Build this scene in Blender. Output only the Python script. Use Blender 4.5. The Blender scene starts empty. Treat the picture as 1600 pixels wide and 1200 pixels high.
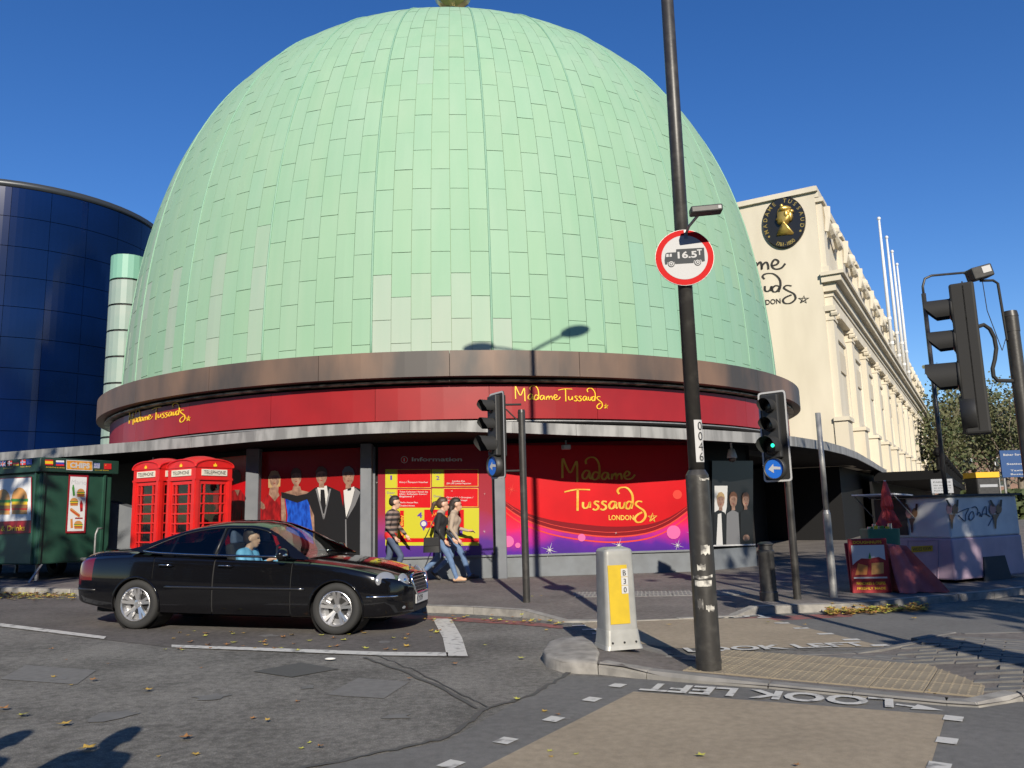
import bpy, bmesh, math, random
from mathutils import Vector, Matrix, noise
random.seed(7)
R = math.radians
scene = bpy.context.scene
C = scene.collection
# ------------------------------------------------------------------ camera, sky, sun, exposure
FPX, EYE, PITCH, ROLL = 1244.0, 1.5, R(9.2), R(1.5)
f_ = Vector((0, math.cos(PITCH), math.sin(PITCH))); r_ = Vector((1, 0, 0)); u_ = r_.cross(f_)
CR = r_*math.cos(ROLL) - u_*math.sin(ROLL); CU = r_*math.sin(ROLL) + u_*math.cos(ROLL)
CAM = Vector((0, 0, EYE))
cd = bpy.data.cameras.new('camera'); cam = bpy.data.objects.new('camera', cd); C.objects.link(cam)
cam.matrix_world = Matrix(((CR.x, CU.x, -f_.x, 0), (CR.y, CU.y, -f_.y, 0), (CR.z, CU.z, -f_.z, EYE), (0, 0, 0, 1)))
cd.sensor_width = 36; cd.lens = FPX*36/1600; cd.clip_end = 2000; cd.clip_start = .05
scene.camera = cam
SUN_EL, SUN_AZ = R(26.5), math.atan2(.125, -.992)
w = bpy.data.worlds.new('World'); scene.world = w; w.use_nodes = True
nt = w.node_tree; bg = nt.nodes['Background']
sk = nt.nodes.new('ShaderNodeTexSky'); sk.sky_type = 'NISHITA'; sk.sun_disc = False
sk.sun_elevation = SUN_EL; sk.sun_rotation = SUN_AZ; sk.altitude = 50; sk.air_density = 1.0; sk.dust_density = .0; sk.ozone_density = 4.0
hs = nt.nodes.new('ShaderNodeHueSaturation'); hs.inputs['Saturation'].default_value = 1.24; hs.inputs['Hue'].default_value = .512
nt.links.new(sk.outputs[0], hs.inputs['Color']); nt.links.new(hs.outputs[0], bg.inputs[0]); bg.inputs[1].default_value = .105
sd = bpy.data.lights.new('sun', 'SUN'); so = bpy.data.objects.new('sun', sd); C.objects.link(so)
sd.energy = 5.0; sd.angle = R(.5); sd.color = (1, .915, .775)
sdir = Vector((math.sin(SUN_AZ)*math.cos(SUN_EL), math.cos(SUN_AZ)*math.cos(SUN_EL), math.sin(SUN_EL)))
so.rotation_euler = sdir.to_track_quat('Z', 'Y').to_euler(); so.location = (0, -20, 30)
vs = scene.view_settings; vs.view_transform = 'Standard'; vs.look = 'None'; vs.exposure = 0.35; vs.gamma = 1
# ------------------------------------------------------------------ picture geometry -> places
def ray(x, y): return (f_ + CR*((x-800)/FPX) + CU*((600-y)/FPX))
def gz(x):
    return 0.0 if x > -1.5 else (.3125 if x < -14 else .025*(-1.5-x))
def G(x, y, dz=0.0):
    z = dz
    for _ in range(12):
        d = ray(x, y); p = CAM + d*((z-EYE)/d.z); z = gz(p.x)+dz
    return p
def AT(x, y, Y):
    d = ray(x, y); return CAM + d*(Y/d.y)
def AZ(x, y, z):
    d = ray(x, y); return CAM + d*((z-EYE)/d.z)
def PROJ(p):
    v = Vector(p)-CAM; k = v.dot(f_); return 800+FPX*v.dot(CR)/k, 600-FPX*v.dot(CU)/k, k
# ------------------------------------------------------------------ materials
def lin(c): c /= 255; return c/12.92 if c <= .04045 else ((c+.055)/1.055)**2.4
def S(r, g, b, k=1.0): return (lin(r)*k, lin(g)*k, lin(b)*k)
MATS = {}
def mat(name, col, rough=.6, metal=0., col2=None, scale=4., detail=4, bump=0., bscale=60., spec=.5, coat=0., emit=0., lo=.35, hi=.65, attr=None, stretch=None, bdist=.01):
    if name in MATS: return MATS[name]
    m = bpy.data.materials.new(name); m.use_nodes = True; n = m.node_tree.nodes; L = m.node_tree.links
    b = n['Principled BSDF']; b.inputs['Roughness'].default_value = rough; b.inputs['Metallic'].default_value = metal
    b.inputs['Specular IOR Level'].default_value = spec; b.inputs['Coat Weight'].default_value = coat
    b.inputs['Base Color'].default_value = (*col, 1)
    tc = n.new('ShaderNodeTexCoord'); vec = tc.outputs['Object']
    if stretch:
        mp = n.new('ShaderNodeMapping'); mp.inputs['Scale'].default_value = stretch; L.new(vec, mp.inputs[0]); vec = mp.outputs[0]
    out = None
    if col2 is not None:
        t = n.new('ShaderNodeTexNoise'); t.inputs['Scale'].default_value = scale; t.inputs['Detail'].default_value = detail; L.new(vec, t.inputs[0])
        mr = n.new('ShaderNodeMapRange'); mr.inputs[1].default_value = lo; mr.inputs[2].default_value = hi; L.new(t.outputs['Fac'], mr.inputs[0])
        mx = n.new('ShaderNodeMix'); mx.data_type = 'RGBA'; mx.inputs[6].default_value = (*col, 1); mx.inputs[7].default_value = (*col2, 1)
        L.new(mr.outputs[0], mx.inputs[0]); out = mx.outputs[2]
    if attr:
        a = n.new('ShaderNodeAttribute'); a.attribute_name = attr
        mu = n.new('ShaderNodeMix'); mu.data_type = 'RGBA'; mu.blend_type = 'MULTIPLY'; mu.inputs[0].default_value = 1
        if out: L.new(out, mu.inputs[6])
        else: mu.inputs[6].default_value = (*col, 1)
        L.new(a.outputs['Color'], mu.inputs[7]); out = mu.outputs[2]
    if out: L.new(out, b.inputs['Base Color'])
    if bump:
        t2 = n.new('ShaderNodeTexNoise'); t2.inputs['Scale'].default_value = bscale; t2.inputs['Detail'].default_value = 3; L.new(vec, t2.inputs[0])
        bp = n.new('ShaderNodeBump'); bp.inputs['Strength'].default_value = bump; bp.inputs['Distance'].default_value = bdist
        L.new(t2.outputs['Fac'], bp.inputs['Height']); L.new(bp.outputs[0], b.inputs['Normal'])
    if emit:
        b.inputs['Emission Color'].default_value = (*col, 1); b.inputs['Emission Strength'].default_value = emit
    MATS[name] = m; return m
def glass(name, tint, rough=.02, ior=1.5):
    m = bpy.data.materials.new(name); m.use_nodes = True; n = m.node_tree.nodes; L = m.node_tree.links
    for x in list(n): n.remove(x)
    o = n.new('ShaderNodeOutputMaterial'); t = n.new('ShaderNodeBsdfTransparent'); t.inputs[0].default_value = (*tint, 1)
    g = n.new('ShaderNodeBsdfGlossy'); g.inputs['Roughness'].default_value = rough; g.inputs[0].default_value = (1, 1, 1, 1)
    lw = n.new('ShaderNodeLayerWeight'); lw.inputs[0].default_value = .5; pw = n.new('ShaderNodeMath'); pw.operation = 'POWER'; L.new(lw.outputs['Facing'], pw.inputs[0]); pw.inputs[1].default_value = 4.0
    fr = n.new('ShaderNodeMath'); fr.operation = 'MULTIPLY_ADD'; L.new(pw.outputs[0], fr.inputs[0]); fr.inputs[1].default_value = .75; fr.inputs[2].default_value = .05
    mx = n.new('ShaderNodeMixShader'); L.new(fr.outputs[0], mx.inputs[0]); L.new(t.outputs[0], mx.inputs[1]); L.new(g.outputs[0], mx.inputs[2]); L.new(mx.outputs[0], o.inputs[0])
    MATS[name] = m; return m
def asphalt(name, base, light, speck=.5, sscale=220, patch=.6, rough=.9):
    m = bpy.data.materials.new(name); m.use_nodes = True; n = m.node_tree.nodes; L = m.node_tree.links; b = n['Principled BSDF']
    tc = n.new('ShaderNodeTexCoord'); vec = tc.outputs['Object']
    v = n.new('ShaderNodeTexVoronoi'); v.inputs['Scale'].default_value = sscale; L.new(vec, v.inputs['Vector'])
    pw = n.new('ShaderNodeSeparateColor'); L.new(v.outputs['Color'], pw.inputs[0])
    mr = n.new('ShaderNodeMapRange'); mr.inputs[1].default_value = .55; mr.inputs[2].default_value = 1; mr.inputs[4].default_value = speck; L.new(pw.outputs[0], mr.inputs[0])
    t = n.new('ShaderNodeTexNoise'); t.inputs['Scale'].default_value = .9; t.inputs['Detail'].default_value = 6; L.new(vec, t.inputs[0])
    t3 = n.new('ShaderNodeTexNoise'); t3.inputs['Scale'].default_value = 14; t3.inputs['Detail'].default_value = 5; L.new(vec, t3.inputs[0])
    ad = n.new('ShaderNodeMath'); ad.operation = 'ADD'; L.new(t.outputs['Fac'], ad.inputs[0]); L.new(t3.outputs['Fac'], ad.inputs[1])
    m2 = n.new('ShaderNodeMapRange'); m2.inputs[1].default_value = .75; m2.inputs[2].default_value = 1.25; m2.inputs[3].default_value = 1-patch*.5; m2.inputs[4].default_value = 1+patch*.5; L.new(ad.outputs[0], m2.inputs[0])
    mx = n.new('ShaderNodeMix'); mx.data_type = 'RGBA'; mx.inputs[6].default_value = (*base, 1); mx.inputs[7].default_value = (*light, 1); L.new(mr.outputs[0], mx.inputs[0])
    sc = n.new('ShaderNodeVectorMath'); sc.operation = 'SCALE'; L.new(mx.outputs[2], sc.inputs[0]); L.new(m2.outputs[0], sc.inputs['Scale'])
    L.new(sc.outputs[0], b.inputs['Base Color']); b.inputs['Roughness'].default_value = rough; b.inputs['Specular IOR Level'].default_value = .25
    bp = n.new('ShaderNodeBump'); bp.inputs['Strength'].default_value = .5; bp.inputs['Distance'].default_value = .006
    L.new(v.outputs['Distance'], bp.inputs['Height']); L.new(bp.outputs[0], b.inputs['Normal'])
    MATS[name] = m; return m
# ------------------------------------------------------------------ mesh building
class MB:
    def __init__(s): s.v = []; s.f = []; s.m = []; s.c = None
    def add(s, vs, fs, mi=0):
        o = len(s.v); s.v += [tuple(v) for v in vs]; s.f += [tuple(i+o for i in f) for f in fs]; s.m += [mi]*len(fs); return s
    def box(s, c, d, mi=0, M=None):
        x, y, z = d[0]/2, d[1]/2, d[2]/2
        vs = [Vector((a*x, b*y, e*z)) for a in (-1, 1) for b in (-1, 1) for e in (-1, 1)]
        if M is not None: vs = [M @ v for v in vs]
        c = Vector(c)
        return s.add([v+c for v in vs], [(0, 1, 3, 2), (4, 6, 7, 5), (0, 4, 5, 1), (2, 3, 7, 6), (0, 2, 6, 4), (1, 5, 7, 3)], mi)
    def tube(s, pts, rad, n=8, mi=0, cap=True, flat=None):
        pts = [Vector(p) for p in pts]
        if not hasattr(rad, '__len__'): rad = [rad]*len(pts)
        o = len(s.v); ref = None
        for i, p in enumerate(pts):
            t = (pts[min(i+1, len(pts)-1)]-pts[max(i-1, 0)]).normalized()
            if ref is None: ref = Vector((0, 0, 1)) if abs(t.z) < .9 else Vector((1, 0, 0))
            a = (ref-t*ref.dot(t)).normalized(); ref = a; b = t.cross(a)
            for k in range(n):
                an = 2*math.pi*k/n; s.v.append(tuple(p+(a*math.cos(an)+b*math.sin(an))*rad[i]))
        for i in range(len(pts)-1):
            for k in range(n):
                s.f.append((o+i*n+k, o+i*n+(k+1) % n, o+(i+1)*n+(k+1) % n, o+(i+1)*n+k)); s.m.append(mi)
        if cap:
            s.f.append(tuple(o+k for k in range(n))[::-1]); s.m.append(mi)
            e = o+(len(pts)-1)*n; s.f.append(tuple(e+k for k in range(n))); s.m.append(mi)
        return s
    def lathe(s, prof, n=16, mi=0, M=None, a0=0., a1=2*math.pi):
        full = abs(a1-a0-2*math.pi) < 1e-6; o = len(s.v); k = n if full else n+1
        for (r, z) in prof:
            for i in range(k):
                a = a0+(a1-a0)*i/n; v = Vector((r*math.cos(a), r*math.sin(a), z)); s.v.append(tuple(M @ v if M is not None else v))
        for j in range(len(prof)-1):
            for i in range(n):
                i2 = (i+1) % k; s.f.append((o+j*k+i, o+j*k+i2, o+(j+1)*k+i2, o+(j+1)*k+i)); s.m.append(mi)
        return s
    def prism(s, pts, d, mi=0, back=True):
        pts = [Vector(p) for p in pts]; d = Vector(d); n = len(pts)
        fs = [tuple(range(n))]
        if back: fs += [tuple(range(2*n-1, n-1, -1))] + [(i, i+n, (i+1) % n+n, (i+1) % n) for i in range(n)]
        return s.add(pts+([p+d for p in pts] if back else []), fs, mi)
    def ell(s, c, r, mi=0, nu=12, nv=8, M=None):
        o = len(s.v); c = Vector(c)
        for j in range(nv+1):
            ph = math.pi*j/nv
            for i in range(nu):
                a = 2*math.pi*i/nu; v = Vector((r[0]*math.sin(ph)*math.cos(a), r[1]*math.sin(ph)*math.sin(a), r[2]*math.cos(ph)))
                s.v.append(tuple(c+(M @ v if M is not None else v)))
        for j in range(nv):
            for i in range(nu):
                s.f.append((o+j*nu+i, o+(j+1)*nu+i, o+(j+1)*nu+(i+1) % nu, o+j*nu+(i+1) % nu)); s.m.append(mi)
        return s
    def disc(s, c, r, nrm, n=20, mi=0, up=Vector((0, 0, 1)), ry=None):
        c = Vector(c); nrm = Vector(nrm).normalized(); a = (up-nrm*up.dot(nrm)).normalized(); b = a.cross(nrm)
        return s.add([c+b*r*math.cos(2*math.pi*i/n)+a*(ry or r)*math.sin(2*math.pi*i/n) for i in range(n)], [tuple(range(n))], mi)
    def build(s, name, mats, parent=None, smooth=False, world=False):
        me = bpy.data.meshes.new(name); me.from_pydata(s.v, [], s.f)
        if not isinstance(mats, (list, tuple)): mats = [mats]
        for m in mats: me.materials.append(MATS[m] if isinstance(m, str) else m)
        if len(mats) > 1: me.polygons.foreach_set('material_index', s.m)
        if smooth: me.polygons.foreach_set('use_smooth', [True]*len(me.polygons))
        me.update()
        return link(name, me, parent, world)
def link(name, me, parent=None, world=False):
    o = bpy.data.objects.new(name, me); C.objects.link(o)
    if parent is not None:
        o.parent = parent
        if world: o.matrix_parent_inverse = Matrix.Translation(-wloc(parent))
    return o
def wloc(p):
    l = Vector(p.location)
    while p.parent is not None:
        # parts keep their own origin at the thing's origin
        if p.matrix_parent_inverse != Matrix.Identity(4): return Vector((0, 0, 0))
        p = p.parent; l = l+Vector(p.location)
    return l
def tag(o, label=None, cat=None, group=None, kind=None):
    if label: o['label'] = label
    if cat: o['category'] = cat
    if group: o['group'] = group
    if kind: o['kind'] = kind
    return o
def thing(name, label, cat, loc=(0, 0, 0), rz=0, group=None):
    o = bpy.data.objects.new(name, None); C.objects.link(o); o.location = loc; o.rotation_euler = (0, 0, rz); o.empty_display_size = .2
    return tag(o, label, cat, group)
def copy_tree(o, parent=None):
    c = o.copy(); C.objects.link(c)
    if parent is not None: c.parent = parent
    for ch in list(o.children): copy_tree(ch, c)
    return c
def rotz(a): return Matrix.Rotation(a, 3, 'Z')
def smooth_by_angle(o, ang=40):
    me = o.data; bm = bmesh.new(); bm.from_mesh(me)
    for e in bm.edges:
        e.smooth = len(e.link_faces) == 2 and e.calc_face_angle(0) < R(ang)
    for f in bm.faces: f.smooth = True
    bm.to_mesh(me); bm.free(); return o
def bevel(o, w=.01, seg=2):
    me = o.data; bm = bmesh.new(); bm.from_mesh(me); bmesh.ops.remove_doubles(bm, verts=bm.verts, dist=1e-5)
    es = [e for e in bm.edges if len(e.link_faces) == 2 and e.calc_face_angle(0) > R(35)]
    bmesh.ops.bevel(bm, geom=es, offset=w, segments=seg, affect='EDGES', profile=.5, clamp_overlap=True)
    bm.to_mesh(me); bm.free(); return o
# ------------------------------------------------------------------ lettering
_tx = {}
def text2d(s, bold=0.0):
    k = (s, bold)
    if k in _tx: return _tx[k]
    cu = bpy.data.curves.new('t', 'FONT'); cu.body = s; cu.resolution_u = 3; cu.offset = bold; cu.fill_mode = 'FRONT'
    o = bpy.data.objects.new('t', cu); me = o.to_mesh()
    vs = [(v.co.x, v.co.y) for v in me.vertices]; fs = [tuple(p.vertices) for p in me.polygons]
    o.to_mesh_clear(); bpy.data.objects.remove(o); bpy.data.curves.remove(cu)
    x0 = min(v[0] for v in vs); x1 = max(v[0] for v in vs)
    _tx[k] = ([((x-x0), y) for x, y in vs], fs, x1-x0); return _tx[k]
def put_text(mb, s, O, ex, ey, mi=0, bold=0., width=None):
    """O baseline-left point, ex unit right, ey unit up scaled so that 1 = font size"""
    vs, fs, W = text2d(s, bold)
    kx = (width/W) if width else ey.length
    mb.add([O+ex*(x*kx)+ey*y for x, y in vs], fs, mi)
GLY = {  # traced strokes of the hand-written name, units of a 5x enlargement
 'Madame': [[(529,326),(530,224),(548,262),(570,298),(590,262),(604,238),(606,290),(607,346)],
   [(674,292),(652,286),(634,308),(638,328),(656,326),(672,296),(671,322),(682,331)],
   [(654,252),(652,232),(672,217),(700,220),(720,250),(724,300),(718,330)],[(724,302),(700,294),(685,316),(692,333),(710,330),(723,304)],
   [(771,302),(750,297),(735,316),(742,332),(757,328),(770,302),(769,322),(778,331)],
   [(789,333),(789,303),(790,318),(806,301),(812,315),(813,333),(815,316),(831,302),(839,315),(840,333)],
   [(853,318),(874,312),(882,299),(868,290),(855,305),(856,322),(870,332),(894,327),(910,308)]],
 'Tussauds': [[(893,252),(950,240),(1018,241)],[(958,239),(957,345)],
   [(984,302),(984,325),(996,333),(1011,322),(1017,302),(1017,330)],
   [(1062,301),(1047,298),(1040,308),(1056,320),(1058,332),(1044,341),(1031,335)],
   [(1099,301),(1084,298),(1077,308),(1093,320),(1095,332),(1081,341),(1068,335)],
   [(1146,304),(1126,299),(1111,317),(1117,334),(1132,330),(1145,304),(1144,324),(1152,333)],
   [(1162,302),(1162,325),(1172,333),(1184,322),(1189,302),(1189,330)],
   [(1160,262),(1152,246),(1166,231),(1198,232),(1222,262),(1226,300),(1218,335)],[(1224,305),(1206,299),(1192,317),(1197,334),(1211,332),(1223,306)],
   [(1272,301),(1252,298),(1240,312),(1256,328),(1281,346),(1288,374),(1269,399),(1246,401),(1236,384),(1248,366),(1272,352)],
   [(1309,398),(1323,356),(1333,398),(1301,372),(1343,370),(1309,398)]]}
def crom(p, n=5):
    q = [p[0]]+list(p)+[p[-1]]; out = []
    for i in range(1, len(q)-2):
        for k in range(n):
            t = k/n; a, b, c, d = q[i-1], q[i], q[i+1], q[i+2]
            out.append(tuple(.5*((2*b[j])+(-a[j]+c[j])*t+(2*a[j]-5*b[j]+4*c[j]-d[j])*t*t+(-a[j]+3*b[j]-3*c[j]+d[j])*t**3) for j in range(2)))
    out.append(p[-1]); return out
def script_word(mb, word, fn, wid=7.5, th=.012, mi=0):
    """fn(u, v, h) -> point; u to the right, v up, glyph units; h height above the surface"""
    for st in GLY[word]:
        straight = len(st) == 6 and st[0] == st[-1]
        pl = st if straight or len(st) == 2 else crom(st, 4)
        pl = [(x, -y) for x, y in pl]; L_, R_ = [], []
        for i, (x, y) in enumerate(pl):
            a = pl[max(0, i-1)]; b = pl[min(len(pl)-1, i+1)]; dx, dy = b[0]-a[0], b[1]-a[1]; l = math.hypot(dx, dy) or 1
            w_ = wid*(.62 if straight else 1)*(.55+.45*abs(dy)/l)/2
            L_.append((x-dy/l*w_, y+dx/l*w_)); R_.append((x+dy/l*w_, y-dx/l*w_))
        n = len(pl); vs = [fn(*p, th) for p in L_]+[fn(*p, th) for p in R_]+[fn(*p, 0) for p in L_]+[fn(*p, 0) for p in R_]
        fs = []
        for i in range(n-1): fs += [(i, n+i, n+i+1, i+1), (i, i+1, 2*n+i+1, 2*n+i), (n+i, 3*n+i, 3*n+i+1, n+i+1)]
        fs += [(0, 2*n, 3*n, n), (n-1, 2*n-1, 4*n-1, 3*n-1)]
        mb.add(vs, fs, mi)
class Wall:
    """an upright plane through o running along xd (horizontal); prints and fittings are laid out on it"""
    def __init__(s, o, xd):
        s.o = Vector(o); s.x = Vector((xd[0], xd[1], 0)).normalized(); s.n = Vector((s.x.y, -s.x.x, 0)); s.z = Vector((0, 0, 1))
    def hit(s, px, py, off=0.):
        d = ray(px, py); t = (s.o-CAM).dot(s.n)/d.dot(s.n); return CAM+d*t+s.n*off
    def P(s, a, z, off=0.): return Vector((s.o.x, s.o.y, 0))+s.x*a+s.z*z+s.n*off
    def uv(s, px, py): p = s.hit(px, py); return (p-s.o).dot(s.x), p.z
    def poly(s, mb, pts, off, mi=0): mb.add([s.hit(x, y, off) for x, y in pts], [tuple(range(len(pts)))], mi)
    def text(s, mb, t, p0, p1, hpx, off, mi=0, bold=0.):
        a = s.hit(*p0, off); b = s.hit(*p1, off); h = (s.hit(p0[0], p0[1]-hpx, off)-a).length/.73
        put_text(mb, t, a, (b-a).normalized(), s.z*h, mi, bold, (b-a).length)
def ellpts(cx, cy, rx, ry, n=20): return [(cx+rx*math.cos(2*math.pi*i/n), cy+ry*math.sin(2*math.pi*i/n)) for i in range(n)]
# ------------------------------------------------------------------ shared materials
asphalt('road_asphalt', (.128, .122, .112), (.26, .248, .222), .65, 150, .7)
asphalt('patch_asphalt', (.14, .137, .132), (.21, .205, .19), .5, 260, .3)
asphalt('bay_asphalt', (.105, .096, .090), (.18, .165, .15), .5, 240, .5)
asphalt('pavement_asphalt', (.145, .130, .120), (.24, .22, .20), .5, 300, .5)
asphalt('buff_surface', (.29, .24, .175), (.38, .32, .24), .6, 260, .3)
mat('tar', (.075, .072, .069), .7, bump=.3, bscale=50)
mat('white_line', (.50, .49, .46), .75, col2=(.20, .195, .185), scale=11, detail=9, lo=.54, hi=.68, bump=.2, bscale=200)
mat('red_line', (.26, .085, .075), .85, col2=(.13, .075, .07), scale=6, lo=.4, hi=.6)
mat('kerb_granite', (.30, .285, .26), .85, col2=(.19, .18, .165), scale=7, detail=7, bump=.4, bscale=80)
mat('slab_grey', (.23, .22, .205), .85, col2=(.16, .155, .145), scale=5, detail=6, bump=.3, bscale=120)
mat('block_paver', (.17, .165, .155), .85, col2=(.115, .11, .105), scale=5, detail=6, bump=.3, bscale=120)
mat('buff_slab', (.27, .225, .155), .85, col2=(.21, .175, .125), scale=3, detail=7, bump=.3, bscale=150)
mat('joint_dark', (.05, .047, .042), .95)
mat('copper_green', (.232, .385, .256), .65, col2=(.262, .40, .275), scale=2.2, detail=8, stretch=(1, 1, .12), attr='tint', spec=.3, bump=.12, bscale=3, lo=.3, hi=.7)
mat('copper_joint', (.15, .215, .11), .8)
mat('rib_green', (.18, .34, .235), .6, col2=(.21, .36, .25), scale=3)
mat('copper_brown', (.20, .125, .085), .55, .2, col2=(.06, .054, .05), scale=.55, detail=7, lo=.38, hi=.62, stretch=(1, 1, .35))
mat('black_gap', (.012, .012, .012), .6)
mat('fascia_red', (.27, .013, .016), .4, col2=(.235, .012, .015), scale=1.5, coat=.1, spec=.3)
mat('gold_letter', (.80, .52, .02), .4)
mat('lead_edge', (.17, .17, .168), .65, .2, col2=(.28, .28, .275), scale=5, detail=6, stretch=(1, 1, .2), lo=.4, hi=.6)
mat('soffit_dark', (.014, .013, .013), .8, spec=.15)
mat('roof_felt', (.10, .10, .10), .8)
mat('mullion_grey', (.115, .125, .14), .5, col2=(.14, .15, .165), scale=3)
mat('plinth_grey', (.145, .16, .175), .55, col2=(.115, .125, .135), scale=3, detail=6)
mat('shade_black', (.012, .012, .013), .6, spec=.15)  # near-black colour carries the shade under the canopy
mat('cream', (.60, .545, .435), .75, col2=(.51, .46, .36), scale=.8, detail=9, bump=.08, bscale=2.5, stretch=(1, 1, .3))
mat('cream_deep', (.52, .455, .34), .8, col2=(.50, .44, .33), scale=.6, detail=6)  # slightly deeper cream for plaques and parapets
mat('slate', (.16, .16, .17), .7, col2=(.10, .10, .11), scale=8)
mat('white_paint', (.60, .60, .58), .5)
mat('black_paint', (.018, .018, .019), .5, col2=(.034, .033, .032), scale=14, bump=.05, bscale=30)
mat('pole_black', (.030, .028, .026), .42, col2=(.055, .052, .047), scale=9, detail=6, bump=.08, bscale=40, lo=.5, hi=.75)
mat('signal_black', (.024, .024, .024), .5, bump=.08, bscale=200)
mat('hood_grey', (.028, .028, .028), .65, spec=.2)
mat('galv', (.33, .33, .32), .5, .5, col2=(.25, .25, .25), scale=12)
mat('sign_white', (.46, .46, .46), .6, spec=.15)
mat('sign_red', (.46, .012, .012), .6, spec=.08)
mat('sign_blue', (.015, .13, .55), .4)
mat('sign_dark', (.055, .06, .065), .6, spec=.1)
mat('green_lamp', (.02, .75, .38), .3, emit=2.2)
mat('lens_dark', (.015, .012, .012), .2)
mat('yellow_panel', (.52, .36, .012), .6, col2=(.46, .32, .012), scale=9)
mat('alu_box', (.38, .38, .36), .42, .25, col2=(.31, .31, .295), scale=6, detail=7)
mat('chrome', (.75, .75, .76), .12, 1.)
mat('alloy', (.62, .62, .63), .28, .85)
mat('rubber', (.022, .022, .022), .8, bump=.1, bscale=90)
mat('car_black', (.004, .004, .005), .10, 0, coat=.5, spec=.35)
mat('car_trim', (.015, .015, .016), .35)
mat('car_inner', (.012, .012, .013), .8)
mat('tail_red', (.10, .003, .005), .15, coat=.6)
mat('head_lens', (.30, .31, .33), .12, .4, coat=1)
mat('phone_red', (.60, .014, .012), .38, col2=(.52, .013, .012), scale=4, coat=.15)
mat('cream_sign', (.62, .58, .48), .5)
mat('ink', (.02, .02, .022), .6)
mat('stall_green', (.022, .075, .050), .42, col2=(.016, .058, .04), scale=2.5, bump=.04, bscale=8)
mat('stall_green_dark', (.013, .042, .03), .5)
mat('skin', (.50, .30, .21), .5)
mat('hair_dark', (.022, .014, .011), .6)
mat('hair_brown', (.06, .032, .02), .55)
mat('denim', (.11, .18, .31), .8, col2=(.085, .14, .25), scale=14)
mat('jeans_dark', (.065, .09, .15), .8, col2=(.05, .07, .12), scale=14)
mat('blue_shirt', (.16, .42, .66), .7)
mat('black_cloth', (.014, .014, .015), .85)
mat('beige_cloth', (.34, .27, .21), .85)
mat('tan_shoe', (.52, .33, .21), .6)
mat('dark_shoe', (.03, .025, .022), .6)
mat('bark', (.12, .095, .07), .9, col2=(.19, .16, .12), scale=6, bump=.4, bscale=20)
mat('leaf', (.075, .085, .032), .7, col2=(.11, .105, .045), scale=.35, lo=.4, hi=.6)
mat('leaf_dark', (.035, .055, .016), .7, col2=(.06, .075, .02), scale=.5)
mat('leaf_yellow', (.48, .30, .045), .75, col2=(.33, .15, .04), scale=.8)
mat('iron_black', (.004, .004, .0045), .7, spec=.15)
mat('trailer_white', (.66, .66, .65), .5, col2=(.50, .51, .52), scale=2, detail=7)
mat('trailer_pink', (.42, .31, .39), .5, col2=(.32, .24, .31), scale=2, detail=7)
mat('umbrella_red', (.50, .035, .03), .6)
mat('cover_pink', (.50, .12, .11), .65, col2=(.40, .09, .085), scale=5, bump=.4, bscale=7, bdist=.05)
mat('tub_green', (.03, .17, .10), .45)
mat('can_silver', (.7, .7, .7), .25, .9)
glass('glass_clear', (.72, .78, .76)); glass('glass_tint', (.14, .15, .15)); glass('glass_phone', (.55, .58, .58))
# ------------------------------------------------------------------ ground
CREASE = (-1.5, -14.0)
def sheet(name, poly, dz, m, parent=None, kind='structure', label=None, hfun=None):
    bm = bmesh.new(); fs = bm.faces.new([bm.verts.new((p[0], p[1], 0)) for p in poly]); bm.normal_update()
    if fs.normal.z < 0: bmesh.ops.reverse_faces(bm, faces=[fs])
    bmesh.ops.triangulate(bm, faces=bm.faces[:])
    for cx in CREASE:
        bmesh.ops.bisect_plane(bm, geom=bm.verts[:]+bm.edges[:]+bm.faces[:], plane_co=(cx, 0, 0), plane_no=(1, 0, 0))
    for v in bm.verts: v.co.z = gz(v.co.x)+(hfun(v.co) if hfun else dz)
    me = bpy.data.meshes.new(name); bm.to_mesh(me); bm.free(); me.materials.append(MATS[m])
    o = link(name, me, parent)
    if kind and parent is None: o['kind'] = kind
    if label: o['label'] = label
    return o
g2 = lambda x, y, dz=0.: G(x, y, dz).to_2d()
def strip(a, b, wd):
    a, b = Vector(a[:2]), Vector(b[:2]); d = (b-a).normalized(); n = Vector((-d.y, d.x))*wd/2
    return [a+n, a-n, b-n, b+n]
road = sheet('road', [(-600, -400), (600, -400), (600, 1500), (-600, 1500)], 0, 'road_asphalt')
# kerb line of the far pavement, left to right (world plan)
K = [Vector((-60, 27)), Vector((-22, 17.6)), g2(0, 927), g2(110, 929), Vector((-6, 13.55)), Vector((-3.2, 13.0)), g2(660, 957), g2(740, 960), g2(815, 965), g2(880, 973), g2(960, 973), g2(1060, 969), g2(1150, 965), g2(1185, 960), g2(1240, 958), g2(1300, 956), g2(1375, 951), g2(1440, 945), Vector((7.4, 12.75)), Vector((9.0, 13.7)), Vector((10.6, 15.3)), Vector((12.4, 18.2)), Vector((46, 76)), Vector((80, 135))]
PAVE_H = .11
def plevel(i):   # kerb upstand: dropped at the crossing
    return .025 if 9 <= i <= 12 else PAVE_H
def pave_h(co): 
    # surface height of the far pavement, ramping down to the dropped kerb
    if 0.2 < co.x < 3.0 and co.y < 12.6: return .022
    return PAVE_H-.004
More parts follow.
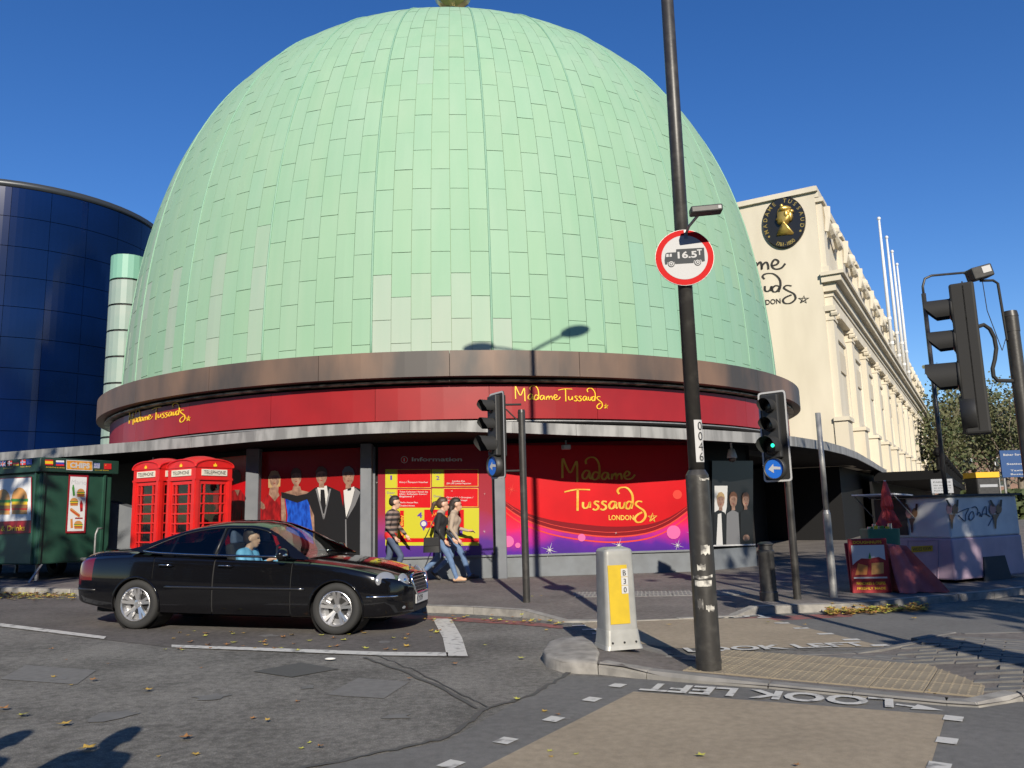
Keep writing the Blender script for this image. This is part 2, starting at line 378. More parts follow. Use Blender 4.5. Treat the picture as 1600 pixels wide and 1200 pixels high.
# pavement: outline with a second row so the ramp to the dropped kerb is a real slope
inner = [g2(850, 935), g2(900, 944), g2(1150, 941), g2(1200, 938)]
drop = [K[9], K[10], K[11], K[12]]
pv_main = K[:9]+inner+K[13:]+[Vector((90, 160)), Vector((-60, 160))]
pavement = sheet('pavement', pv_main, PAVE_H-.004, 'pavement_asphalt')
ramp = [K[8]]+drop+[K[13], inner[3], inner[2], inner[1], inner[0]]
lowset = [tuple(round(c, 4) for c in p) for p in drop]
sheet('dropped_kerb_ramp', ramp, 0, 'pavement_asphalt', pavement, hfun=lambda co: .022 if (round(co.x, 4), round(co.y, 4)) in lowset else PAVE_H-.004)
# kerb stones of the far pavement
n_st = 0
for i in range(1, len(K)-3):
    a, b = K[i], K[i+1]; L_ = (b-a).length; n = max(1, round(L_/.92))
    for k in range(n):
        p, q = a.lerp(b, (k+.004*n)/n), a.lerp(b, (k+1-.004*n)/n)
        h0 = plevel(i)+(plevel(i+1)-plevel(i))*k/n; h1 = plevel(i)+(plevel(i+1)-plevel(i))*(k+1)/n
        d = (q-p).normalized(); nn = Vector((-d.y, d.x))*.14; j = random.uniform(-.003, .004)
        mb = MB(); za, zb = gz(p.x), gz(q.x); o_ = d.orthogonal()*0
        bot = [(p.x, p.y, za-.05), (q.x, q.y, zb-.05), (q.x+nn.x, q.y+nn.y, zb-.05), (p.x+nn.x, p.y+nn.y, za-.05)]
        e = nn*.09
        top = [(p.x+e.x, p.y+e.y, za+h0+j), (q.x+e.x, q.y+e.y, zb+h1+j), (q.x+nn.x, q.y+nn.y, zb+h1+j), (p.x+nn.x, p.y+nn.y, za+h0+j)]
        mid = [(p.x, p.y, za+h0*.85+j), (q.x, q.y, zb+h1*.85+j)]
        mb.add(bot+top+mid, [(0, 1, 9, 8), (8, 9, 5, 4), (4, 5, 6, 7), (1, 2, 6, 5, 9), (2, 3, 7, 6), (3, 0, 8, 4, 7)])
        mb.build('kerb_stone', 'kerb_granite', pavement); n_st += 1
    if a.x > 12 and a.y > 18: break
# pale tactile slabs at the far dropped kerb
def slab_grid(o, ex, ey, nx, ny, sx, sy, m, name, parent, inside=None, z=0., blister=False, gap=.006, th=.02, stagger=False):
    o, ex, ey = Vector(o), Vector(ex).normalized(), Vector(ey).normalized()
    mb = MB(); x, y = sx/2-gap/2, sy/2-gap/2; e = .004
    mb.add([(-x, -y, -th), (x, -y, -th), (x, y, -th), (-x, y, -th), (-x, -y, -e), (x, -y, -e), (x, y, -e), (-x, y, -e), (-x+e, -y+e, 0), (x-e, -y+e, 0), (x-e, y-e, 0), (-x+e, y-e, 0)],
           [(0, 1, 5, 4), (1, 2, 6, 5), (2, 3, 7, 6), (3, 0, 4, 7), (4, 5, 9, 8), (5, 6, 10, 9), (6, 7, 11, 10), (7, 4, 8, 11), (8, 9, 10, 11)])
    if blister:
        for i in range(6):
            for j in range(6):
                cx, cy = -sx/2+sx*(i+.5)/6, -sy/2+sy*(j+.5)/6
                mb.add([(cx+.013*math.cos(a*1.0472), cy+.013*math.sin(a*1.0472), 0) for a in range(6)]+[(cx+.008*math.cos(a*1.0472), cy+.008*math.sin(a*1.0472), .004) for a in range(6)],
                       [(a, (a+1) % 6, 6+(a+1) % 6, 6+a) for a in range(6)]+[(6, 7, 8, 9, 10, 11)])
    me = None; ang = math.atan2(ex.y, ex.x); cnt = 0
    for j in range(ny):
        for i in range(nx):
            c = o+ex*(i+.5+(.5 if stagger and j % 2 else 0))*sx+ey*(j+.5)*sy
            if inside and not inside(c): continue
            if me is None: ob = mb.build(name, m, parent); me = ob.data
            else: ob = link(name, me, parent)
            ob.location = (c.x, c.y, gz(c.x)+z+random.uniform(-.0015, .0015)); ob.rotation_euler = (random.uniform(-.004, .004), random.uniform(-.004, .004), ang); cnt += 1
    return cnt
def inpoly(p, poly):
    c = False; n = len(poly)
    for i in range(n):
        a, b = poly[i], poly[(i+1) % n]
        if (a[1] > p[1]) != (b[1] > p[1]) and p[0] < (b[0]-a[0])*(p[1]-a[1])/(b[1]-a[1])+a[0]: c = not c
    return c
slab_grid(inner[1]+Vector((0, .02)), inner[2]-inner[1], (0, 1), 7, 2, .4, .4, 'slab_grey', 'paving_slab', pavement, z=PAVE_H+.004, blister=True)
# red route lines, bay strip, patches, seams
sheet('red_route_line', [g2(1120, 970), g2(1185, 964), g2(1240, 962), g2(1330, 958), g2(1332, 964), g2(1240, 969), g2(1185, 971), g2(1120, 976)], .0062, 'red_line', road)
sheet('red_route_line', [g2(560, 957), g2(660, 962), g2(815, 971), g2(880, 978), g2(880, 983), g2(815, 977), g2(660, 968), g2(560, 963)], .0062, 'red_line', road)
sheet('bay_surface', [g2(-60, 935), g2(120, 937), Vector((-3.2, 12.9)), g2(660, 960), g2(700, 966), g2(735, 1028), g2(268, 1012), g2(165, 1000), g2(0, 979), g2(-80, 968)], .004, 'bay_asphalt', road)
sheet('smooth_patch', [g2(885, 1056), g2(820, 1090), g2(700, 1158), g2(560, 1186), g2(430, 1215), g2(300, 1300), Vector((4, 1.5)), Vector((9, 2)), Vector((9, 5.5)), g2(1600, 1097), g2(1480, 1104), g2(1010, 1062)], .004, 'patch_asphalt', road)
sheet('smooth_patch', [g2(880, 980), g2(960, 1003), g2(1060, 1016), g2(1400, 1016), g2(1470, 1000), g2(1600, 985), g2(1600, 960), g2(1440, 949), g2(1300, 960), g2(1180, 966), g2(1060, 973)], .004, 'patch_asphalt', road)
def seam(pts, wd, m='tar', dz=.009):
    P = [g2(*p) for p in pts]; L_, R_ = [], []
    for i, p in enumerate(P):
        d = (P[min(i+1, len(P)-1)]-P[max(0, i-1)]).normalized(); n = Vector((-d.y, d.x)); k = wd*random.uniform(.5, 1.1)/2
        L_.append(p+n*k); R_.append(p-n*k)
    mb = MB(); n = len(P)
    mb.add([(q.x, q.y, gz(q.x)+dz) for q in L_+R_], [(i, n+i, n+i+1, i+1) for i in range(n-1)]); return mb.build('tar_seam', m, road)
def dens(pts, n, jit=2.):
    out = []
    for (a, b) in zip(pts, pts[1:]):
        for k in range(n): t = k/n; out.append((a[0]+(b[0]-a[0])*t+random.uniform(-jit, jit), a[1]+(b[1]-a[1])*t+random.uniform(-jit, jit)*.5))
    return out+[pts[-1]]
seam(dens([(888, 1052), (840, 1083), (760, 1110), (700, 1154), (560, 1184), (430, 1212)], 10, 3.), .05)
seam(dens([(570, 1028), (620, 1046), (690, 1075), (745, 1108)], 6), .045)
seam(dens([(590, 1026), (640, 1045), (720, 1085), (762, 1106)], 6), .02)
sheet('inspection_cover', [g2(395, 1050), g2(470, 1036), g2(530, 1046), g2(455, 1059)], .007, 'tar', road)
# oil spots and old repair patches
mat('oil', (.118, .115, .110), .8, col2=(.150, .146, .14), scale=7, detail=7); mat('repair', (.13, .126, .12), .9, col2=(.16, .155, .148), scale=12, detail=8, bump=.4, bscale=120)
rs = random.Random(8)
for (px, py, rr) in ((330, 1090, .16), (620, 1120, .12), (180, 1120, .2), (420, 994, .13), (600, 1004, .1), (880, 1120, .1), (480, 1075, .09), (90, 1060, .14)):
    c = g2(px, py); sheet('oil_stain', [c+Vector((math.cos(a*.52), math.sin(a*.52)))*rr*rs.uniform(.45, 1.15) for a in range(12)], .0064, 'oil', road)
for q in ([(40, 1040), (150, 1048), (120, 1070), (0, 1062)], [(560, 1060), (640, 1066), (600, 1092), (510, 1086)]): sheet('repair_patch', [g2(*p) for p in q], .005, 'repair', road)
# painted markings
def mark(name, poly, dz=.013): return sheet(name, poly, dz, 'white_line', road)
mark('bay_line', [g2(268, 1009), g2(700, 1021), g2(700, 1027), g2(268, 1013)])
mark('bay_end_line', [g2(676, 968), g2(705, 968), g2(722, 998), g2(731, 1027), g2(698, 1027), g2(692, 998)])
mark('bay_line', [g2(-40, 970), g2(0, 975), g2(166, 996), g2(162, 1000), g2(0, 980), g2(-40, 974)])
for (x, y) in [(965, 1073), (925, 1095), (865, 1126), (790, 1160), (705, 1197), (1490, 1125), (1480, 1160), (1468, 1200)]:
    p = g2(x, y); d = Vector((.55, .83)); n = Vector((d.y, -d.x)); mark('crossing_stud', [p-d*.07-n*.06, p-d*.07+n*.06, p+d*.07+n*.06, p+d*.07-n*.06])
for (x, y) in [(897, 972), (905, 979), (921, 985), (937, 991), (1194, 966), (1222, 975), (1252, 983), (1290, 992), (1330, 1001), (1375, 1010)]:
    p = g2(x, y); mark('crossing_stud', [p+Vector(q) for q in ((-.09, -.05), (.09, -.05), (.09, .05), (-.09, .05))])
sheet('buff_crossing', [g2(990, 1082), g2(1478, 1119), g2(1436, 1260), g2(560, 1300)], .008, 'buff_surface', road)
sheet('buff_crossing', [g2(908, 974), g2(1010, 968), g2(1200, 967), g2(1290, 989), g2(1385, 1012), g2(1060, 1014), g2(970, 1003), g2(945, 994)], .008, 'buff_surface', road)
def ground_text(s, p0, p1, hm, flip=False, bold=.03):
    a, b = g2(*p0), g2(*p1); ex = (b-a).normalized(); ey = Vector((-ex.y, ex.x)); mb = MB()
    put_text(mb, s, Vector((a.x, a.y, .0165)), Vector((ex.x, ex.y, 0)), Vector((ey.x, ey.y, 0))*(hm/.73), 0, bold, (b-a).length)
    return mb.build('look_left_marking', 'white_line', road)
ground_text('LOOK LEFT', (1396, 1095), (1012, 1070), .30)       # read from the other side of the road
ground_text('LOOK LEFT', (1076, 1021), (1360, 1011), .26)
ground_text('LOOK LEFT', (1190, 962.5), (960, 967.5), .2)
a, b = g2(1400, 1103), g2(1475, 1113); ex = (b-a).normalized(); ny = Vector((-ex.y, ex.x))
mark('arrow_marking', [a+ny*.022, a-ny*.022, b-ex*.2-ny*.022, b-ex*.2-ny*.085, b, b-ex*.2+ny*.085, b-ex*.2+ny*.022])
# ------------------------------------------------------------------ traffic island
ISL_N = [g2(848, 1034), g2(856, 1043), g2(880, 1051), g2(935, 1054), g2(1010, 1062), g2(1200, 1076), g2(1480, 1104), g2(1530, 1107), g2(1600, 1096), Vector((6.5, 5.9))]
ISL_F = [Vector((7.5, 9.2)), g2(1600, 1000), g2(1500, 1003), g2(1440, 1014), g2(1330, 1022), g2(1150, 1028), g2(1040, 1027), g2(980, 1013), g2(930, 1005), g2(880, 1010)]
def isl_h(co):
    x = co.x
    if x < .95: return .095
    if x < 1.35: return .095-(x-.95)/.4*.07
    if x < 3.65: return .022
    if x < 4.2: return .022+(x-3.65)/.55*.075
    return .097
isl_poly = ISL_N+ISL_F
def split_sheet(name, poly, m, hf, cuts):
    bm = bmesh.new(); bm.faces.new([bm.verts.new((p[0], p[1], 0)) for p in poly]); bm.normal_update()
    if bm.faces[:][0].normal.z < 0: bmesh.ops.reverse_faces(bm, faces=bm.faces[:])
    bmesh.ops.triangulate(bm, faces=bm.faces[:])
    for cx in cuts: bmesh.ops.bisect_plane(bm, geom=bm.verts[:]+bm.edges[:]+bm.faces[:], plane_co=(cx, 0, 0), plane_no=(1, 0, 0))
    for v in bm.verts: v.co.z = hf(v.co)
    me = bpy.data.meshes.new(name); bm.to_mesh(me); bm.free(); me.materials.append(MATS[m]); return link(name, me)
island = split_sheet('traffic_island', isl_poly, 'pavement_asphalt', isl_h, (.95, 1.35, 3.65, 4.2)); island['kind'] = 'structure'
loop = [Vector(p) for p in ISL_N]+[Vector(p) for p in ISL_F]; n = len(loop); cen = Vector((2.5, 7.6))
for i in range(n):
    a, b = loop[i], loop[(i+1) % n]; d = (b-a).normalized(); nn = Vector((-d.y, d.x))
    if nn.dot(cen-a) < 0: nn = -nn
    if i in (0, 1, 2, n-1, n-2): continue
    L_ = (b-a).length; k_ = max(1, round(L_/.75)) if L_ > .5 else 1
    for k in range(k_):
        p, q = a.lerp(b, (k+.006)/k_), a.lerp(b, (k+.994)/k_); wd = .15 if i < len(ISL_N) else .11; lift = .012 if i < len(ISL_N) else .004
        p2, q2 = p+nn*wd, q+nn*wd; hp, hq = isl_h(p)+lift, isl_h(q)+lift; mb = MB(); e = nn*.035
        mb.add([(p.x, p.y, -.05), (q.x, q.y, -.05), (q2.x, q2.y, -.05), (p2.x, p2.y, -.05), (p.x, p.y, hp-.03), (q.x, q.y, hq-.03), (p.x+e.x, p.y+e.y, hp), (q.x+e.x, q.y+e.y, hq), (q2.x, q2.y, hq), (p2.x, p2.y, hp)],
               [(0, 1, 5, 4), (4, 5, 7, 6), (6, 7, 8, 9), (1, 2, 8, 7, 5), (3, 0, 4, 6, 9), (2, 3, 9, 8)])
        mb.build('kerb_stone', 'kerb_granite' if i < 4 or 6 < i < len(ISL_N) else ('slab_grey' if i <= 6 else 'block_paver'), island)
nose = [g2(848, 1034), g2(855, 1043), g2(880, 1051), g2(905, 1053), g2(934, 1054), g2(938, 1036), g2(930, 1020), g2(912, 1010), g2(880, 1010), g2(858, 1018)]
nc = sum(nose, Vector((0, 0)))/len(nose); mb = MB(); k = len(nose)
for (sc_, z) in ((1.01, -.05), (1.0, .085), (.97, .108), (.9, .118), (.5, .124)): mb.v += [(nc.x+(p.x-nc.x)*sc_, nc.y+(p.y-nc.y)*sc_, z) for p in nose]
for j in range(4): mb.f += [(j*k+i, j*k+(i+1) % k, (j+1)*k+(i+1) % k, (j+1)*k+i) for i in range(k)]
mb.f.append(tuple(range(4*k, 5*k))); mb.m = [0]*len(mb.f); smooth_by_angle(mb.build('nose_stone', 'kerb_granite', island), 50)
ta, tb = g2(1063, 1052), g2(1476, 1090); tex = (tb-ta).normalized(); tey = Vector((-tex.y, tex.x))
nx = int((tb-ta).length/.4)+1
slab_grid(ta+tex*.02, tex, tey, nx, 3, .4, .4, 'buff_slab', 'tactile_slab', island, z=.034, blister=True)
tact = [ta, ta+tex*(nx*.4+.05), ta+tex*(nx*.4+.05)+tey*1.22, ta+tey*1.22]
def in_blocks(c):
    if not inpoly(c, isl_poly) or inpoly(c, tact): return False
    for i in range(n):      # keep clear of the kerb
        a, b = loop[i], loop[(i+1) % n]; t = max(0, min(1, (c-a).dot(b-a)/max(1e-6, (b-a).length_squared)))
        if (a+(b-a)*t-c).length < .24: return False
    return c.x > 1.75 and c.x < 5.6
cnt = 0
for r_i in range(28):
    for c_i in range(16):
        c = ta+tex*(-.2+c_i*.36+(.18 if r_i % 2 else 0))+tey*(-1.2+r_i*.135)
        if not in_blocks(c): continue
        if cnt == 0:
            mb = MB(); x, y, e = .176, .0625, .005
            mb.add([(-x, -y, -.03), (x, -y, -.03), (x, y, -.03), (-x, y, -.03), (-x+e, -y+e, 0), (x-e, -y+e, 0), (x-e, y-e, 0), (-x+e, y-e, 0)], [(0, 1, 5, 4), (1, 2, 6, 5), (2, 3, 7, 6), (3, 0, 4, 7), (4, 5, 6, 7)])
            ob = mb.build('paving_block', 'block_paver', island); bme = ob.data
        else: ob = link('paving_block', bme, island)
        sl = .0 if c.x < 3.65 or c.x > 4.2 else math.atan(.075/.55)
        ob.location = (c.x, c.y, isl_h(c)+.011+random.uniform(-.002, .002)); ob.rotation_euler = (random.uniform(-.008, .008), -sl, math.atan2(tex.y, tex.x)); cnt += 1
# ------------------------------------------------------------------ domed building
DC = Vector((-2.0, 29.3, 0))
dome_b = thing('domed_building', 'round building under a huge pale green copper dome with a red name fascia', 'building', (-2.0, 29.3, 0))
def prof(z): return 11.258*max(0, 1-(abs(z-3.497)/15.22)**2.634)**(1/2.634)
ZB, ZT = 5.1, 18.70
# arc length table
TAB = []; s_ = 0; pz, pr = ZB, prof(ZB)
for i in range(0, 4001):
    z = ZB+(ZT-ZB)*(1-(1-i/4000)**2); r = prof(z); s_ += math.hypot(z-pz, r-pr); TAB.append((s_, r, z)); pz, pr = z, r
SL = TAB[-1][0]
def at_s(s):
    lo, hi = 0, 4000
    while hi-lo > 1:
        m = (lo+hi)//2
        if TAB[m][0] < s: lo = m
        else: hi = m
    a, b = TAB[lo], TAB[hi]; t = (s-a[0])/max(1e-9, b[0]-a[0]); t = max(0, min(1, t))
    return a[1]+(b[1]-a[1])*t, a[2]+(b[2]-a[2])*t
def dpt(th, s, off=0.):
    r, z = at_s(s); r2, z2 = at_s(min(SL, s+.02)); r1, z1 = at_s(max(0, s-.02)); tx, tz = r2-r1, z2-z1; l = math.hypot(tx, tz) or 1
    nr, nz = tz/l, -tx/l; rr = r+nr*off
    return Vector((rr*math.sin(th), -rr*math.cos(th), z+nz*off))      # relative to the dome axis, theta 0 faces the street
mb = MB(); NS, NT = 60, 150
for j in range(NS+1):
    for i in range(NT): mb.v.append(tuple(dpt(2*math.pi*i/NT, SL*j/NS, -.012)))
for j in range(NS):
    for i in range(NT): mb.f.append((j*NT+i, j*NT+(i+1) % NT, (j+1)*NT+(i+1) % NT, (j+1)*NT+i)); mb.m.append(0)
dome = mb.build('dome', 'copper_joint', dome_b, True)
GORE = 25; TH0 = R(8.0); COLS = GORE*6; TL = 1.12; dth = 2*math.pi/COLS
rnd = random.Random(3); tiles = []
pale_cols = {}
for c in range(COLS):
    th = TH0+dth*c; ph = .35 if c % 2 else .92
    s0 = 0; s1 = ph; thd = math.degrees((th+dth/2+math.pi) % (2*math.pi)-math.pi)
    pale_run = rnd.random()
    while s0 < SL-.9:
        r0, _ = at_s(s0); e1 = min(s1, SL-.8)
        if r0*dth < .075: break
        k = 1+rnd.uniform(-.015, .015); tint = [k*(1+rnd.uniform(-.012, .012)), k, k*(1+rnd.uniform(-.02, .02))]
        low = e1 < 2.2
        pale = 0
        if -7 < thd < 11 and e1 < 1.0: pale = .95
        elif -7 < thd < 8.5 and e1 < 2.1 and s0 < .95: pale = rnd.choice((.55, .75, .9))
        elif thd < -22 and pale_run < .22 and s0 < (7 if pale_run < .07 else 2.6): pale = rnd.uniform(.45, .9)
        elif rnd.random() < .012: pale = rnd.uniform(.15, .3)
        if pale:
            tint = [tint[0]*(1+.28*pale), tint[1]*(1+.0*pale), tint[2]*(1+.18*pale)]
        if thd > 26 and e1 < 3.5: tint = [tint[0]*.9, tint[1]*.97, tint[2]*1.02]
        tiles.append((c, th, s0, e1, tint, rnd.uniform(.004, .012)))
        s0 = e1; s1 = e1+TL
def tile_mesh(mb, th, sa, sb, off, cols, tint):
    r0, _ = at_s(sa); g = .0045; ga = g/max(.3, r0); n = max(1, min(3, round((sb-sa)/.4))); o = len(mb.v); gs = .0065
    a0, a1 = th+ga, th+dth-ga; am = (a0+a1)/2; sa += gs; sb -= gs
    pw = rnd.uniform(-.002, .004)
    for j in range(n+1):
        s = sa+(sb-sa)*j/n
        for (a, of) in ((a0, -.015), (a0, off), (am, off+pw), (a1, off), (a1, -.015)): mb.v.append(tuple(dpt(a, s, of)))
    k = 5
    for j in range(n):
        for i in range(4): mb.f.append((o+j*k+i, o+j*k+i+1, o+(j+1)*k+i+1, o+(j+1)*k+i)); mb.m.append(0); cols.append(tint)
    e = o+n*k
    mb.f += [(o, o+4, o+3, o+2, o+1), (e+1, e+2, e+3, e+4, e)]; mb.m += [0, 0]; cols += [tint, tint]
def color_attr(me, cols):
    ca = me.color_attributes.new('tint', 'FLOAT_COLOR', 'CORNER'); data = []
    for p, c in zip(me.polygons, cols): data += [c[0], c[1], c[2], 1.]*p.loop_total
    ca.data.foreach_set('color', data)
def tsize(t):
    p = dpt(t[1]+dth/2, (t[2]+t[3])/2)+DC; q = dpt(t[1]+dth/2, (t[2]+t[3])/2, 1.)+DC
    x, y, k = PROJ(p); v = (CAM-p); fac = (q-p).dot(v.normalized())
    if fac < .1 or y < 0: return 0
    r0, _ = at_s(t[2]); return fac*(t[3]-t[2])*r0/k/k
order = sorted(tiles, key=tsize, reverse=True); near, rest = order[:295], order[295:]
for t in near:
    m1 = MB(); cl = []; tile_mesh(m1, t[1], t[2], t[3], t[5], cl, t[4]); o = m1.build('copper_tile', 'copper_green', dome); color_attr(o.data, cl)
m1 = MB(); cl = []
for t in rest: tile_mesh(m1, t[1], t[2], t[3], t[5], cl, t[4])
o = m1.build('far_copper_tiles', 'copper_green', dome); color_attr(o.data, cl); o['kind'] = 'stuff'
for g_ in range(GORE):
    th = TH0+g_*2*math.pi/GORE; m1 = MB()
    m1.tube([dpt(th, SL*(i/40)*.96, .012) for i in range(41)], .028, 6); m1.build('standing_rib', 'rib_green', dome, True)
m1 = MB(); m1.lathe([(0.95, 18.56), (.9, 18.69), (.5, 18.79), (.12, 18.83), (0, 18.84)], 24); m1.build('dome_cap', 'rib_green', dome_b, True)
# gilded finial: rod, petals and ball
fin = MB(); fin.tube([(0, 0, 18.9), (0, 0, 21.9)], .09, 10); fb = fin.build('finial', 'white_paint', dome_b, True)
mat('gilt', (.60, .46, .16), .3, .8, col2=(.45, .36, .16), scale=3)
m1 = MB(); m1.lathe([(.06, 21.72), (.36, 21.85), (.6, 22.12), (.66, 22.4), (.5, 22.75), (.25, 22.9), (0, 22.95)], 20); m1.build('finial_ball', 'gilt', fb, True)
for k in range(8):
    a = k*math.pi/4; m1 = MB(); w0 = .09
    pr_ = [(.1, 21.70), (.46, 21.82), (.68, 22.05), (.78, 22.35), (.88, 22.45)]
    for i, (r, z) in enumerate(pr_):
        wv = w0*(1+1.2*math.sin(i/4*3.0)); 
        for sg in (-1, 1): m1.v.append((r*math.cos(a)-sg*wv*math.sin(a), r*math.sin(a)+sg*wv*math.cos(a), z))
    m1.f = [(2*i, 2*i+1, 2*i+3, 2*i+2) for i in range(4)]; m1.m = [0]*4; m1.build('finial_petal', 'gilt', fb, True)
# drum: copper band, red fascia, gaps
def ring_panel(r0, r1, z0, z1, a0, a1, n=4):
    m1 = MB(); k = n+1
    for (r, z) in ((r1, z0), (r1, z1), (r0, z1), (r0, z0)):
        for i in range(k):
            a = a0+(a1-a0)*i/n; m1.v.append((r*math.sin(a), -r*math.cos(a), z))
    for j in range(4):
        for i in range(n): m1.f.append((j*k+i, j*k+i+1, ((j+1) % 4)*k+i+1, ((j+1) % 4)*k+i)); m1.m.append(0)
    m1.f += [(0, k, 2*k, 3*k), (n, 3*k+n, 2*k+n, k+n)]; m1.m += [0, 0]; return m1
m1 = MB(); m1.lathe([(11.1, 2.9), (11.1, 4.60), (11.3, 4.60), (11.3, 5.09), (10.6, 5.09)], 96); m1.build('drum_wall', 'black_gap', dome_b, True)
for i in range(25):
    a = R(3)+i*2*math.pi/25; ring_panel(11.3, 11.9, 4.54, 5.12, a+.0005, a+2*math.pi/25-.0005, 6).build('copper_band_panel', 'copper_brown', dome_b)
mat('dirty_strip', (.42, .40, .30), .5, col2=(.10, .095, .08), scale=3.5, detail=8, lo=.42, hi=.58)
ring_panel(11.4, 11.68, 4.455, 4.49, 0, 2*math.pi-.001, 96).build('light_strip', 'dirty_strip', dome_b)
for i in range(28):
    a = R(-5.5)+i*2*math.pi/28; ring_panel(11.2, 11.52, 3.62, 4.40, a+.0004, a+2*math.pi/28-.0004, 5).build('fascia_panel', 'fascia_red', dome_b)
ring_panel(11.15, 11.56, 3.55, 3.575, 0, 2*math.pi-.001, 96).build('fascia_trim', 'galv', dome_b)
def fascia_name(px0, py0, scale, sx=None):
    sx = sx or scale
    # word starts at the picture point, wrapped round the drum
    d = ray(px0, py0); d2 = Vector((d.x, d.y)); c2 = Vector((-2.0, 29.3)); b_ = d2.dot(c2); a_ = d2.length_squared
    t = (b_-math.sqrt(b_*b_-a_*(c2.length_squared-11.52**2)))/a_; p = CAM+d*t
    th = math.atan2(p.x+2.0, 29.3-p.y); z0 = p.z
    def fn(u, v, h):
        a = th+(u-529)*sx/11.52; r = 11.523+h; return Vector((r*math.sin(a), -r*math.cos(a), z0+(v+224)*scale))
    m1 = MB(); script_word(m1, 'Madame', fn, 8.5, .012); script_word(m1, 'Tussauds', fn, 8.5, .012); m1.build('fascia_lettering', 'gold_letter', dome_b)
fascia_name(805, 604, .00278); fascia_name(203, 645, .0029, .0039)
# ------------------------------------------------------------------ canopy
CE = [(-70, 685, 24), (0, 707, 20.), (100, 699, 19.1), (200, 691, 18.3), (300, 683, 17.6), (400, 673, 17.0), (480, 666, 16.7), (560, 661, 16.5), (640, 658, 16.42), (720, 657, 16.4), (800, 659, 16.42), (900, 663, 16.3), (1000, 666, 16.35), (1100, 671, 16.7), (1180, 676, 17.4), (1240, 682, 18.7), (1290, 690, 21.2), (1318, 698, 23.8), (1340, 707, 27), (1362, 720, 32), (1385, 735, 42)]
CP = [AT(*e) for e in CE]; CP[0] = Vector((-22, 26, 3.34)); CP[-1].z = 3.2
CH = .23
for i in range(len(CP)-1):
    a, b = CP[i], CP[i+1]; L_ = (b-a).length; k_ = max(1, round(L_/1.3)); d = (b-a).normalized(); nn = Vector((d.y, -d.x, 0)).normalized()
    for k in range(k_):
        p, q = a.lerp(b, (k+.002)/k_), a.lerp(b, (k+.998)/k_); m1 = MB(); dn = Vector((0, 0, -CH)); j = nn*random.uniform(0, .006)
        m1.add([p+j, q+j, q+j+dn, p+j+dn, p-nn*.25, q-nn*.25, q-nn*.04+dn, p-nn*.04+dn], [(0, 1, 2, 3)[::-1], (0, 4, 5, 1)[::-1], (3, 2, 6, 7)[::-1], (0, 3, 7, 4), (1, 5, 6, 2)])
        m1.build('canopy_edge', 'lead_edge', dome_b, world=True)
back = [Vector((17.5, 44, 3.25)), Vector((9, 34, 3.3)), Vector((-2, 34, 3.3)), Vector((-22, 34, 3.3))]
m1 = MB(); top = [p-Vector((0, 0, .02)) for p in CP]+back; n = len(top)
m1.add(top, [tuple(range(n))]); m1.build('canopy_roof', 'roof_felt', dome_b, world=True)
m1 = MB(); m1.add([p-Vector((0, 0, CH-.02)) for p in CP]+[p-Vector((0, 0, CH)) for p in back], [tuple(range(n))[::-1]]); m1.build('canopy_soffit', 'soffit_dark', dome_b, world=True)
# ------------------------------------------------------------------ street wall under the canopy
WP = [Vector(p) for p in ((-16, 26.), (-11.5, 22.6), (-9, 20.6), (-6.05, 18.55), (-3.32, 18.02), (-.35, 17.95), (4.15, 18.25), (5.72, 19.42), (5.9, 23.8), (7.8, 28.5), (11.2, 35.0), (20, 49))]
TOPZ = 3.12
for i in range(len(WP)-1):
    a, b = WP[i], WP[i+1]; d = (b-a).normalized(); nn = Vector((-d.y, d.x)); mid = (a+b)/2
    if 3 <= i <= 6:
        m1 = MB(); m1.prism([(a.x, a.y, -.1), (b.x, b.y, -.1), (b.x, b.y, .56), (a.x, a.y, .56)], (nn.x*.3, nn.y*.3, 0)); m1.build('plinth', 'plinth_grey', dome_b, world=True)
        m1 = MB(); o_ = nn*.05; m1.prism([(a.x+o_.x, a.y+o_.y, .56), (b.x+o_.x, b.y+o_.y, .56), (b.x+o_.x, b.y+o_.y, TOPZ), (a.x+o_.x, a.y+o_.y, TOPZ)], (nn.x*.3, nn.y*.3, 0)); m1.build('wall', 'shade_black', dome_b, world=True)
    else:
        m1 = MB(); m1.prism([(a.x, a.y, -.1), (b.x, b.y, -.1), (b.x, b.y, TOPZ), (a.x, a.y, TOPZ)], (nn.x*.3, nn.y*.3, 0)); m1.build('wall', 'shade_black', dome_b, world=True)
def column(x, y, wd, dp, ang=0, m='mullion_grey'):
    m1 = MB(); m1.box((x, y, 1.52), (wd, dp, 3.2), 0, None); o = m1.build('column', m, dome_b, world=True); bevel(o, .012, 1)
    return o
column(-6.0, 18.46, .30, .34); column(-3.3, 17.93, .25, .34); column(-.33, 17.86, .24, .34); column(4.2, 18.2, .2, .3, m='shade_black')
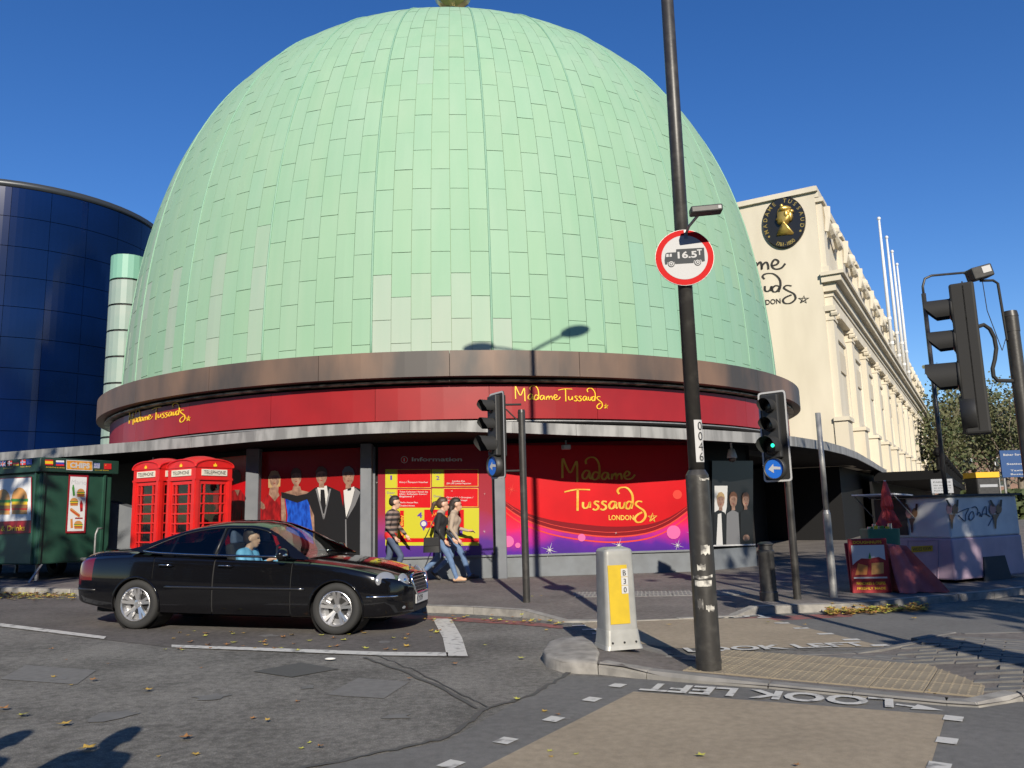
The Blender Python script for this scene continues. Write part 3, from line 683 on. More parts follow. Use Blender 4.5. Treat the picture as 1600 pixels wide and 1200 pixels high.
# ------------------------------------------------------------------ posters in the window bays
def grad(name, stops, axis=2, z0=.5, z1=3., rough=.25, noise_=0.25):
    m = bpy.data.materials.new(name); m.use_nodes = True; n = m.node_tree.nodes; L = m.node_tree.links; b = n['Principled BSDF']
    tc = n.new('ShaderNodeTexCoord'); sp = n.new('ShaderNodeSeparateXYZ'); L.new(tc.outputs['Object'], sp.inputs[0])
    t = n.new('ShaderNodeTexNoise'); t.inputs['Scale'].default_value = 1.3; t.inputs['Detail'].default_value = 3; L.new(tc.outputs['Object'], t.inputs[0])
    mr = n.new('ShaderNodeMapRange'); mr.inputs[1].default_value = z0; mr.inputs[2].default_value = z1; L.new(sp.outputs[axis], mr.inputs[0])
    ma = n.new('ShaderNodeMath'); ma.operation = 'MULTIPLY_ADD'; L.new(t.outputs['Fac'], ma.inputs[0]); ma.inputs[1].default_value = noise_; ma.inputs[2].default_value = -noise_*.5
    ad = n.new('ShaderNodeMath'); L.new(mr.outputs[0], ad.inputs[0]); L.new(ma.outputs[0], ad.inputs[1])
    cr = n.new('ShaderNodeValToRGB'); L.new(ad.outputs[0], cr.inputs[0]); el = cr.color_ramp.elements
    while len(el) < len(stops): el.new(.5)
    for e, (p, c) in zip(el, stops): e.position = p; e.color = (*c, 1)
    L.new(cr.outputs[0], b.inputs['Base Color']); b.inputs['Roughness'].default_value = rough; MATS[name] = m; return m
grad('print_space', [(0, (0.033, 0.013, 0.158)), (.10, (0.079, 0.013, 0.231)), (.19, (0.363, 0.013, 0.198)), (.27, (0.62, 0.013, 0.066)), (.4, (0.56, 0.005, 0.013)), (.8, (0.45, 0.003, 0.010)), (1, (0.165, 0.002, 0.007))])
grad('print_info', [(0, (0.046, 0.020, 0.165)), (.16, (0.079, 0.023, 0.198)), (.24, (0.231, 0.033, 0.145)), (.42, (0.277, 0.023, 0.040)), (1, (0.238, 0.008, 0.013))])
grad('print_gala', [(0, (0.008, 0.005, 0.007)), (.10, (0.013, 0.005, 0.007)), (.25, (0.16, 0.005, 0.016)), (.5, (0.26, 0.006, 0.007)), (1, (0.22, 0.006, 0.007))])
mat('print_red', (.52, .004, .009), .25, col2=(.42, .003, .007), scale=1); mat('print_redlight', (0.568, 0.046, 0.033), .25); mat('print_dark', (0.165, 0.003, 0.008), .25)
mat('print_purple', (0.092, 0.033, 0.277), .3); mat('print_yellow', (0.436, 0.409, 0.020), .3); mat('print_white', (0.495, 0.488, 0.475), .3); mat('print_pink', (0.561, 0.106, 0.277), .3)
mat('print_black', (0.011, 0.011, 0.012), .3); mat('print_blue', (.004, .025, .20), .3, col2=(.012, .08, .45), scale=6, stretch=(3, 3, 1)); mat('print_skin', (.29, .175, .125), .35, col2=(.15, .085, .06), scale=9, detail=3)
mat('print_dress', (.30, .008, .010), .35, col2=(.12, .004, .006), scale=5, stretch=(3, 3, 1)); mat('print_grey', (0.145, 0.145, 0.152), .3); mat('print_gold', (0.561, 0.277, 0.020), .3, col2=(0.627, 0.409, 0.066), scale=6); mat('print_brown', (0.092, 0.040, 0.020), .4); mat('print_blond', (0.330, 0.224, 0.106), .4)
PM = ['print_gala', 'print_dress', 'print_skin', 'print_blue', 'print_black', 'print_white', 'print_grey', 'print_brown', 'print_pink', 'print_red', 'print_blond']
def wall_of(i, off=.0): a, b = WP[i], WP[i+1]; d = b-a; return Wall((a.x, a.y, 0), d)
Z4 = lambda pts: [(340+x/3.2, 680+y/3.2) for x, y in pts]
Z5 = lambda pts: [(560+x/4.8, 680+y/4.8) for x, y in pts]
Z6 = lambda pts: [(770+x/3.3333, 660+y/3.3333) for x, y in pts]
def print_face(W, m1, conv, cx, cy, rx, ry, off, hm, sk=2, turn=0., long=False):
    q = lambda pts, o, mi: W.poly(m1, conv(pts), off+o, mi)
    if long: q([(cx-rx*1.25, cy+ry*1.1), (cx-rx*1.3, cy-ry*.3), (cx-rx*.7, cy-ry*1.1), (cx+rx*.7, cy-ry*1.1), (cx+rx*1.3, cy-ry*.3), (cx+rx*1.2, cy+ry*.9)], -.0006, hm)
    q([(cx-rx*.42, cy+ry*.6), (cx+rx*.42, cy+ry*.6), (cx+rx*.5, cy+ry*1.35), (cx-rx*.5, cy+ry*1.35)], 0, sk)
    q([(cx+rx*math.cos(a*math.pi/10), cy+(ry if math.sin(a*math.pi/10) < 0 else ry*(1-.06*abs(math.sin(a*math.pi/5))))*math.sin(a*math.pi/10)) for a in range(20)], .0012, sk)
    q([(cx-rx*1.06, cy-ry*.08), (cx-rx*1.1, cy-ry*.6), (cx-rx*.6, cy-ry*1.12), (cx+rx*.2, cy-ry*1.2), (cx+rx*.85, cy-ry*.9), (cx+rx*1.1, cy-ry*.4), (cx+rx*1.04, cy-ry*.08), (cx+rx*.8, cy-ry*.5), (cx+rx*.1, cy-ry*.62), (cx-rx*.7, cy-ry*.5)], .0024, hm)
    for k in (-1, 1):
        q(ellpts(cx+turn+k*rx*.38, cy-ry*.08, rx*.15, ry*.05, 8), .0024, 7); q([(cx+turn+k*rx*.38-rx*.2, cy-ry*.2), (cx+turn+k*rx*.38+rx*.2, cy-ry*.2), (cx+turn+k*rx*.38+rx*.15, cy-ry*.25), (cx+turn+k*rx*.38-rx*.15, cy-ry*.25)], .0024, 7)
    q([(cx+turn-rx*.3, cy+ry*.46), (cx+turn, cy+ry*.43), (cx+turn+rx*.3, cy+ry*.46), (cx+turn, cy+ry*.54)], .0024, 1); q([(cx+turn-rx*.12, cy+ry*.22), (cx+turn+rx*.12, cy+ry*.22), (cx+turn, cy+ry*.18)], .0024, 7)
# gala poster between the first two columns
W1 = wall_of(3); m1 = MB(); L1 = (WP[4]-WP[3]).length
m1.add([W1.P(.12, .57, .012), W1.P(L1-.12, .57, .012), W1.P(L1-.12, 3.05, .012), W1.P(.12, 3.05, .012)], [(0, 1, 2, 3)], 0)
def pz4(pts, off, mi): W1.poly(m1, Z4(pts), off, mi)
e4 = lambda cx, cy, rx, ry, n=16: ellpts(cx, cy, rx, ry, n)
pz4([(222, 330), (252, 298), (275, 290), (300, 292), (318, 305), (322, 480), (316, 640), (240, 640), (236, 480), (222, 460)], .016, 1)
pz4([(265, 250), (308, 250), (305, 285), (312, 300), (288, 330), (258, 296)], .018, 2); print_face(W1, m1, Z4, 286, 222, 24, 38, .02, 10, long=True)
pz4([(218, 330), (235, 345), (240, 365), (228, 372), (218, 365)], .018, 2)
pz4([(380, 255), (414, 255), (420, 276), (470, 286), (484, 330), (495, 470), (504, 560), (488, 562), (465, 430), (455, 330), (335, 310), (345, 400), (338, 470), (316, 475), (316, 320), (322, 290), (375, 275)], .016, 2)
pz4([(338, 305), (400, 330), (458, 312), (466, 400), (476, 470), (482, 545), (440, 520), (345, 475), (352, 400)], .0195, 3)
pz4([(320, 284), (345, 290), (400, 303), (476, 286), (468, 314), (400, 338), (322, 312)], .022, 4)
print_face(W1, m1, Z4, 396, 212, 25, 40, .024, 7)
pz4([(440, 298), (490, 262), (548, 252), (615, 282), (638, 400), (636, 640), (492, 640), (484, 400)], .0205, 4)
pz4([(500, 262), (548, 252), (555, 300), (532, 400), (508, 310)], .023, 5); pz4([(517, 272), (536, 272), (546, 372), (531, 396), (516, 372)], .0255, 4); print_face(W1, m1, Z4, 522, 206, 27, 42, .0245, 7)
for (a, b, c_) in ((492, 540, 500), (560, 536, 548)): pz4([(a, 268), (a+10, 268), (536, 420), (530, 420)], .0262, 6)
pz4([(632, 288), (688, 258), (720, 272), (728, 330), (728, 640), (642, 640), (628, 420)], .023, 4)
pz4([(632, 276), (684, 256), (690, 282), (664, 360), (645, 412), (636, 330)], .0255, 5); pz4([(690, 262), (716, 285), (690, 350), (648, 420), (668, 350)], .0255, 6); print_face(W1, m1, Z4, 656, 208, 28, 44, .0268, 6); pz4([(640, 420), (646, 420), (650, 630), (642, 630)], .0262, 6); pz4([(652, 268), (672, 262), (668, 276), (652, 278)], .0285, 4)
po = m1.build('gala_poster', PM, dome_b, world=True); po['label'] = 'poster of women in evening gowns and men in dinner jackets'
# red poster behind the telephone boxes
W0 = wall_of(2); m1 = MB(); L0 = (WP[3]-WP[2]).length
m1.add([W0.P(L0-1.5, .4, .012), W0.P(L0-.1, .4, .012), W0.P(L0-.1, 3.0, .012), W0.P(L0-1.5, 3.0, .012)], [(0, 1, 2, 3)], 9)
Z7 = lambda pts: [(190+x/6.957, 700+y/6.957) for x, y in pts]
W0.poly(m1, Z7([(1185, 470), (1240, 455), (1300, 455), (1345, 520), (1365, 640), (1360, 860), (1330, 850), (1310, 640), (1290, 860), (1190, 860), (1215, 640)]), .016, 1)
W0.poly(m1, Z7([(1235, 455), (1290, 455), (1270, 520)]), .018, 2); W0.poly(m1, ellpts(365+5.5, 745, 7, 11), .018, 7)
m1.build('red_gown_poster', PM, dome_b, world=True)
# information poster
W2 = wall_of(4); L2 = (WP[5]-WP[4]).length; m1 = MB()
IM = ['print_info', 'print_yellow', 'print_red', 'print_purple', 'print_white', 'print_gold', 'print_pink', 'mullion_grey']
m1.add([W2.P(.25, .6, .012), W2.P(L2-.16, .6, .012), W2.P(L2-.16, 3.05, .012), W2.P(.25, 3.05, .012)], [(0, 1, 2, 3)], 0)
def rc(x0, y0, x1, y1, off, mi): W2.poly(m1, Z5([(x0, y1), (x1, y1), (x1, y0), (x0, y0)]), off, mi)
def tx(t, x0, x1, y, h, off, mi, bold=0.): W2.text(m1, t, *Z5([(x0, y), (x1, y)]), h/4.8, off, mi, bold)
rc(203, 545, 905, 828, .016, 1); rc(313, 565, 342, 800, .0195, 2); rc(300, 772, 905, 802, .0195, 2); rc(495, 558, 792, 695, .0195, 2)
for (x0, y0, x1, y1) in [(290, 405, 545, 548), (640, 397, 900, 538), (290, 255, 545, 395), (640, 255, 900, 385)]:
    rc(x0, y0, x1, y1, .0155, 5); rc(x0+4, y0+4, x1-4, y1-4, .018, 2)
for (x0, y0, x1, y1) in [(203, 405, 289, 546), (203, 255, 289, 397), (552, 255, 639, 388), (552, 400, 639, 540)]: rc(x0, y0, x1, y1, .0195, 1)
tx('4', 442, 480, 618, 40, .0225, 3, .03); tx('2', 662, 692, 748, 40, .0225, 3, .03); tx('1', 755, 782, 748, 40, .0225, 3, .03)
tx('Door', 216, 275, 440, 18, .0225, 3); tx('3', 236, 260, 485, 34, .0225, 3, .02); tx('Door', 566, 624, 466, 18, .0225, 3); tx('4', 584, 608, 506, 30, .0225, 3, .02)
tx('Door', 216, 275, 292, 18, .0225, 3); tx('1', 240, 254, 335, 34, .0225, 3, .02); tx('Door', 566, 624, 290, 18, .0225, 3); tx('2', 584, 608, 335, 30, .0225, 3, .02)
for (t, x0, x1, y) in [('Ticket Collection / Retrait des', 310, 522, 430), ('billets / Ambassador Kanten /', 310, 516, 447), ('Biglietti /', 310, 420, 465), ('Merlin Annual Pass', 310, 448, 510), ('Disabled Access', 310, 424, 534), ('Group(s) / Groupes /', 662, 862, 472), ('Gruppen / Gruppi', 662, 816, 493), ('Entry / Passport Voucher', 310, 524, 358), ('London Eye', 705, 800, 350), ('SEA LIFE London Aquarium', 662, 845, 367)]: tx(t, x0, x1, y, 12, .0225, 4, .012)
tx('Information', 402, 778, 195, 30, .0225, 4, .02); W2.poly(m1, Z5(ellpts(345, 184, 26, 26)), .0155, 4); W2.poly(m1, Z5(ellpts(345, 184, 22, 22)), .018, 2); tx('i', 340, 350, 196, 26, .0225, 4, .03)
W2.poly(m1, Z5(ellpts(491, 664, 28, 28)), .022, 3); W2.poly(m1, Z5([(474, 684), (508, 684), (491, 718)]), .022, 3); W2.poly(m1, Z5(ellpts(491, 664, 19, 19)), .0245, 4)
ex = [(330, 750, 600)]
a = W2.hit(*Z5([(320, 600)])[0], .0225); b = W2.hit(*Z5([(320, 752)])[0], .0225); put_text(m1, 'Allsop Place', a, (b-a).normalized(), W2.x*.10, 5, .02, (b-a).length)
tx('Marylebone Road', 512, 740, 797, 17, .0225, 5)
def fnI(u, v, h): return W2.hit(*Z5([(560+(u-893)*.42, 570+(-v-224)*.62)])[0], .0225+h)
script_word(m1, 'Tussauds', lambda u, v, h: W2.hit(*Z5([(515+(u-893)*.5, 645+(-v-240)*.36)])[0], .0225+h), 9, .004, 5)
script_word(m1, 'Madame', lambda u, v, h: W2.hit(*Z5([(555+(u-529)*.36, 575+(-v-224)*.36)])[0], .0225+h), 9, .004, 5)
def spark(W, m1, cx, cy, r, off, mi):
    pts = []
    for k in range(16):
        rr = r*(1 if k % 4 == 0 else .55 if k % 4 == 2 else .09); a = k*math.pi/8+.3; pts.append((cx+rr*math.cos(a), cy+rr*math.sin(a)))
    W.poly(m1, pts, off, mi)
for (x, y, r) in [(803, 876, 34), (945, 722, 16), (375, 345, 14), (703, 418, 12), (948, 440, 12), (140, 355, 12)]: spark(W2, m1, *Z5([(x, y)])[0], r/4.8, .0265, 4)
po = m1.build('information_poster', IM, dome_b, world=True); po['label'] = 'red and yellow door plan poster reading Information'
# big name poster
W3 = wall_of(5); L3 = (WP[6]-WP[5]).length; m1 = MB(); BM = ['print_space', 'print_red', 'print_dark', 'print_redlight', 'print_gold', 'print_white', 'print_pink']
m1.add([W3.P(.14, .57, .012), W3.P(L3-.06, .57, .012), W3.P(L3-.06, 3.05, .012), W3.P(.14, 3.05, .012)], [(0, 1, 2, 3)], 0)
arc = [(50, 430), (150, 500), (300, 556), (480, 588), (640, 598), (800, 580), (920, 532), (1030, 452)]
arc = crom(arc, 3)
W3.poly(m1, Z6([(x, y) for x, y in arc]+[(1030, 120), (50, 120)]), .016, 2)
def band(o0, o1, off, mi):
    W3.poly(m1, Z6([(x, y+o0) for x, y in arc]+[(x, y+o1) for x, y in arc[::-1]]), off, mi)
W3.poly(m1, Z6([(x, y-30-26*math.sin(math.pi*max(0, min(1, (x-50)/980)))) for x, y in arc]+[(1030, 120), (50, 120)]), .0195, 1)
band(2, -6, .0195, 3); band(-24, -27, .0215, 3); band(22, 30, .016, 3)
for (x, y, r) in [(960, 376, 24), (940, 572, 36), (462, 600, 20), (80, 620, 30), (130, 640, 14)]: W3.poly(m1, Z6(ellpts(x, y, r, r, 14)), .0245, 3 if y < 500 else 6)
for (x, y, r) in [(295, 664, 46), (655, 640, 42), (960, 640, 38), (97, 350, 40), (1035, 580, 30), (100, 453, 12), (640, 575, 10)]: spark(W3, m1, *Z6([(x, y)])[0], r/3.333, .0275, 5 if y > 500 else 3)
script_word(m1, 'Madame', lambda u, v, h: W3.hit(*Z6([(362+(u-529)*.99, 190+(-v-224)*.98)])[0], .0235+h), 10, .01, 4)
script_word(m1, 'Tussauds', lambda u, v, h: W3.hit(*Z6([(372+(u-893)*1.067, 350+(-v-240)*1.05)])[0], .0235+h), 11, .01, 4)
W3.text(m1, 'LONDON', *Z6([(603, 508), (733, 508)]), 26/3.333, .0295, 4, .02)
po = m1.build('name_poster', BM, dome_b, world=True); po['label'] = 'large red and purple poster with gold handwritten name'
# group poster on the receding bay
W4 = wall_of(6); L4 = (WP[7]-WP[6]).length; m1 = MB()
m1.add([W4.hit(1112, 850, .012), W4.hit(1176, 848, .012), W4.hit(1176, 720, .012), W4.hit(1112, 720, .012)], [(0, 1, 2, 3)], 4)
def pz6(pts, off, mi): W4.poly(m1, Z6(pts), off, mi)
pz6([(1152, 330), (1220, 330), (1216, 440), (1180, 620), (1152, 620)], .016, 5)
pz6([(1148, 470), (1175, 455), (1205, 470), (1218, 520), (1212, 640), (1148, 640)], .0195, 4); pz6([(1168, 478), (1186, 472), (1194, 640), (1160, 640)], .0225, 5); print_face(W4, m1, Z6, 1183, 408, 19, 38, .024, 10)
pz6([(1214, 475), (1245, 455), (1275, 470), (1285, 640), (1212, 640)], .0225, 6); print_face(W4, m1, Z6, 1248, 406, 19, 38, .027, 7)
pz6([(1285, 470), (1312, 450), (1340, 470), (1350, 640), (1285, 640)], .0255, 4); print_face(W4, m1, Z6, 1312, 406, 17, 36, .030, 7); pz6(e4(1315, 602, 18, 18), .0285, 2)
po = m1.build('group_poster', PM, dome_b, world=True)
m1 = MB(); p, q = W4.hit(1112, 853, .03), W4.hit(1178, 851, .03); m1.tube([p, q], .02, 6); m1.build('poster_ledge', 'sign_white', dome_b, world=True)
# window bay frames
for Wn, x0, x1, z0 in ((W1, .1, L1-.1, .57), (W2, .17, L2-.1, .58), (W3, .1, L3-.04, .57)):
    m1 = MB()
    for (a, za, b, zb) in ((x0, z0, x1, z0), (x0, z0, x0, 3.06), (x1, z0, x1, 3.06)):
        p, q = Wn.P(a, za, .02), Wn.P(b, zb, .02); c = (p+q)/2; dd = q-p
        m1.box(c, (.045 if abs(dd.z) > .1 else dd.length, .06, abs(dd.z) if abs(dd.z) > .1 else .04), 0, rotz(math.atan2(Wn.x.y, Wn.x.x)))
    m1.build('window_frame', 'mullion_grey', dome_b, world=True)
# fittings hung under the canopy
def cctv(p):
    t = thing('dome_camera', 'white dome security camera hanging under the canopy edge', 'camera', p)
    m1 = MB(); m1.tube([(0, 0, 0), (0, 0, -.13)], .025, 10); m1.build('stem', 'white_paint', t)
    m1 = MB(); m1.lathe([(.03, -.12), (.07, -.15), (.09, -.22), (.11, -.3), (.11, -.34), (0, -.34)], 16); m1.build('housing', 'white_paint', t, True)
    m1 = MB(); m1.lathe([(.085, -.341), (.08, -.39), (.05, -.43), (0, -.44)], 16); m1.build('lens_bubble', 'lens_dark', t, True)
p = AT(1142, 690, 17.9); p.z = 2.93; cctv(p)
def flood(px, py, Y, label):
    p = AT(px, py, Y); t = thing('floodlight', label, 'floodlight', (p.x, p.y, 2.92)); m1 = MB(); m1.box((0, 0, -.06), (.2, .14, .1)); bevel(m1.build('lamp_body', 'galv', t), .015, 1)
    m1 = MB(); m1.tube([(0, 0, .08), (0, 0, -.02)], .02, 8); m1.build('bracket', 'galv', t)
    m1 = MB(); m1.box((.02, -.073, -.06), (.13, .006, .07)); m1.build('lamp_glass', 'sign_white', t)
flood(884, 684, 17.0, 'small grey floodlight under the canopy above the big red poster'); flood(240, 706, 18.6, 'small grey floodlight under the canopy above the telephone boxes')
# ------------------------------------------------------------------ blue glass tower
mat('blue_glass', (.0008, .005, .028), .12, 0, col2=(.0016, .010, .056), scale=.2, spec=.42); mat('tower_joint', (.001, .004, .02), .4)
mat('tower_cap', (.05, .055, .06), .4, .3)
AZT = R(-32.2); TD = 45.0; TR = 6.2; TC = Vector((TD*math.sin(AZT), TD*math.cos(AZT), 0))
tower = thing('blue_glass_tower', 'dark blue round glass tower left of the green dome', 'tower', TC)
ztop = 1.5+(AT(45, 287, TC.y-TR*math.cos(AZT)).z-1.5)
NC = 26; RH = 1.32; base_a = math.atan2(-TC.y, -TC.x); nrow = int(ztop/RH)
m1 = MB(); m1.lathe([(TR-.06, 0), (TR-.06, ztop-.05), (0, ztop-.05)], 52); m1.build('tower_core', 'tower_joint', tower, True)
for c in range(-8, 8):
    a0 = base_a+2*math.pi*(c+.5)/NC+.0012; a1 = a0+2*math.pi/NC-.0024
    z1 = ztop-.3; 
    while z1 > 2.2:
        z0 = z1-RH+.025; m2 = MB(); n = 6
        for (r, z) in ((TR, z0), (TR, z1), (TR-.05, z1), (TR-.05, z0)):
            for i in range(n+1): a = a0+(a1-a0)*i/n; m2.v.append((r*math.cos(a), r*math.sin(a), z))
        for j in range(4):
            for i in range(n): m2.f.append((j*7+i, j*7+i+1, ((j+1) % 4)*7+i+1, ((j+1) % 4)*7+i)); m2.m.append(0)
        m2.build('glass_panel', 'blue_glass', tower, True if False else False); z1 -= RH
m1 = MB(); m1.lathe([(TR-.1, ztop-.28), (TR+.03, ztop-.28), (TR+.05, ztop), (TR-.3, ztop)], 64); m1.build('parapet_rim', 'tower_cap', tower, True)
# pale green stair fin beside the dome
mat('pale_green', (.25, .31, .27), .5, col2=(.21, .29, .25), scale=1.5, detail=6); mat('bright_green', (.17, .36, .27), .5)
fp = AT(192, 600, 27.5); fin_t = thing('stair_tower', 'slim pale green panelled stair tower between dome and blue glass tower', 'tower', (fp.x, fp.y, 0))
ft = AT(192, 405, 27.5).z; z1 = ft; k = 0
while z1 > 3.4:
    m1 = MB(); z0 = z1-.9; m1.lathe([(.58, z0+.03), (.60, z0+.04), (.60, z1), (.0, z1)], 14, a0=R(150), a1=R(400)); m1.build('cladding_panel', 'bright_green' if k == 0 else 'pale_green', fin_t, False); z1 -= .93; k += 1
m1 = MB(); m1.lathe([(.56, 3.3), (.56, ft-.05)], 14); m1.build('core', 'black_gap', fin_t)
m1 = MB(); m1.box((.75, .1, (3.4+ft-.35)/2), (.55, .5, ft-.35-3.4)); m1.box((.75, .1, ft-.22), (.7, .62, .2), 1); m1.build('return_wall', ['pale_green', 'galv'], fin_t)
# ------------------------------------------------------------------ cream stone building
CY = 32.0
ctop = AT(1271, 291, CY); CX = ctop.x
cb = thing('cream_building', 'cream stone building with pilastered long side and black oval plaque', 'building', (CX, CY, 0))
D2 = Vector((math.sin(R(30.1)), math.cos(R(30.1)))); LEN = 64.7
E2 = Vector((-D2.y, D2.x))            # along the end wall, away to the left
def zc(px, py): return AT(px, py, CY).z
ZT_ = ctop.z; ZAT = zc(1288, 427); ZC0 = zc(1289, 442); ZCAP = zc(1296, 478); ZCAP0 = zc(1298, 500); ZPL = zc(1310, 652); ZARCH = zc(1292, 462)
def LP(s, off, z): q = D2*s+Vector((D2.y, -D2.x))*off; return Vector((q.x, q.y, z))       # along the long side, off outwards
ROT = rotz(math.atan2(D2.y, D2.x))
def lbox(m1, s0, s1, o0, o1, z0, z1, mi=0):
    m1.add([LP(s, o, z) for s in (s0, s1) for o in (o0, o1) for z in (z0, z1)], [(0, 1, 3, 2), (4, 6, 7, 5), (0, 4, 5, 1), (2, 3, 7, 6), (0, 2, 6, 4), (1, 5, 7, 3)], mi)
m1 = MB(); EW = 16.0
q = [Vector((0, 0)), D2*LEN, D2*LEN+E2*EW, E2*EW]
m1.add([(p.x, p.y, z) for z in (3.0, ZT_-.25) for p in q], [(0, 1, 5, 4), (1, 2, 6, 5), (2, 3, 7, 6), (3, 0, 4, 7), (4, 5, 6, 7)]); m1.build('wall', 'cream', cb)
m1 = MB(); m1.add([(p.x, p.y, z) for z in (0, 3.0) for p in q], [(0, 1, 5, 4), (1, 2, 6, 5), (2, 3, 7, 6), (3, 0, 4, 7)]); m1.build('ground_floor', 'shade_black', cb)  # canopy shade over the lower storey, painted as black
# parapet coping
m1 = MB(); e_ = .12
def ring(off, z0, z1):
    c = [D2*(-off)-E2*off, D2*(LEN+off)-E2*off, D2*(LEN+off)+E2*(EW+off), D2*(-off)+E2*(EW+off)]; return [(p.x, p.y, z0) for p in c], [(p.x, p.y, z1) for p in c]
a, b = ring(.14, ZT_-.26, ZT_-.06); c_, _ = ring(.05, ZT_, ZT_); m1.add(a+b+c_, [(i, (i+1) % 4, 4+(i+1) % 4, 4+i) for i in range(4)]+[(4+i, 4+(i+1) % 4, 8+(i+1) % 4, 8+i) for i in range(4)]+[(3, 2, 1, 0), (8, 9, 10, 11)]); m1.build('coping', 'cream', cb)
# main cornice and architrave on the long side (returns a little at the corner)
m1 = MB()
for (s0, s1, o1, z0, z1) in ((.3, LEN, .30, ZARCH-.5, ZARCH), (.25, LEN, .36, ZARCH+.001, ZC0-.35), (.1, LEN, .5, ZC0-.35, ZC0), (-.1, LEN, .75, ZC0+.001, ZAT-.15), (-.2, LEN, .88, ZAT-.15, ZAT)): lbox(m1, s0, s1, -.02, o1, z0, z1)
m1.build('cornice', 'cream', cb)
NB = 12; BW = (LEN-1.2)/NB
for i in range(0):
    m1 = MB(); s = .8+i*BW/3; lbox(m1, s, s+.42, .48, .68, ZC0-.26, ZC0-.02); m1.build('modillion', 'cream', cb)
def swag(m1, s0, s1, z, dp):
    pts = [LP(s0+(s1-s0)*k/8, .22+.06*math.sin(math.pi*k/8), z-dp*math.sin(math.pi*k/8)) for k in range(9)]
    m1.tube(pts, [.09+.09*math.sin(math.pi*k/8) for k in range(9)], 6)
for i in range(NB+1):
    s = .55+i*BW
    pil = MB(); lbox(pil, s-.42, s+.42, -.02, .28, ZPL, ZCAP0); po = pil.build('pilaster', 'cream', cb)
    cp = MB(); lbox(cp, s-.46, s+.46, -.02, .33, ZCAP0+.001, ZCAP0+.1); lbox(cp, s-.44, s+.44, -.02, .30, ZCAP0+.1, ZCAP-.22)
    lbox(cp, s-.56, s+.56, -.02, .42, ZCAP-.22, ZCAP)
    for sg in (-1, 1): cp.tube([LP(s+sg*.42, .22, ZCAP-.32), LP(s+sg*.42, .46, ZCAP-.32)], .13, 8)
    cp.build('capital', 'cream', po)
    bs = MB(); lbox(bs, s-.62, s+.62, -.02, .5, 3.0, ZPL-.16); lbox(bs, s-.7, s+.7, -.02, .58, ZPL-.16, ZPL); bs.build('pedestal', 'cream', po)
    # attic pier with scroll bracket
    at = MB(); lbox(at, s-.4, s+.4, -.02, .22, ZAT+.02, ZT_-.7); lbox(at, s-.52, s+.52, -.02, .32, ZT_-.7, ZT_-.52); at.tube([LP(s, .32, ZT_-.85), LP(s, .34, ZT_-1.3), LP(s, .26, ZT_-1.9)], [.2, .16, .1], 8)
    lbox(at, s-.5, s+.5, -.02, .3, ZAT+.01, ZAT+.3); at.build('attic_pier', 'cream', cb)
    if i < NB:
        sm = s+BW/2
        # recessed panel between pilasters: frame and small plaque, attic swag
        fr = MB(); x0, x1 = s+.95, s+BW-.95; z0, z1 = ZPL+.4, ZCAP0-.25
        for (a0, a1, b0, b1) in ((x0, x1, z1-.14, z1), (x0, x0+.14, z0, z1-.14), (x1-.14, x1, z0, z1-.14), (x0, x1, z0-.14, z0)): lbox(fr, a0, a1, -.02, .1, b0, b1)
        fo = fr.build('panel_frame', 'cream', cb)
        pl = MB(); lbox(pl, x0+.5, x1-.5, -.02, .07, z1-1.5, z1-.6); pl.build('plaque', 'cream_deep', fo)
        sw = MB(); swag(sw, s+.7, sm, ZT_-1.0, .55); swag(sw, sm, s+BW-.7, ZT_-1.0, .55)
        sw.ell(LP(sm, .25, ZT_-1.0), (.25, .25, .3), 0, 8, 6); lbox(sw, s+.8, s+BW-.8, -.02, .12, ZAT+.5, ZAT+.75); sw.build('swag', 'cream', cb)
    if i in (6, 7, 8, 9):
        pass
# attic string course and base
m1 = MB(); lbox(m1, .0, LEN, -.02, .16, ZT_-.5, ZT_-.28); m1.build('string_course', 'cream', cb)
m1 = MB(); lbox(m1, .02, LEN, -.02, .32, 3.0, 3.4); m1.build('base_course', 'cream', cb)
# slate roof behind the dome
rf = MB(); b0 = AT(1122, 262, 46.); h_ = b0.z
rf.add([(p.x-CX, p.y-CY, z) for (p, z) in ((AT(1060, 300, 44), ZT_-.3), (AT(1162, 306, 44), ZT_-.3), (AT(1122, 262, 44), AT(1122, 262, 44).z), (AT(1060, 262, 44), AT(1122, 262, 44).z), (AT(1060, 300, 52), ZT_-.3), (AT(1162, 306, 52), ZT_-.3), (AT(1122, 262, 52), AT(1122, 262, 52).z), (AT(1060, 262, 52), AT(1122, 262, 52).z))], [(0, 1, 2, 3), (1, 5, 6, 2), (5, 4, 7, 6), (3, 2, 6, 7), (0, 3, 7, 4)])
rf.build('slate_roof', 'slate', cb)
# end wall: black oval plaque with gilt bust, painted name
EWL = Wall((CX, CY, 0), -E2)
mat('plaque_black', (.012, .012, .013), .3); mat('plaque_gold', (.62, .42, .11), .32, .7, col2=(.45, .29, .07), scale=3)
cx_, cy_ = 1225.3, 348.6; rx_, ry_ = 33.2, 39.8
pc = EWL.hit(cx_, cy_); ux = (EWL.hit(cx_+rx_, cy_)-EWL.hit(cx_-rx_, cy_)).length/2; uz = (EWL.hit(cx_, cy_-ry_)-EWL.hit(cx_, cy_+ry_)).length/2
def OV(a, k=1., off=0.): return pc+EWL.x*(ux*k*math.cos(a))+Vector((0, 0, uz*k*math.sin(a)))+EWL.n*off
m1 = MB(); n = 48
m1.v = [tuple(OV(2*math.pi*i/n, k, o)) for (k, o) in ((1, .0), (1, .10), (.97, .13), (.955, .12)) for i in range(n)]
for j in range(3): m1.f += [(j*n+i, j*n+(i+1) % n, (j+1)*n+(i+1) % n, (j+1)*n+i) for i in range(n)]
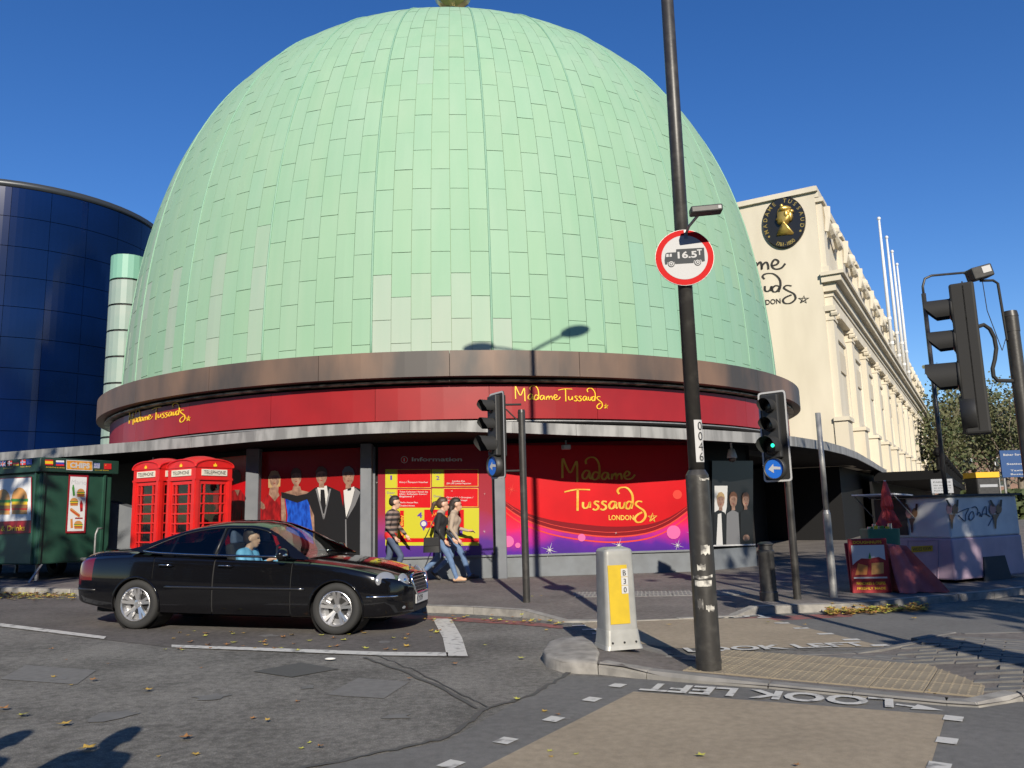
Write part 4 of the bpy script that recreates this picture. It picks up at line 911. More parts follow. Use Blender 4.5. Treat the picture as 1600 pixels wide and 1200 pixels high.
m1.f.append(tuple(range(3*n, 4*n))); m1.m = [0]*len(m1.f); plq = m1.build('oval_plaque', 'plaque_black', cb, world=True)
Z8 = lambda p: (1000+p[0]/3.75, 280+p[1]/3.75)
bust = [(838, 162), (862, 160), (885, 175), (894, 205), (892, 235), (880, 258), (866, 268), (868, 285), (890, 300), (905, 318), (900, 330), (850, 333), (805, 340), (822, 318), (838, 298), (836, 285), (838, 272), (815, 272), (806, 262), (808, 252), (796, 246), (806, 228), (804, 210), (812, 180)]
bp = [EWL.hit(*Z8(p)) for p in bust]; cen = Vector((0, 0, 0))
for p in bp: cen += p/len(bp)
m1 = MB(); n = len(bp)
for k, o in ((1, .12), (.97, .17), (.85, .25), (.6, .31), (.3, .33)): m1.v += [tuple(cen+(p-cen)*k+EWL.n*o) for p in bp]
for j in range(4): m1.f += [(j*n+i, j*n+(i+1) % n, (j+1)*n+(i+1) % n, (j+1)*n+i) for i in range(n)]
m1.f.append(tuple(range(4*n, 5*n))); m1.m = [0]*len(m1.f); m1.build('gilt_bust', 'plaque_gold', plq, True)
m1 = MB(); hb = EWL.hit(*Z8((880, 205)), .2); m1.ell(EWL.hit(*Z8((884, 222)), .2), (.11, .1, .24), 0, 10, 8); m1.ell(EWL.hit(*Z8((858, 182)), .26), (.26, .1, .12), 0); m1.ell(EWL.hit(*Z8((866, 214)), .30), (.10, .06, .16), 0); m1.ell(EWL.hit(*Z8((893, 196)), .2), (.10, .08, .09), 0); m1.ell(EWL.hit(*Z8((836, 166)), .24), (.07, .06, .09), 0); m1.build('gilt_hair', 'plaque_gold', plq, True)
m1 = MB()
def arc_text(s, a0, a1, k, hgt, inward=False):
    n = len(s)
    for i, ch in enumerate(s):
        if ch == ' ': continue
        t = a0+(a1-a0)*i/(n-1); p = OV(t, k, .122); q = OV(t+.01, k, .122); tg = (q-p).normalized()*(1 if a1 > a0 else -1); up = EWL.n.cross(tg)
        vs, fs, W = text2d(ch, .01); sc = hgt/.73; m1.add([p+tg*((x-W/2)*sc)+up*(y*sc) for x, y in vs], fs)
arc_text('MADAME TUSSAUD', R(198), R(-18), .78, uz*.155); arc_text('1761-1850', R(243), R(297), .93, uz*.145)
for a in (R(212), R(-32)): m1.disc(OV(a, .86, .122), .05, EWL.n, 8)
m1.build('plaque_lettering', 'plaque_gold', plq)['kind'] = 'stuff'
mat('painted_black', (.02, .018, .016), .7); m1 = MB()
# painted name, two lines; most of it runs behind the dome
script_word(m1, 'Madame', lambda u, v, h: EWL.hit(*Z8((845+(u-905)*1.42, 470+(-v-290)*1.35)), .012+h), 9, .012)
script_word(m1, 'Tussauds', lambda u, v, h: EWL.hit(*Z8((990+(u-1343)*1.42, 555+(-v-232)*1.02)), .012+h), 9, .012)
EWL.text(m1, 'LONDON', Z8((655, 745)), Z8((826, 727)), 30/3.75, .02, 0, .02); m1.build('painted_name', 'painted_black', cb, world=True)
# flagpoles along the cornice
for i, (pt, pb) in enumerate([((1368, 344), (1395, 559)), ((1383, 373), (1405, 572)), ((1392, 395), (1412, 583)), ((1400, 415), (1418, 589))]):
    k = (pb[0]-800)/FPX; s = ((32*k)-CX)/(D2.x-k*D2.y)
    s -= 2.0; base = LP(s, .6, 0)+Vector((CX, CY, ZAT)); hgt = AT(*pt, base.y).z-ZAT; hgt = max(7, min(11.5, hgt))
    lab = ['white flagpole on the cream cornice, the one closest to the oval plaque', 'white flagpole on the cream cornice, second along from the oval plaque', 'white flagpole on the cream cornice, third along from the oval plaque', 'white flagpole on the cream cornice, farthest along from the oval plaque'][i]
    t = thing('flagpole', lab, 'flagpole', base, group='flagpoles along the cream building')
    m1 = MB(); m1.tube([(0, 0, .0), (0, 0, hgt*.55), (0, 0, hgt)], [.125, .11, .07], 12); m1.build('pole', 'white_paint', t, True)
    m1 = MB(); m1.ell((0, 0, hgt+.1), (.13, .13, .14), 0, 10, 6); m1.build('finial', 'white_paint', t, True)
    w_ = Vector((-D2.y, D2.x))
    for zz in (1.2, 2.9): m1 = MB(); m1.tube([(0, 0, zz), (w_.x*.75, w_.y*.75, zz-.15)], .05, 6); m1.lathe([(.15, zz-.1), (.15, zz+.1)], 10); m1.build('wall_bracket', 'white_paint', t)
# dark porch with ball finials along the foot of the cream building
pr = thing('iron_porch', 'black porch with finials along the foot of the cream building', 'porch', (LP(10, 2.0, 0)+Vector((CX, CY, 0))))
m1 = MB(); base = LP(10, 2.0, 0)
def pbox(m1, s0, s1, o0, o1, z0, z1): m1.add([LP(s, o, z)-base for s in (s0, s1) for o in (o0, o1) for z in (z0, z1)], [(0, 1, 3, 2), (4, 6, 7, 5), (0, 4, 5, 1), (2, 3, 7, 6), (0, 2, 6, 4), (1, 5, 7, 3)])
pbox(m1, 6, 62, .6, 3.4, 2.5, 2.9); m1.build('porch_roof', 'iron_black', pr)
m1 = MB(); pbox(m1, 6, 62, .4, .5, .1, 2.5); m1.build('porch_back', 'shade_black', pr)
for i in range(15):
    s = 6.3+i*3.9; m1 = MB(); q = LP(s, 3.3, 0)-base; m1.tube([(q.x, q.y, .1), (q.x, q.y, 2.5)], .09, 8); m1.build('porch_post', 'iron_black', pr)
    m1 = MB(); m1.tube([(q.x, q.y, 2.9), (q.x, q.y, 3.5)], .10, 8); m1.ell((q.x, q.y, 3.68), (.2, .2, .24), 0, 8, 6); pbox(m1, s-.5, s+.5, 3.2, 3.36, 2.9, 3.08); m1.build('ball_finial', 'iron_black', pr)
# ------------------------------------------------------------------ trees
LEAFP = [(0, -.5), (.28, -.2), (.42, .1), (.2, .22), (0, .55), (-.2, .22), (-.42, .1), (-.28, -.2)]
def tree(label, base, h, crown, nleaf, seed, lsize, m='leaf', group=None, spread=.8, trunk=.28, name='plane_tree'):
    rg = random.Random(seed); t = thing(name, label, 'tree', base, group=group)
    tr = MB(); tips = []
    top = Vector((rg.uniform(-.4, .4), rg.uniform(-.4, .4), h*.55))
    tr.tube([(0, 0, -.1), (top.x*.3, top.y*.3, h*.2), (top.x*.7, top.y*.7, h*.38), top], [trunk*1.25, trunk, trunk*.8, trunk*.55], 10)
    def limb(p, d, L_, r, lv):
        q = p.copy(); pts = [p.copy()]; rs = [r]
        for k in range(4):
            d = (d+Vector((rg.uniform(-.3, .3), rg.uniform(-.3, .3), rg.uniform(-.12, .28)))).normalized(); q = q+d*L_/4; pts.append(q.copy()); rs.append(r*(1-.2*(k+1)))
            if lv < 2 and k > 0: limb(q, (d+Vector((rg.uniform(-1, 1), rg.uniform(-1, 1), rg.uniform(-.2, .6)))).normalized(), L_*.62, r*.5, lv+1)
            if lv >= 1: tips.append(q.copy())
        tr.tube(pts, rs, 6 if lv else 8)
    for k in range(9):
        a = k*2.4+rg.uniform(-.4, .4); z = h*(.26+.032*k); p = Vector((top.x*z/h, top.y*z/h, z)); el = .35+.09*k
        limb(p, Vector((math.cos(a)*math.cos(el), math.sin(a)*math.cos(el), math.sin(el))), crown*rg.uniform(.7, 1.05), trunk*.42, 0)
    limb(top, Vector((0, 0, 1)), h*.36, trunk*.5, 0)
    tr.build('trunk', 'bark', t, True)
    lf = MB(); 
    for k in range(nleaf):
        c = rg.choice(tips)+Vector((rg.gauss(0, 1), rg.gauss(0, 1), rg.gauss(0, .8)))*spread*.5
        ax = Vector((rg.gauss(0, 1), rg.gauss(0, 1), rg.gauss(0, 1))).normalized(); b = ax.orthogonal().normalized(); b.rotate(Matrix.Rotation(rg.uniform(0, 6.28), 3, ax)); e = ax.cross(b); s = lsize*rg.uniform(.6, 1.25)
        o = len(lf.v); lf.v += [tuple(c+b*(s*.5)), tuple(c+e*(s*.34)-ax*s*.1), tuple(c-b*(s*.5)), tuple(c-e*(s*.34)-ax*s*.1)]; lf.f.append((o, o+1, o+2, o+3)); lf.m.append(0 if rg.random() < .72 else 1)
    lf.build('crown', [m, 'leaf_dark'], t)
    return t
tp = [(1470, 74, 10., 3.2), (1508, 84, 13., 5.0), (1550, 92, 12.5, 5.5), (1596, 78, 10., 4.5), (1640, 88, 12, 5), (1490, 110, 12, 5.5), (1575, 118, 13.5, 6)]
tl = ['slender plane tree against the far end of the cream building', 'tall pale-trunked plane tree behind the yellow-topped kiosk', 'broad plane tree standing behind the hanging blue sign', 'plane tree thick with leaves beside the blue sign', 'plane tree at the street edge beyond the blue sign', 'distant plane tree showing past the end of the cream building', 'distant broad plane tree at the end of the street']
for i, (px, Y, h, c) in enumerate(tp):
    p = AT(px, 770, Y); tree(tl[i], (p.x, p.y, 0), h, c, 3000, 20+i, .40, 'leaf', 'plane trees at the end of the street', 1.6, .3)
# street trees on the camera's side whose shade falls on the stalls
tree('plane tree on the near pavement shading the ice cream trailer', (11.6, -2.2, 0), 11.5, 4.4, 5200, 41, .42, 'leaf', 'street trees on the near pavement', 1.3, .3)
tree('plane tree on the near pavement shading the green food stall', (-11.4, .2, 0), 11., 3.6, 5200, 44, .42, 'leaf', 'street trees on the near pavement', 1.3, .3)
# far side of the street
mat('brick_brown', (.22, .13, .09), .85, col2=(.17, .10, .075), scale=3); mat('brick_pale', (.34, .29, .23), .85, col2=(.28, .24, .19), scale=2); mat('window_dark', (.02, .025, .03), .1, spec=.8)
def terrace(name, label, o, d, L_, dep, h, m, nb, nf, seed=1):
    o = Vector(o); d = Vector((d[0], d[1], 0)).normalized(); n = Vector((d.y, -d.x, 0)); t = thing(name, label, 'building', o)
    m1 = MB(); m1.prism([(0, 0, 0), d*L_, d*L_+Vector((0, 0, h)), Vector((0, 0, h))], -n*dep); m1.build('wall', m, t)
    m1 = MB(); m1.prism([n*.3+Vector((0, 0, h)), d*L_+n*.3+Vector((0, 0, h)), d*L_+n*.3+Vector((0, 0, h+.5)), n*.3+Vector((0, 0, h+.5))], -n*dep); m1.build('parapet', 'cream_deep', t)
    bw = L_/nb; fh = h/nf
    for i in range(nb):
        for j in range(nf):
            c = d*(bw*(i+.5))+Vector((0, 0, fh*(j+.52))); a = d*bw*.22; u = Vector((0, 0, fh*.3))
            m1 = MB(); m1.prism([c-a-u+n*.06, c+a-u+n*.06, c+a+u+n*.06, c-a+u+n*.06], -n*.1); fo = m1.build('window', 'white_paint', t)
            for sx in (-1, 1):
                m2 = MB(); cc = c+d*(sx*bw*.105)+n*.065; a2 = d*bw*.09; u2 = u*.92; m2.prism([cc-a2-u2, cc+a2-u2, cc+a2+u2, cc-a2+u2], -n*.02); m2.build('pane', 'window_dark', fo)
    return t
terrace('brick_terrace', 'brown brick terrace at the end of the street behind the trees', (40, 150, 0), (1, -.1), 90, 12, 13, 'brick_brown', 18, 4)
terrace('stone_terrace', 'pale terrace across the road behind the viewer', (75, -46, 0), (-1, 0), 150, 14, 22.5, 'brick_brown', 30, 7)
m1 = MB(); rg = random.Random(5)
for k in range(5000):
    s = rg.random(); p = Vector((33+s*42, 62+s*6+rg.uniform(-.8, .8), rg.uniform(.1, 2.2))); ax = Vector((rg.gauss(0, 1), rg.gauss(0, 1), rg.gauss(0, 1))).normalized(); b = ax.orthogonal().normalized(); e = ax.cross(b); sz = .3
    o = len(m1.v); m1.v += [tuple(p+b*sz), tuple(p+e*sz*.7), tuple(p-b*sz), tuple(p-e*sz*.7)]; m1.f.append((o, o+1, o+2, o+3)); m1.m.append(0)
hg = m1.build('hedge', 'leaf_dark'); tag(hg, 'dark clipped hedge at the foot of the far trees', 'hedge')
# ------------------------------------------------------------------ lamp column with the weight-limit sign
lp = G(1108, 1046, .03); lamp = thing('lamp_column', 'tall black lamp column with number 0046 on the traffic island', 'lamp post', lp)
def LZ(px, py): return AT(px, py, lp.y-.06).z-lp.z
zs_ = LZ(1094, 742)
m1 = MB(); m1.tube([(0, 0, -.05), (0, 0, zs_-.06), (0, 0, zs_)], [.114, .110, .108], 24); m1.tube([(0, 0, zs_), (0, 0, zs_+.05)], [.108, .08], 24, cap=False)
m1.tube([(0, 0, .06), (0, 0, .09)], .118, 24); base_o = m1.build('base', 'pole_black', lamp); smooth_by_angle(base_o)
m1 = MB(); m1.tube([(0, 0, zs_), (0, 0, 5.5), (0, 0, 10.5)], [.075, .068, .055], 20); m1.build('shaft', 'pole_black', lamp, True)
# worn stickers and scraped paint on the base
mat('sticker', (.55, .53, .48), .7, col2=(.09, .085, .08), scale=16, detail=8, lo=.40, hi=.60)
def wrap(px0, px1, py0, py1, r, m, parent, name, jag=0, off=.003):
    m1 = MB(); z0, z1 = LZ((px0+px1)/2, py1), LZ((px0+px1)/2, py0); cxp = PROJ(lp+Vector((0, 0, (z0+z1)/2)))[0]; rp = r*FPX/lp.y
    a0 = math.asin(max(-.98, min(.98, (px0-cxp)/rp))); a1 = math.asin(max(-.98, min(.98, (px1-cxp)/rp))); n = 7; va = math.atan2(lp.x, lp.y); rg = random.Random(px0+py0)
    for i in range(n+1):
        a = a0+(a1-a0)*i/n+va*-1; j = jag
        for z in (z0+rg.uniform(0, j), z1-rg.uniform(0, j)): m1.v.append(((r+off)*math.sin(a), -(r+off)*math.cos(a), z))
    m1.f = [(2*i, 2*i+2, 2*i+3, 2*i+1) for i in range(n)]; m1.m = [0]*n; return m1.build(name, m, parent)
wrap(1087, 1111, 906, 916, .1115, 'sticker', base_o, 'torn_sticker', .005); wrap(1084, 1112, 897, 905, .1115, 'sticker', base_o, 'torn_sticker', .02); wrap(1090, 1102, 880, 892, .1115, 'sticker', base_o, 'torn_sticker', .02)
wrap(1091, 1099, 934, 952, .1115, 'sticker', base_o, 'torn_sticker', .03); wrap(1103, 1115, 942, 956, .1115, 'sticker', base_o, 'torn_sticker', .03); wrap(1095, 1108, 850, 868, .1115, 'sticker', base_o, 'torn_sticker', .03); wrap(1092, 1112, 745, 752, .1115, 'sticker', base_o, 'torn_sticker', .02)
npl = wrap(1086, 1101, 656, 722, .0745, 'sign_white', lamp, 'number_plate', 0, .004)
m1 = MB()
for i, ch in enumerate('0046'):
    z = LZ(1094, 665+i*16.0); vs, fs, W = text2d(ch, .0); hh = .085/.73; va = -math.atan2(lp.x, lp.y)
    cxp = PROJ(lp+Vector((0, 0, z)))[0]; ac = math.asin(max(-.9, min(.9, (1092.5+i*.9-cxp)/(.0745*FPX/lp.y))))
    m1.add([Vector((.0835*math.sin(ac+va+(x-W/2)*hh/.0835), -.0835*math.cos(ac+va+(x-W/2)*hh/.0835), z+y*hh-.043)) for x, y in vs], fs)
m1.build('number_characters', 'ink', npl)
# two lantern arms at the head
for sg, nm in ((1, 0), (-1, 1)):
    m1 = MB(); ca, sa = sg*math.cos(R(33)), sg*math.sin(R(33)); m1.tube([(0, 0, 10.37), (ca*.12, sa*.12, 10.54), (ca*.7, sa*.7, 10.74), (ca*1.05, sa*1.05, 10.84)], [.04, .035, .03, .03], 10); ar = m1.build('lantern_arm', 'pole_black', lamp, True)
    m1 = MB(); m1.ell((ca*1.3, sa*1.3, 10.88), (.42, .17, .11), 0, 14, 8, rotz(R(33)) @ Matrix.Rotation(-sg*.12, 3, 'Y')); m1.build('lantern', 'hood_grey', ar, True)
# sign: red ring, white disc, lorry and 16.5T
sz = LZ(1076, 404); srad = 46.5*lp.y/FPX; yaw = R(-6)
sign = thing('weight_limit_sign', 'round white red-rimmed 16.5T lorry weight limit sign on the lamp column', 'road sign', lp+Vector((0, 0, sz)), yaw)
Mx = Matrix.Rotation(R(90), 3, 'X')
m1 = MB(); m1.tube([(0, -.085, 0), (0, -.10, 0)], srad, 40); m1.build('plate', 'galv', sign)
m1 = MB(); m1.disc((0, -.102, 0), srad*.985, (0, -1, 0), 44); m1.build('rim', 'sign_red', sign)
m1 = MB(); m1.disc((0, -.104, 0), srad*.785, (0, -1, 0), 44); fc = m1.build('face', 'sign_white', sign)
def sp(x, y, o=-.1065): return Vector((x*srad/172., o, y*srad/172.))      # 172 = radius in enlarged picture units
m1 = MB()
lorry = [(-118, -12), (-110, 28), (-100, 34), (-62, 34), (-48, 34), (-46, 52), (116, 52), (116, -30), (100, -34), (95, -20), (74, -14), (54, -22), (50, -38), (-56, -38), (-60, -24), (-80, -18), (-100, -24), (-104, -38), (-116, -38)]
m1.add([sp(x, y) for x, y in lorry], [tuple(range(len(lorry)))]); m1.build('lorry_symbol', 'sign_dark', fc)
m1 = MB()
for cx in (-80, 74):
    m1.disc(sp(cx, -36, -.1075), 20*srad/172, (0, -1, 0), 18, 1); m1.disc(sp(cx, -36, -.109), 15.5*srad/172, (0, -1, 0), 18, 0); m1.disc(sp(cx, -36, -.1105), 10*srad/172, (0, -1, 0), 18, 1); m1.disc(sp(cx, -36, -.112), 6*srad/172, (0, -1, 0), 18, 0)
for (x0, x1) in ((-108, -92), (-88, -74)): m1.add([sp(x0, 8, -.1075), sp(x1, 8, -.1075), sp(x1, 26, -.1075), sp(x0+3, 26, -.1075)], [(0, 1, 2, 3)], 0)
put_text(m1, '16.5', sp(-40, -4, -.1075), Vector((1, 0, 0)), Vector((0, 0, 1))*(40*srad/172/.73), 0, .03, 112*srad/172); put_text(m1, 'T', sp(74, 10, -.1075), Vector((1, 0, 0)), Vector((0, 0, 1))*(34*srad/172/.73), 0, .03, 28*srad/172)
m1.build('sign_characters', ['sign_white', 'sign_dark'], fc)['kind'] = 'stuff'
m1 = MB(); m1.box((0, -.04, .12), (.06, .1, .05)); m1.box((0, -.04, -.12), (.06, .1, .05)); m1.lathe([(.078, .09), (.078, .15)], 16); m1.lathe([(.078, -.15), (.078, -.09)], 16); m1.build('clip', 'galv', sign)
# small spotlight over the sign
zl = LZ(1110, 328); sl = thing('sign_lamp', 'black box spotlight on an arm over the weight limit sign', 'light', lp+Vector((0, 0, zl)), R(-3))
pl2 = AT(1111, 329, lp.y-.42); zl = pl2.z-lp.z; sl.location.z = pl2.z; m1 = MB(); c = Vector((pl2.x-lp.x-.03, -.42, 0)); Mr = Matrix.Rotation(R(-3), 3, 'Y')
m1.box(c, (.30, .13, .07), 0, Mr); bevel(m1.build('housing', 'black_paint', sl), .014, 2)
m1 = MB(); m1.box(c+Vector((.12, -.067, .006)), (.03, .004, .03)); m1.build('label_plate', 'sign_white', sl)
m1 = MB(); m1.tube([(.02, -.06, -.12), (.04, -.2, -.07), c+Vector((-.06, .05, -.02))], .014, 8); m1.box((.02, -.08, -.12), (.035, .06, .09)); m1.lathe([(.079, -.14), (.079, -.10)], 16); m1.build('bracket', 'galv', sl)
# ------------------------------------------------------------------ illuminated bollard B30
bp_ = G(968, 1014, .1); bl = thing('traffic_bollard', 'silver box bollard with yellow panel numbered B30 on the island nose', 'bollard', (bp_.x, bp_.y+.12, .1), R(17))
def rbox(m1, w0, d0, z0, w1, d1, z1, mi=0, n=4, rr=.04, cap=True):
    o = len(m1.v)
    for (w_, d_, z_) in ((w0, d0, z0), (w1, d1, z1)):
        for (sx, sy, a0) in ((1, 1, 0), (-1, 1, 90), (-1, -1, 180), (1, -1, 270)):
            for k in range(n+1):
                a = R(a0+90*k/n); m1.v.append((sx*(w_/2-rr)+rr*math.cos(a), sy*(d_/2-rr)+rr*math.sin(a), z_))
    N = 4*(n+1)
    for k in range(N): m1.f.append((o+k, o+(k+1) % N, o+N+(k+1) % N, o+N+k)); m1.m.append(mi)
    if cap: m1.f.append(tuple(o+N+k for k in range(N))); m1.m.append(mi); m1.f.append(tuple(o+k for k in range(N))[::-1]); m1.m.append(mi)
bw, bd, bh = .37, .30, 1.0
m1 = MB(); rbox(m1, bw+.05, bd+.07, .0, bw+.03, bd+.05, .04); rbox(m1, bw+.02, bd+.04, .04, bw-.01, bd, .19); m1.build('base_casting', 'alu_box', bl)
for i in range(3):
    for (x, y, nx, ny) in ((-.13+.13*i, -bd/2-.014, 0, -1), (bw/2+.006, -.09+.09*i, 1, 0)):
        m1 = MB(); m1.tube([(x, y, .07), (x+nx*.012, y+ny*.012, .07)], .011, 8); m1.build('bolt', 'hood_grey', bl)
m1 = MB(); rbox(m1, bw-.015, bd-.01, .19, bw-.045, bd-.03, bh-.05, 0, 4, .045, False); 
for (k0, k1, za, zb) in ((1, .985, bh-.05, bh-.02), (.985, .9, bh-.02, bh+.0), (.9, .6, bh+.0, bh+.018)): rbox(m1, (bw-.045)*k0, (bd-.03)*k0, za, (bw-.045)*k1, (bd-.03)*k1, zb, 0, 4, .045*k1, zb > bh+.01)
smooth_by_angle(m1.build('shell', 'alu_box', bl), 50)
m1 = MB(); yf = -bd/2-.002
def fy(z): return -(bd-.01)/2+.010*(z-.19)/.76-.006
m1.add([(-.135, fy(.25), .25), (.085, fy(.25), .25), (.075, fy(.84), .84), (-.14, fy(.84), .84)], [(0, 1, 2, 3)]); yp = m1.build('yellow_panel', 'yellow_panel', bl)
for i, ch in enumerate('B30'):
    z = .76-.085*i; x = .045; m1 = MB(); m1.add([(x-.04, fy(z)-.004, z-.04), (x+.035, fy(z)-.004, z-.04), (x+.035, fy(z)-.004, z+.04), (x-.04, fy(z)-.004, z+.04)], [(0, 1, 2, 3)]); tl_ = m1.build('number_tile', 'sign_white', bl)
    m1 = MB(); vs, fs, W = text2d(ch, .01); m1.add([(x-.002+(q-W/2)*.075, fy(z)-.0065, z-.028+y*.075) for q, y in vs], fs); m1.build('character', 'ink', tl_)
# ------------------------------------------------------------------ traffic signals
def signal_head(t, z, yaw, off=(0, 0), lit=None, arrow=True, bm='signal_black', back='hood_grey', border=True, big=True, slim=False):
    Rz = rotz(yaw); O = Vector((off[0], off[1], z))
    def T(p): return O+Rz @ Vector(p)
    W_, H_ = (.2 if slim else .46), 1.40 if arrow else 1.1
    def rrect(w, h, y, r=.05):
        pts = []
        for (sx, sz, a0) in ((1, 1, 0), (-1, 1, 90), (-1, -1, 180), (1, -1, 270)):
            for k in range(4): a = R(a0+30*k); pts.append(T((sx*(w/2-r)+r*math.cos(a), y, H_/2+sz*(h/2-r)+r*math.sin(a))))
        return pts
    m1 = MB(); m1.prism(rrect(W_, H_, -.005), Rz @ Vector((0, .012, 0))); bb = m1.build('backing_board', back, t)
    if border:
        m1 = MB(); a = rrect(W_, H_, -.008); b = rrect(W_-.055, H_-.055, -.008, .035); n = len(a); m1.add(a+b, [(i, (i+1) % n, n+(i+1) % n, n+i) for i in range(n)]); m1.build('white_border', 'sign_white', bb)
    zz = [H_-.24, H_-.53, H_-.86] ; rr = [.105, .105, .14 if big else .105]
    m1 = MB(); m1.box(T((0, -.06, H_-.55)), (.18 if slim else .27, .10, .98), 0, Rz); hs = m1.build('housing', bm, t); bevel(hs, .02, 2)
    m1 = MB(); m1.box(T((0, -.01 if slim else .05, H_-.55 if not slim else H_*.5)), (.20 if slim else .26, .2 if slim else .1, H_-.04 if slim else 1.0), 0, Rz); bevel(m1.build('rear_casing', back, t), .02, 2)
    for i in range(3):
        r = rr[i]; m1 = MB(); n = 18; A0, A1 = R(-38), R(218); Lh = .27 if i == 2 else .22
        for j, (y, k) in enumerate(((-.10, 1.), (-.10-Lh, 1.04))):
            for q in range(n+1):
                a = A0+(A1-A0)*q/n; yy = y+(0 if j == 0 else Lh*.45*max(0, -math.sin(a)+.25)); m1.v.append(tuple(T((r*k*math.cos(a), yy, zz[i]+r*k*math.sin(a)))))
        for q in range(n): m1.f.append((q, q+1, n+2+q, n+1+q)); m1.m.append(0)
        m1.tube([T((0, -.095, zz[i])), T((0, -.115, zz[i]))], r*1.08, 20)
        hd = m1.build('visor', back, t, True)
        m1 = MB(); m1.ell(T((0, -.116, zz[i])), (r*.93, .02, r*.93), 0, 16, 8, Rz); m1.build('lens', 'lens_dark', hd, True)
        if lit == i: m1 = MB(); m1.ell(T((.02, -.139, zz[i]+.01)), (.03, .012, .03), 0, 12, 6, Rz); m1.build('lit_lamp', 'green_lamp', hd, True)
    if arrow:
        r = .14; za = .2; m1 = MB(); m1.lathe([(r*1.16, 0), (r*1.2, .12), (r*1.1, .12), (r*1.06, .05), (r*1.04, .02)], 26, 0, Matrix.Translation(T((0, -.008, za))) @ (Rz @ Matrix.Rotation(R(90), 3, 'X')).to_4x4())
        hd = m1.build('arrow_housing', bm, t, True)
        m1 = MB(); nrm = Rz @ Vector((0, -1, 0)); m1.disc(T((0, -.10, za)), r*1.07, nrm, 30); m1.build('arrow_face', 'sign_blue', hd)
        m1 = MB(); k = r*.9; m1.add([T((x*k, -.104, za+y*k)) for x, y in ((-.78, -.08), (-.08, .58), (-.08, .26), (.80, .14), (.80, -.16), (-.08, -.1), (-.08, -.55))], [tuple(range(7))]); m1.build('arrow', 'sign_white', hd)
def signal(label, base, ptop, pr, hz, yaw, off, lit=None, arrow=True, brack=True, **kw):
    t = thing('traffic_signal', label, 'traffic light', base, group='traffic signals at the crossing')
    m1 = MB(); m1.tube([(0, 0, -.05), (0, 0, ptop)], pr, 18); m1.tube([(0, 0, ptop), (0, 0, ptop+.05)], [pr*1.1, pr*.95], 18); m1.tube([(0, 0, ptop-.14), (0, 0, ptop)], pr*1.06, 18); smooth_by_angle(m1.build('post', 'pole_black', t))
    signal_head(t, hz, yaw, off, lit, arrow, **kw)
    if brack:
        o = Vector((off[0], off[1], 0)); d = rotz(yaw) @ Vector((0, .09, 0))
        for zz in (hz+.12, hz+1.2): m1 = MB(); m1.tube([(0, 0, zz), o+d+Vector((0, 0, zz))], .018, 8); m1.build('bracket', 'hood_grey', t)
        m1 = MB(); m1.tube([o+d+Vector((0, 0, hz+1.15)), o+d+Vector((.08, .02, hz+1.12)), (.02, 0, hz+.85), (0, 0, hz+.8)], .012, 6)
        m1.build('cable', 'hood_grey', t, True)
    return t
b1 = G(823, 941, .108); 
z1b = AT(782, 748, b1.y).z-b1.z; hx = AT(776, 700, b1.y).x-b1.x
signal('black traffic signal on a dark post before the information poster, seen edge on', b1, AT(812, 645, b1.y).z-b1.z, .057, z1b, R(-58), (hx+.02, -.06))
b2 = G(1246, 936, .108); hx2 = AT(1205, 700, b2.y-.1).x-b2.x
signal('white-edged traffic signal showing a small green light', b2, AT(1228, 640, b2.y).z-b2.z, .057, AT(1205, 753, b2.y-.1).z-b2.z, R(-44), (hx2+.07, -.10), lit=2)
b3y = 7.0; b3 = AT(1579, 495, b3y); p3h = b3.z; hb = AT(1532, 682, b3y); ht = AT(1520, 440, b3y)
s3 = signal('dark traffic signal with a detector box on top, seen from the side against the sky', (b3.x, b3y, .05), b3.z-.05, .058, hb.z-.05, R(-121), (hb.x-b3.x, 0.), border=False, brack=False, slim=True)
m1 = MB(); dz = AT(1530, 427, b3y).z-.05; dx = AT(1530, 427, b3y).x-b3.x; Mr = Matrix.Rotation(R(-14), 3, 'Y')
m1.box((dx, 0, dz), (.19, .13, .115), 0, Mr); do = m1.build('detector', 'black_paint', s3); bevel(do, .012, 2)
m1 = MB(); m1.box((dx+.03, -.067, dz+.02), (.08, .004, .06), 0, Mr); m1.build('detector_label', 'sign_white', do)
m1 = MB(); zb_ = AT(1566, 532, b3y).z-.05; xb = AT(1557, 440, b3y).x-b3.x; m1.tube([(-.06, 0, zb_), (xb+.03, 0, zb_), (xb+.01, 0, dz-.1), (xb-.03, 0, dz-.07), (dx, 0, dz-.07)], .012, 8)
m1.tube([(dx+.02, 0, dz-.06), (dx+.03, 0, dz-.35), (dx+.12, 0, dz-.72), (dx+.17, 0, dz-.6)], .004, 6); m1.tube([(hb.x-b3.x+.08, 0, dz-.5), (hb.x-b3.x+.15, 0, dz-.48), (hb.x-b3.x+.20, 0, dz-.52), (hb.x-b3.x+.23, 0, dz-.6), (hb.x-b3.x+.235, 0, dz-.7), (hb.x-b3.x+.21, 0, dz-.8), (hb.x-b3.x+.18, 0, dz-.88), (hb.x-b3.x+.18, 0, dz-.95), (hb.x-b3.x+.21, 0, dz-.99), (0, 0, dz-1.0)], .018, 8); m1.build('detector_bracket', 'hood_grey', s3)
signal('traffic signal on the near pavement throwing its shadow across the road', (6.05, 1.2, .05), 3.4, .057, 2.1, R(150), (0, -.12))
signal('traffic signal on the near pavement with its shadow on the block paving', (5.1, 2.0, .05), 3.4, .057, 2.2, R(170), (0, -.12))
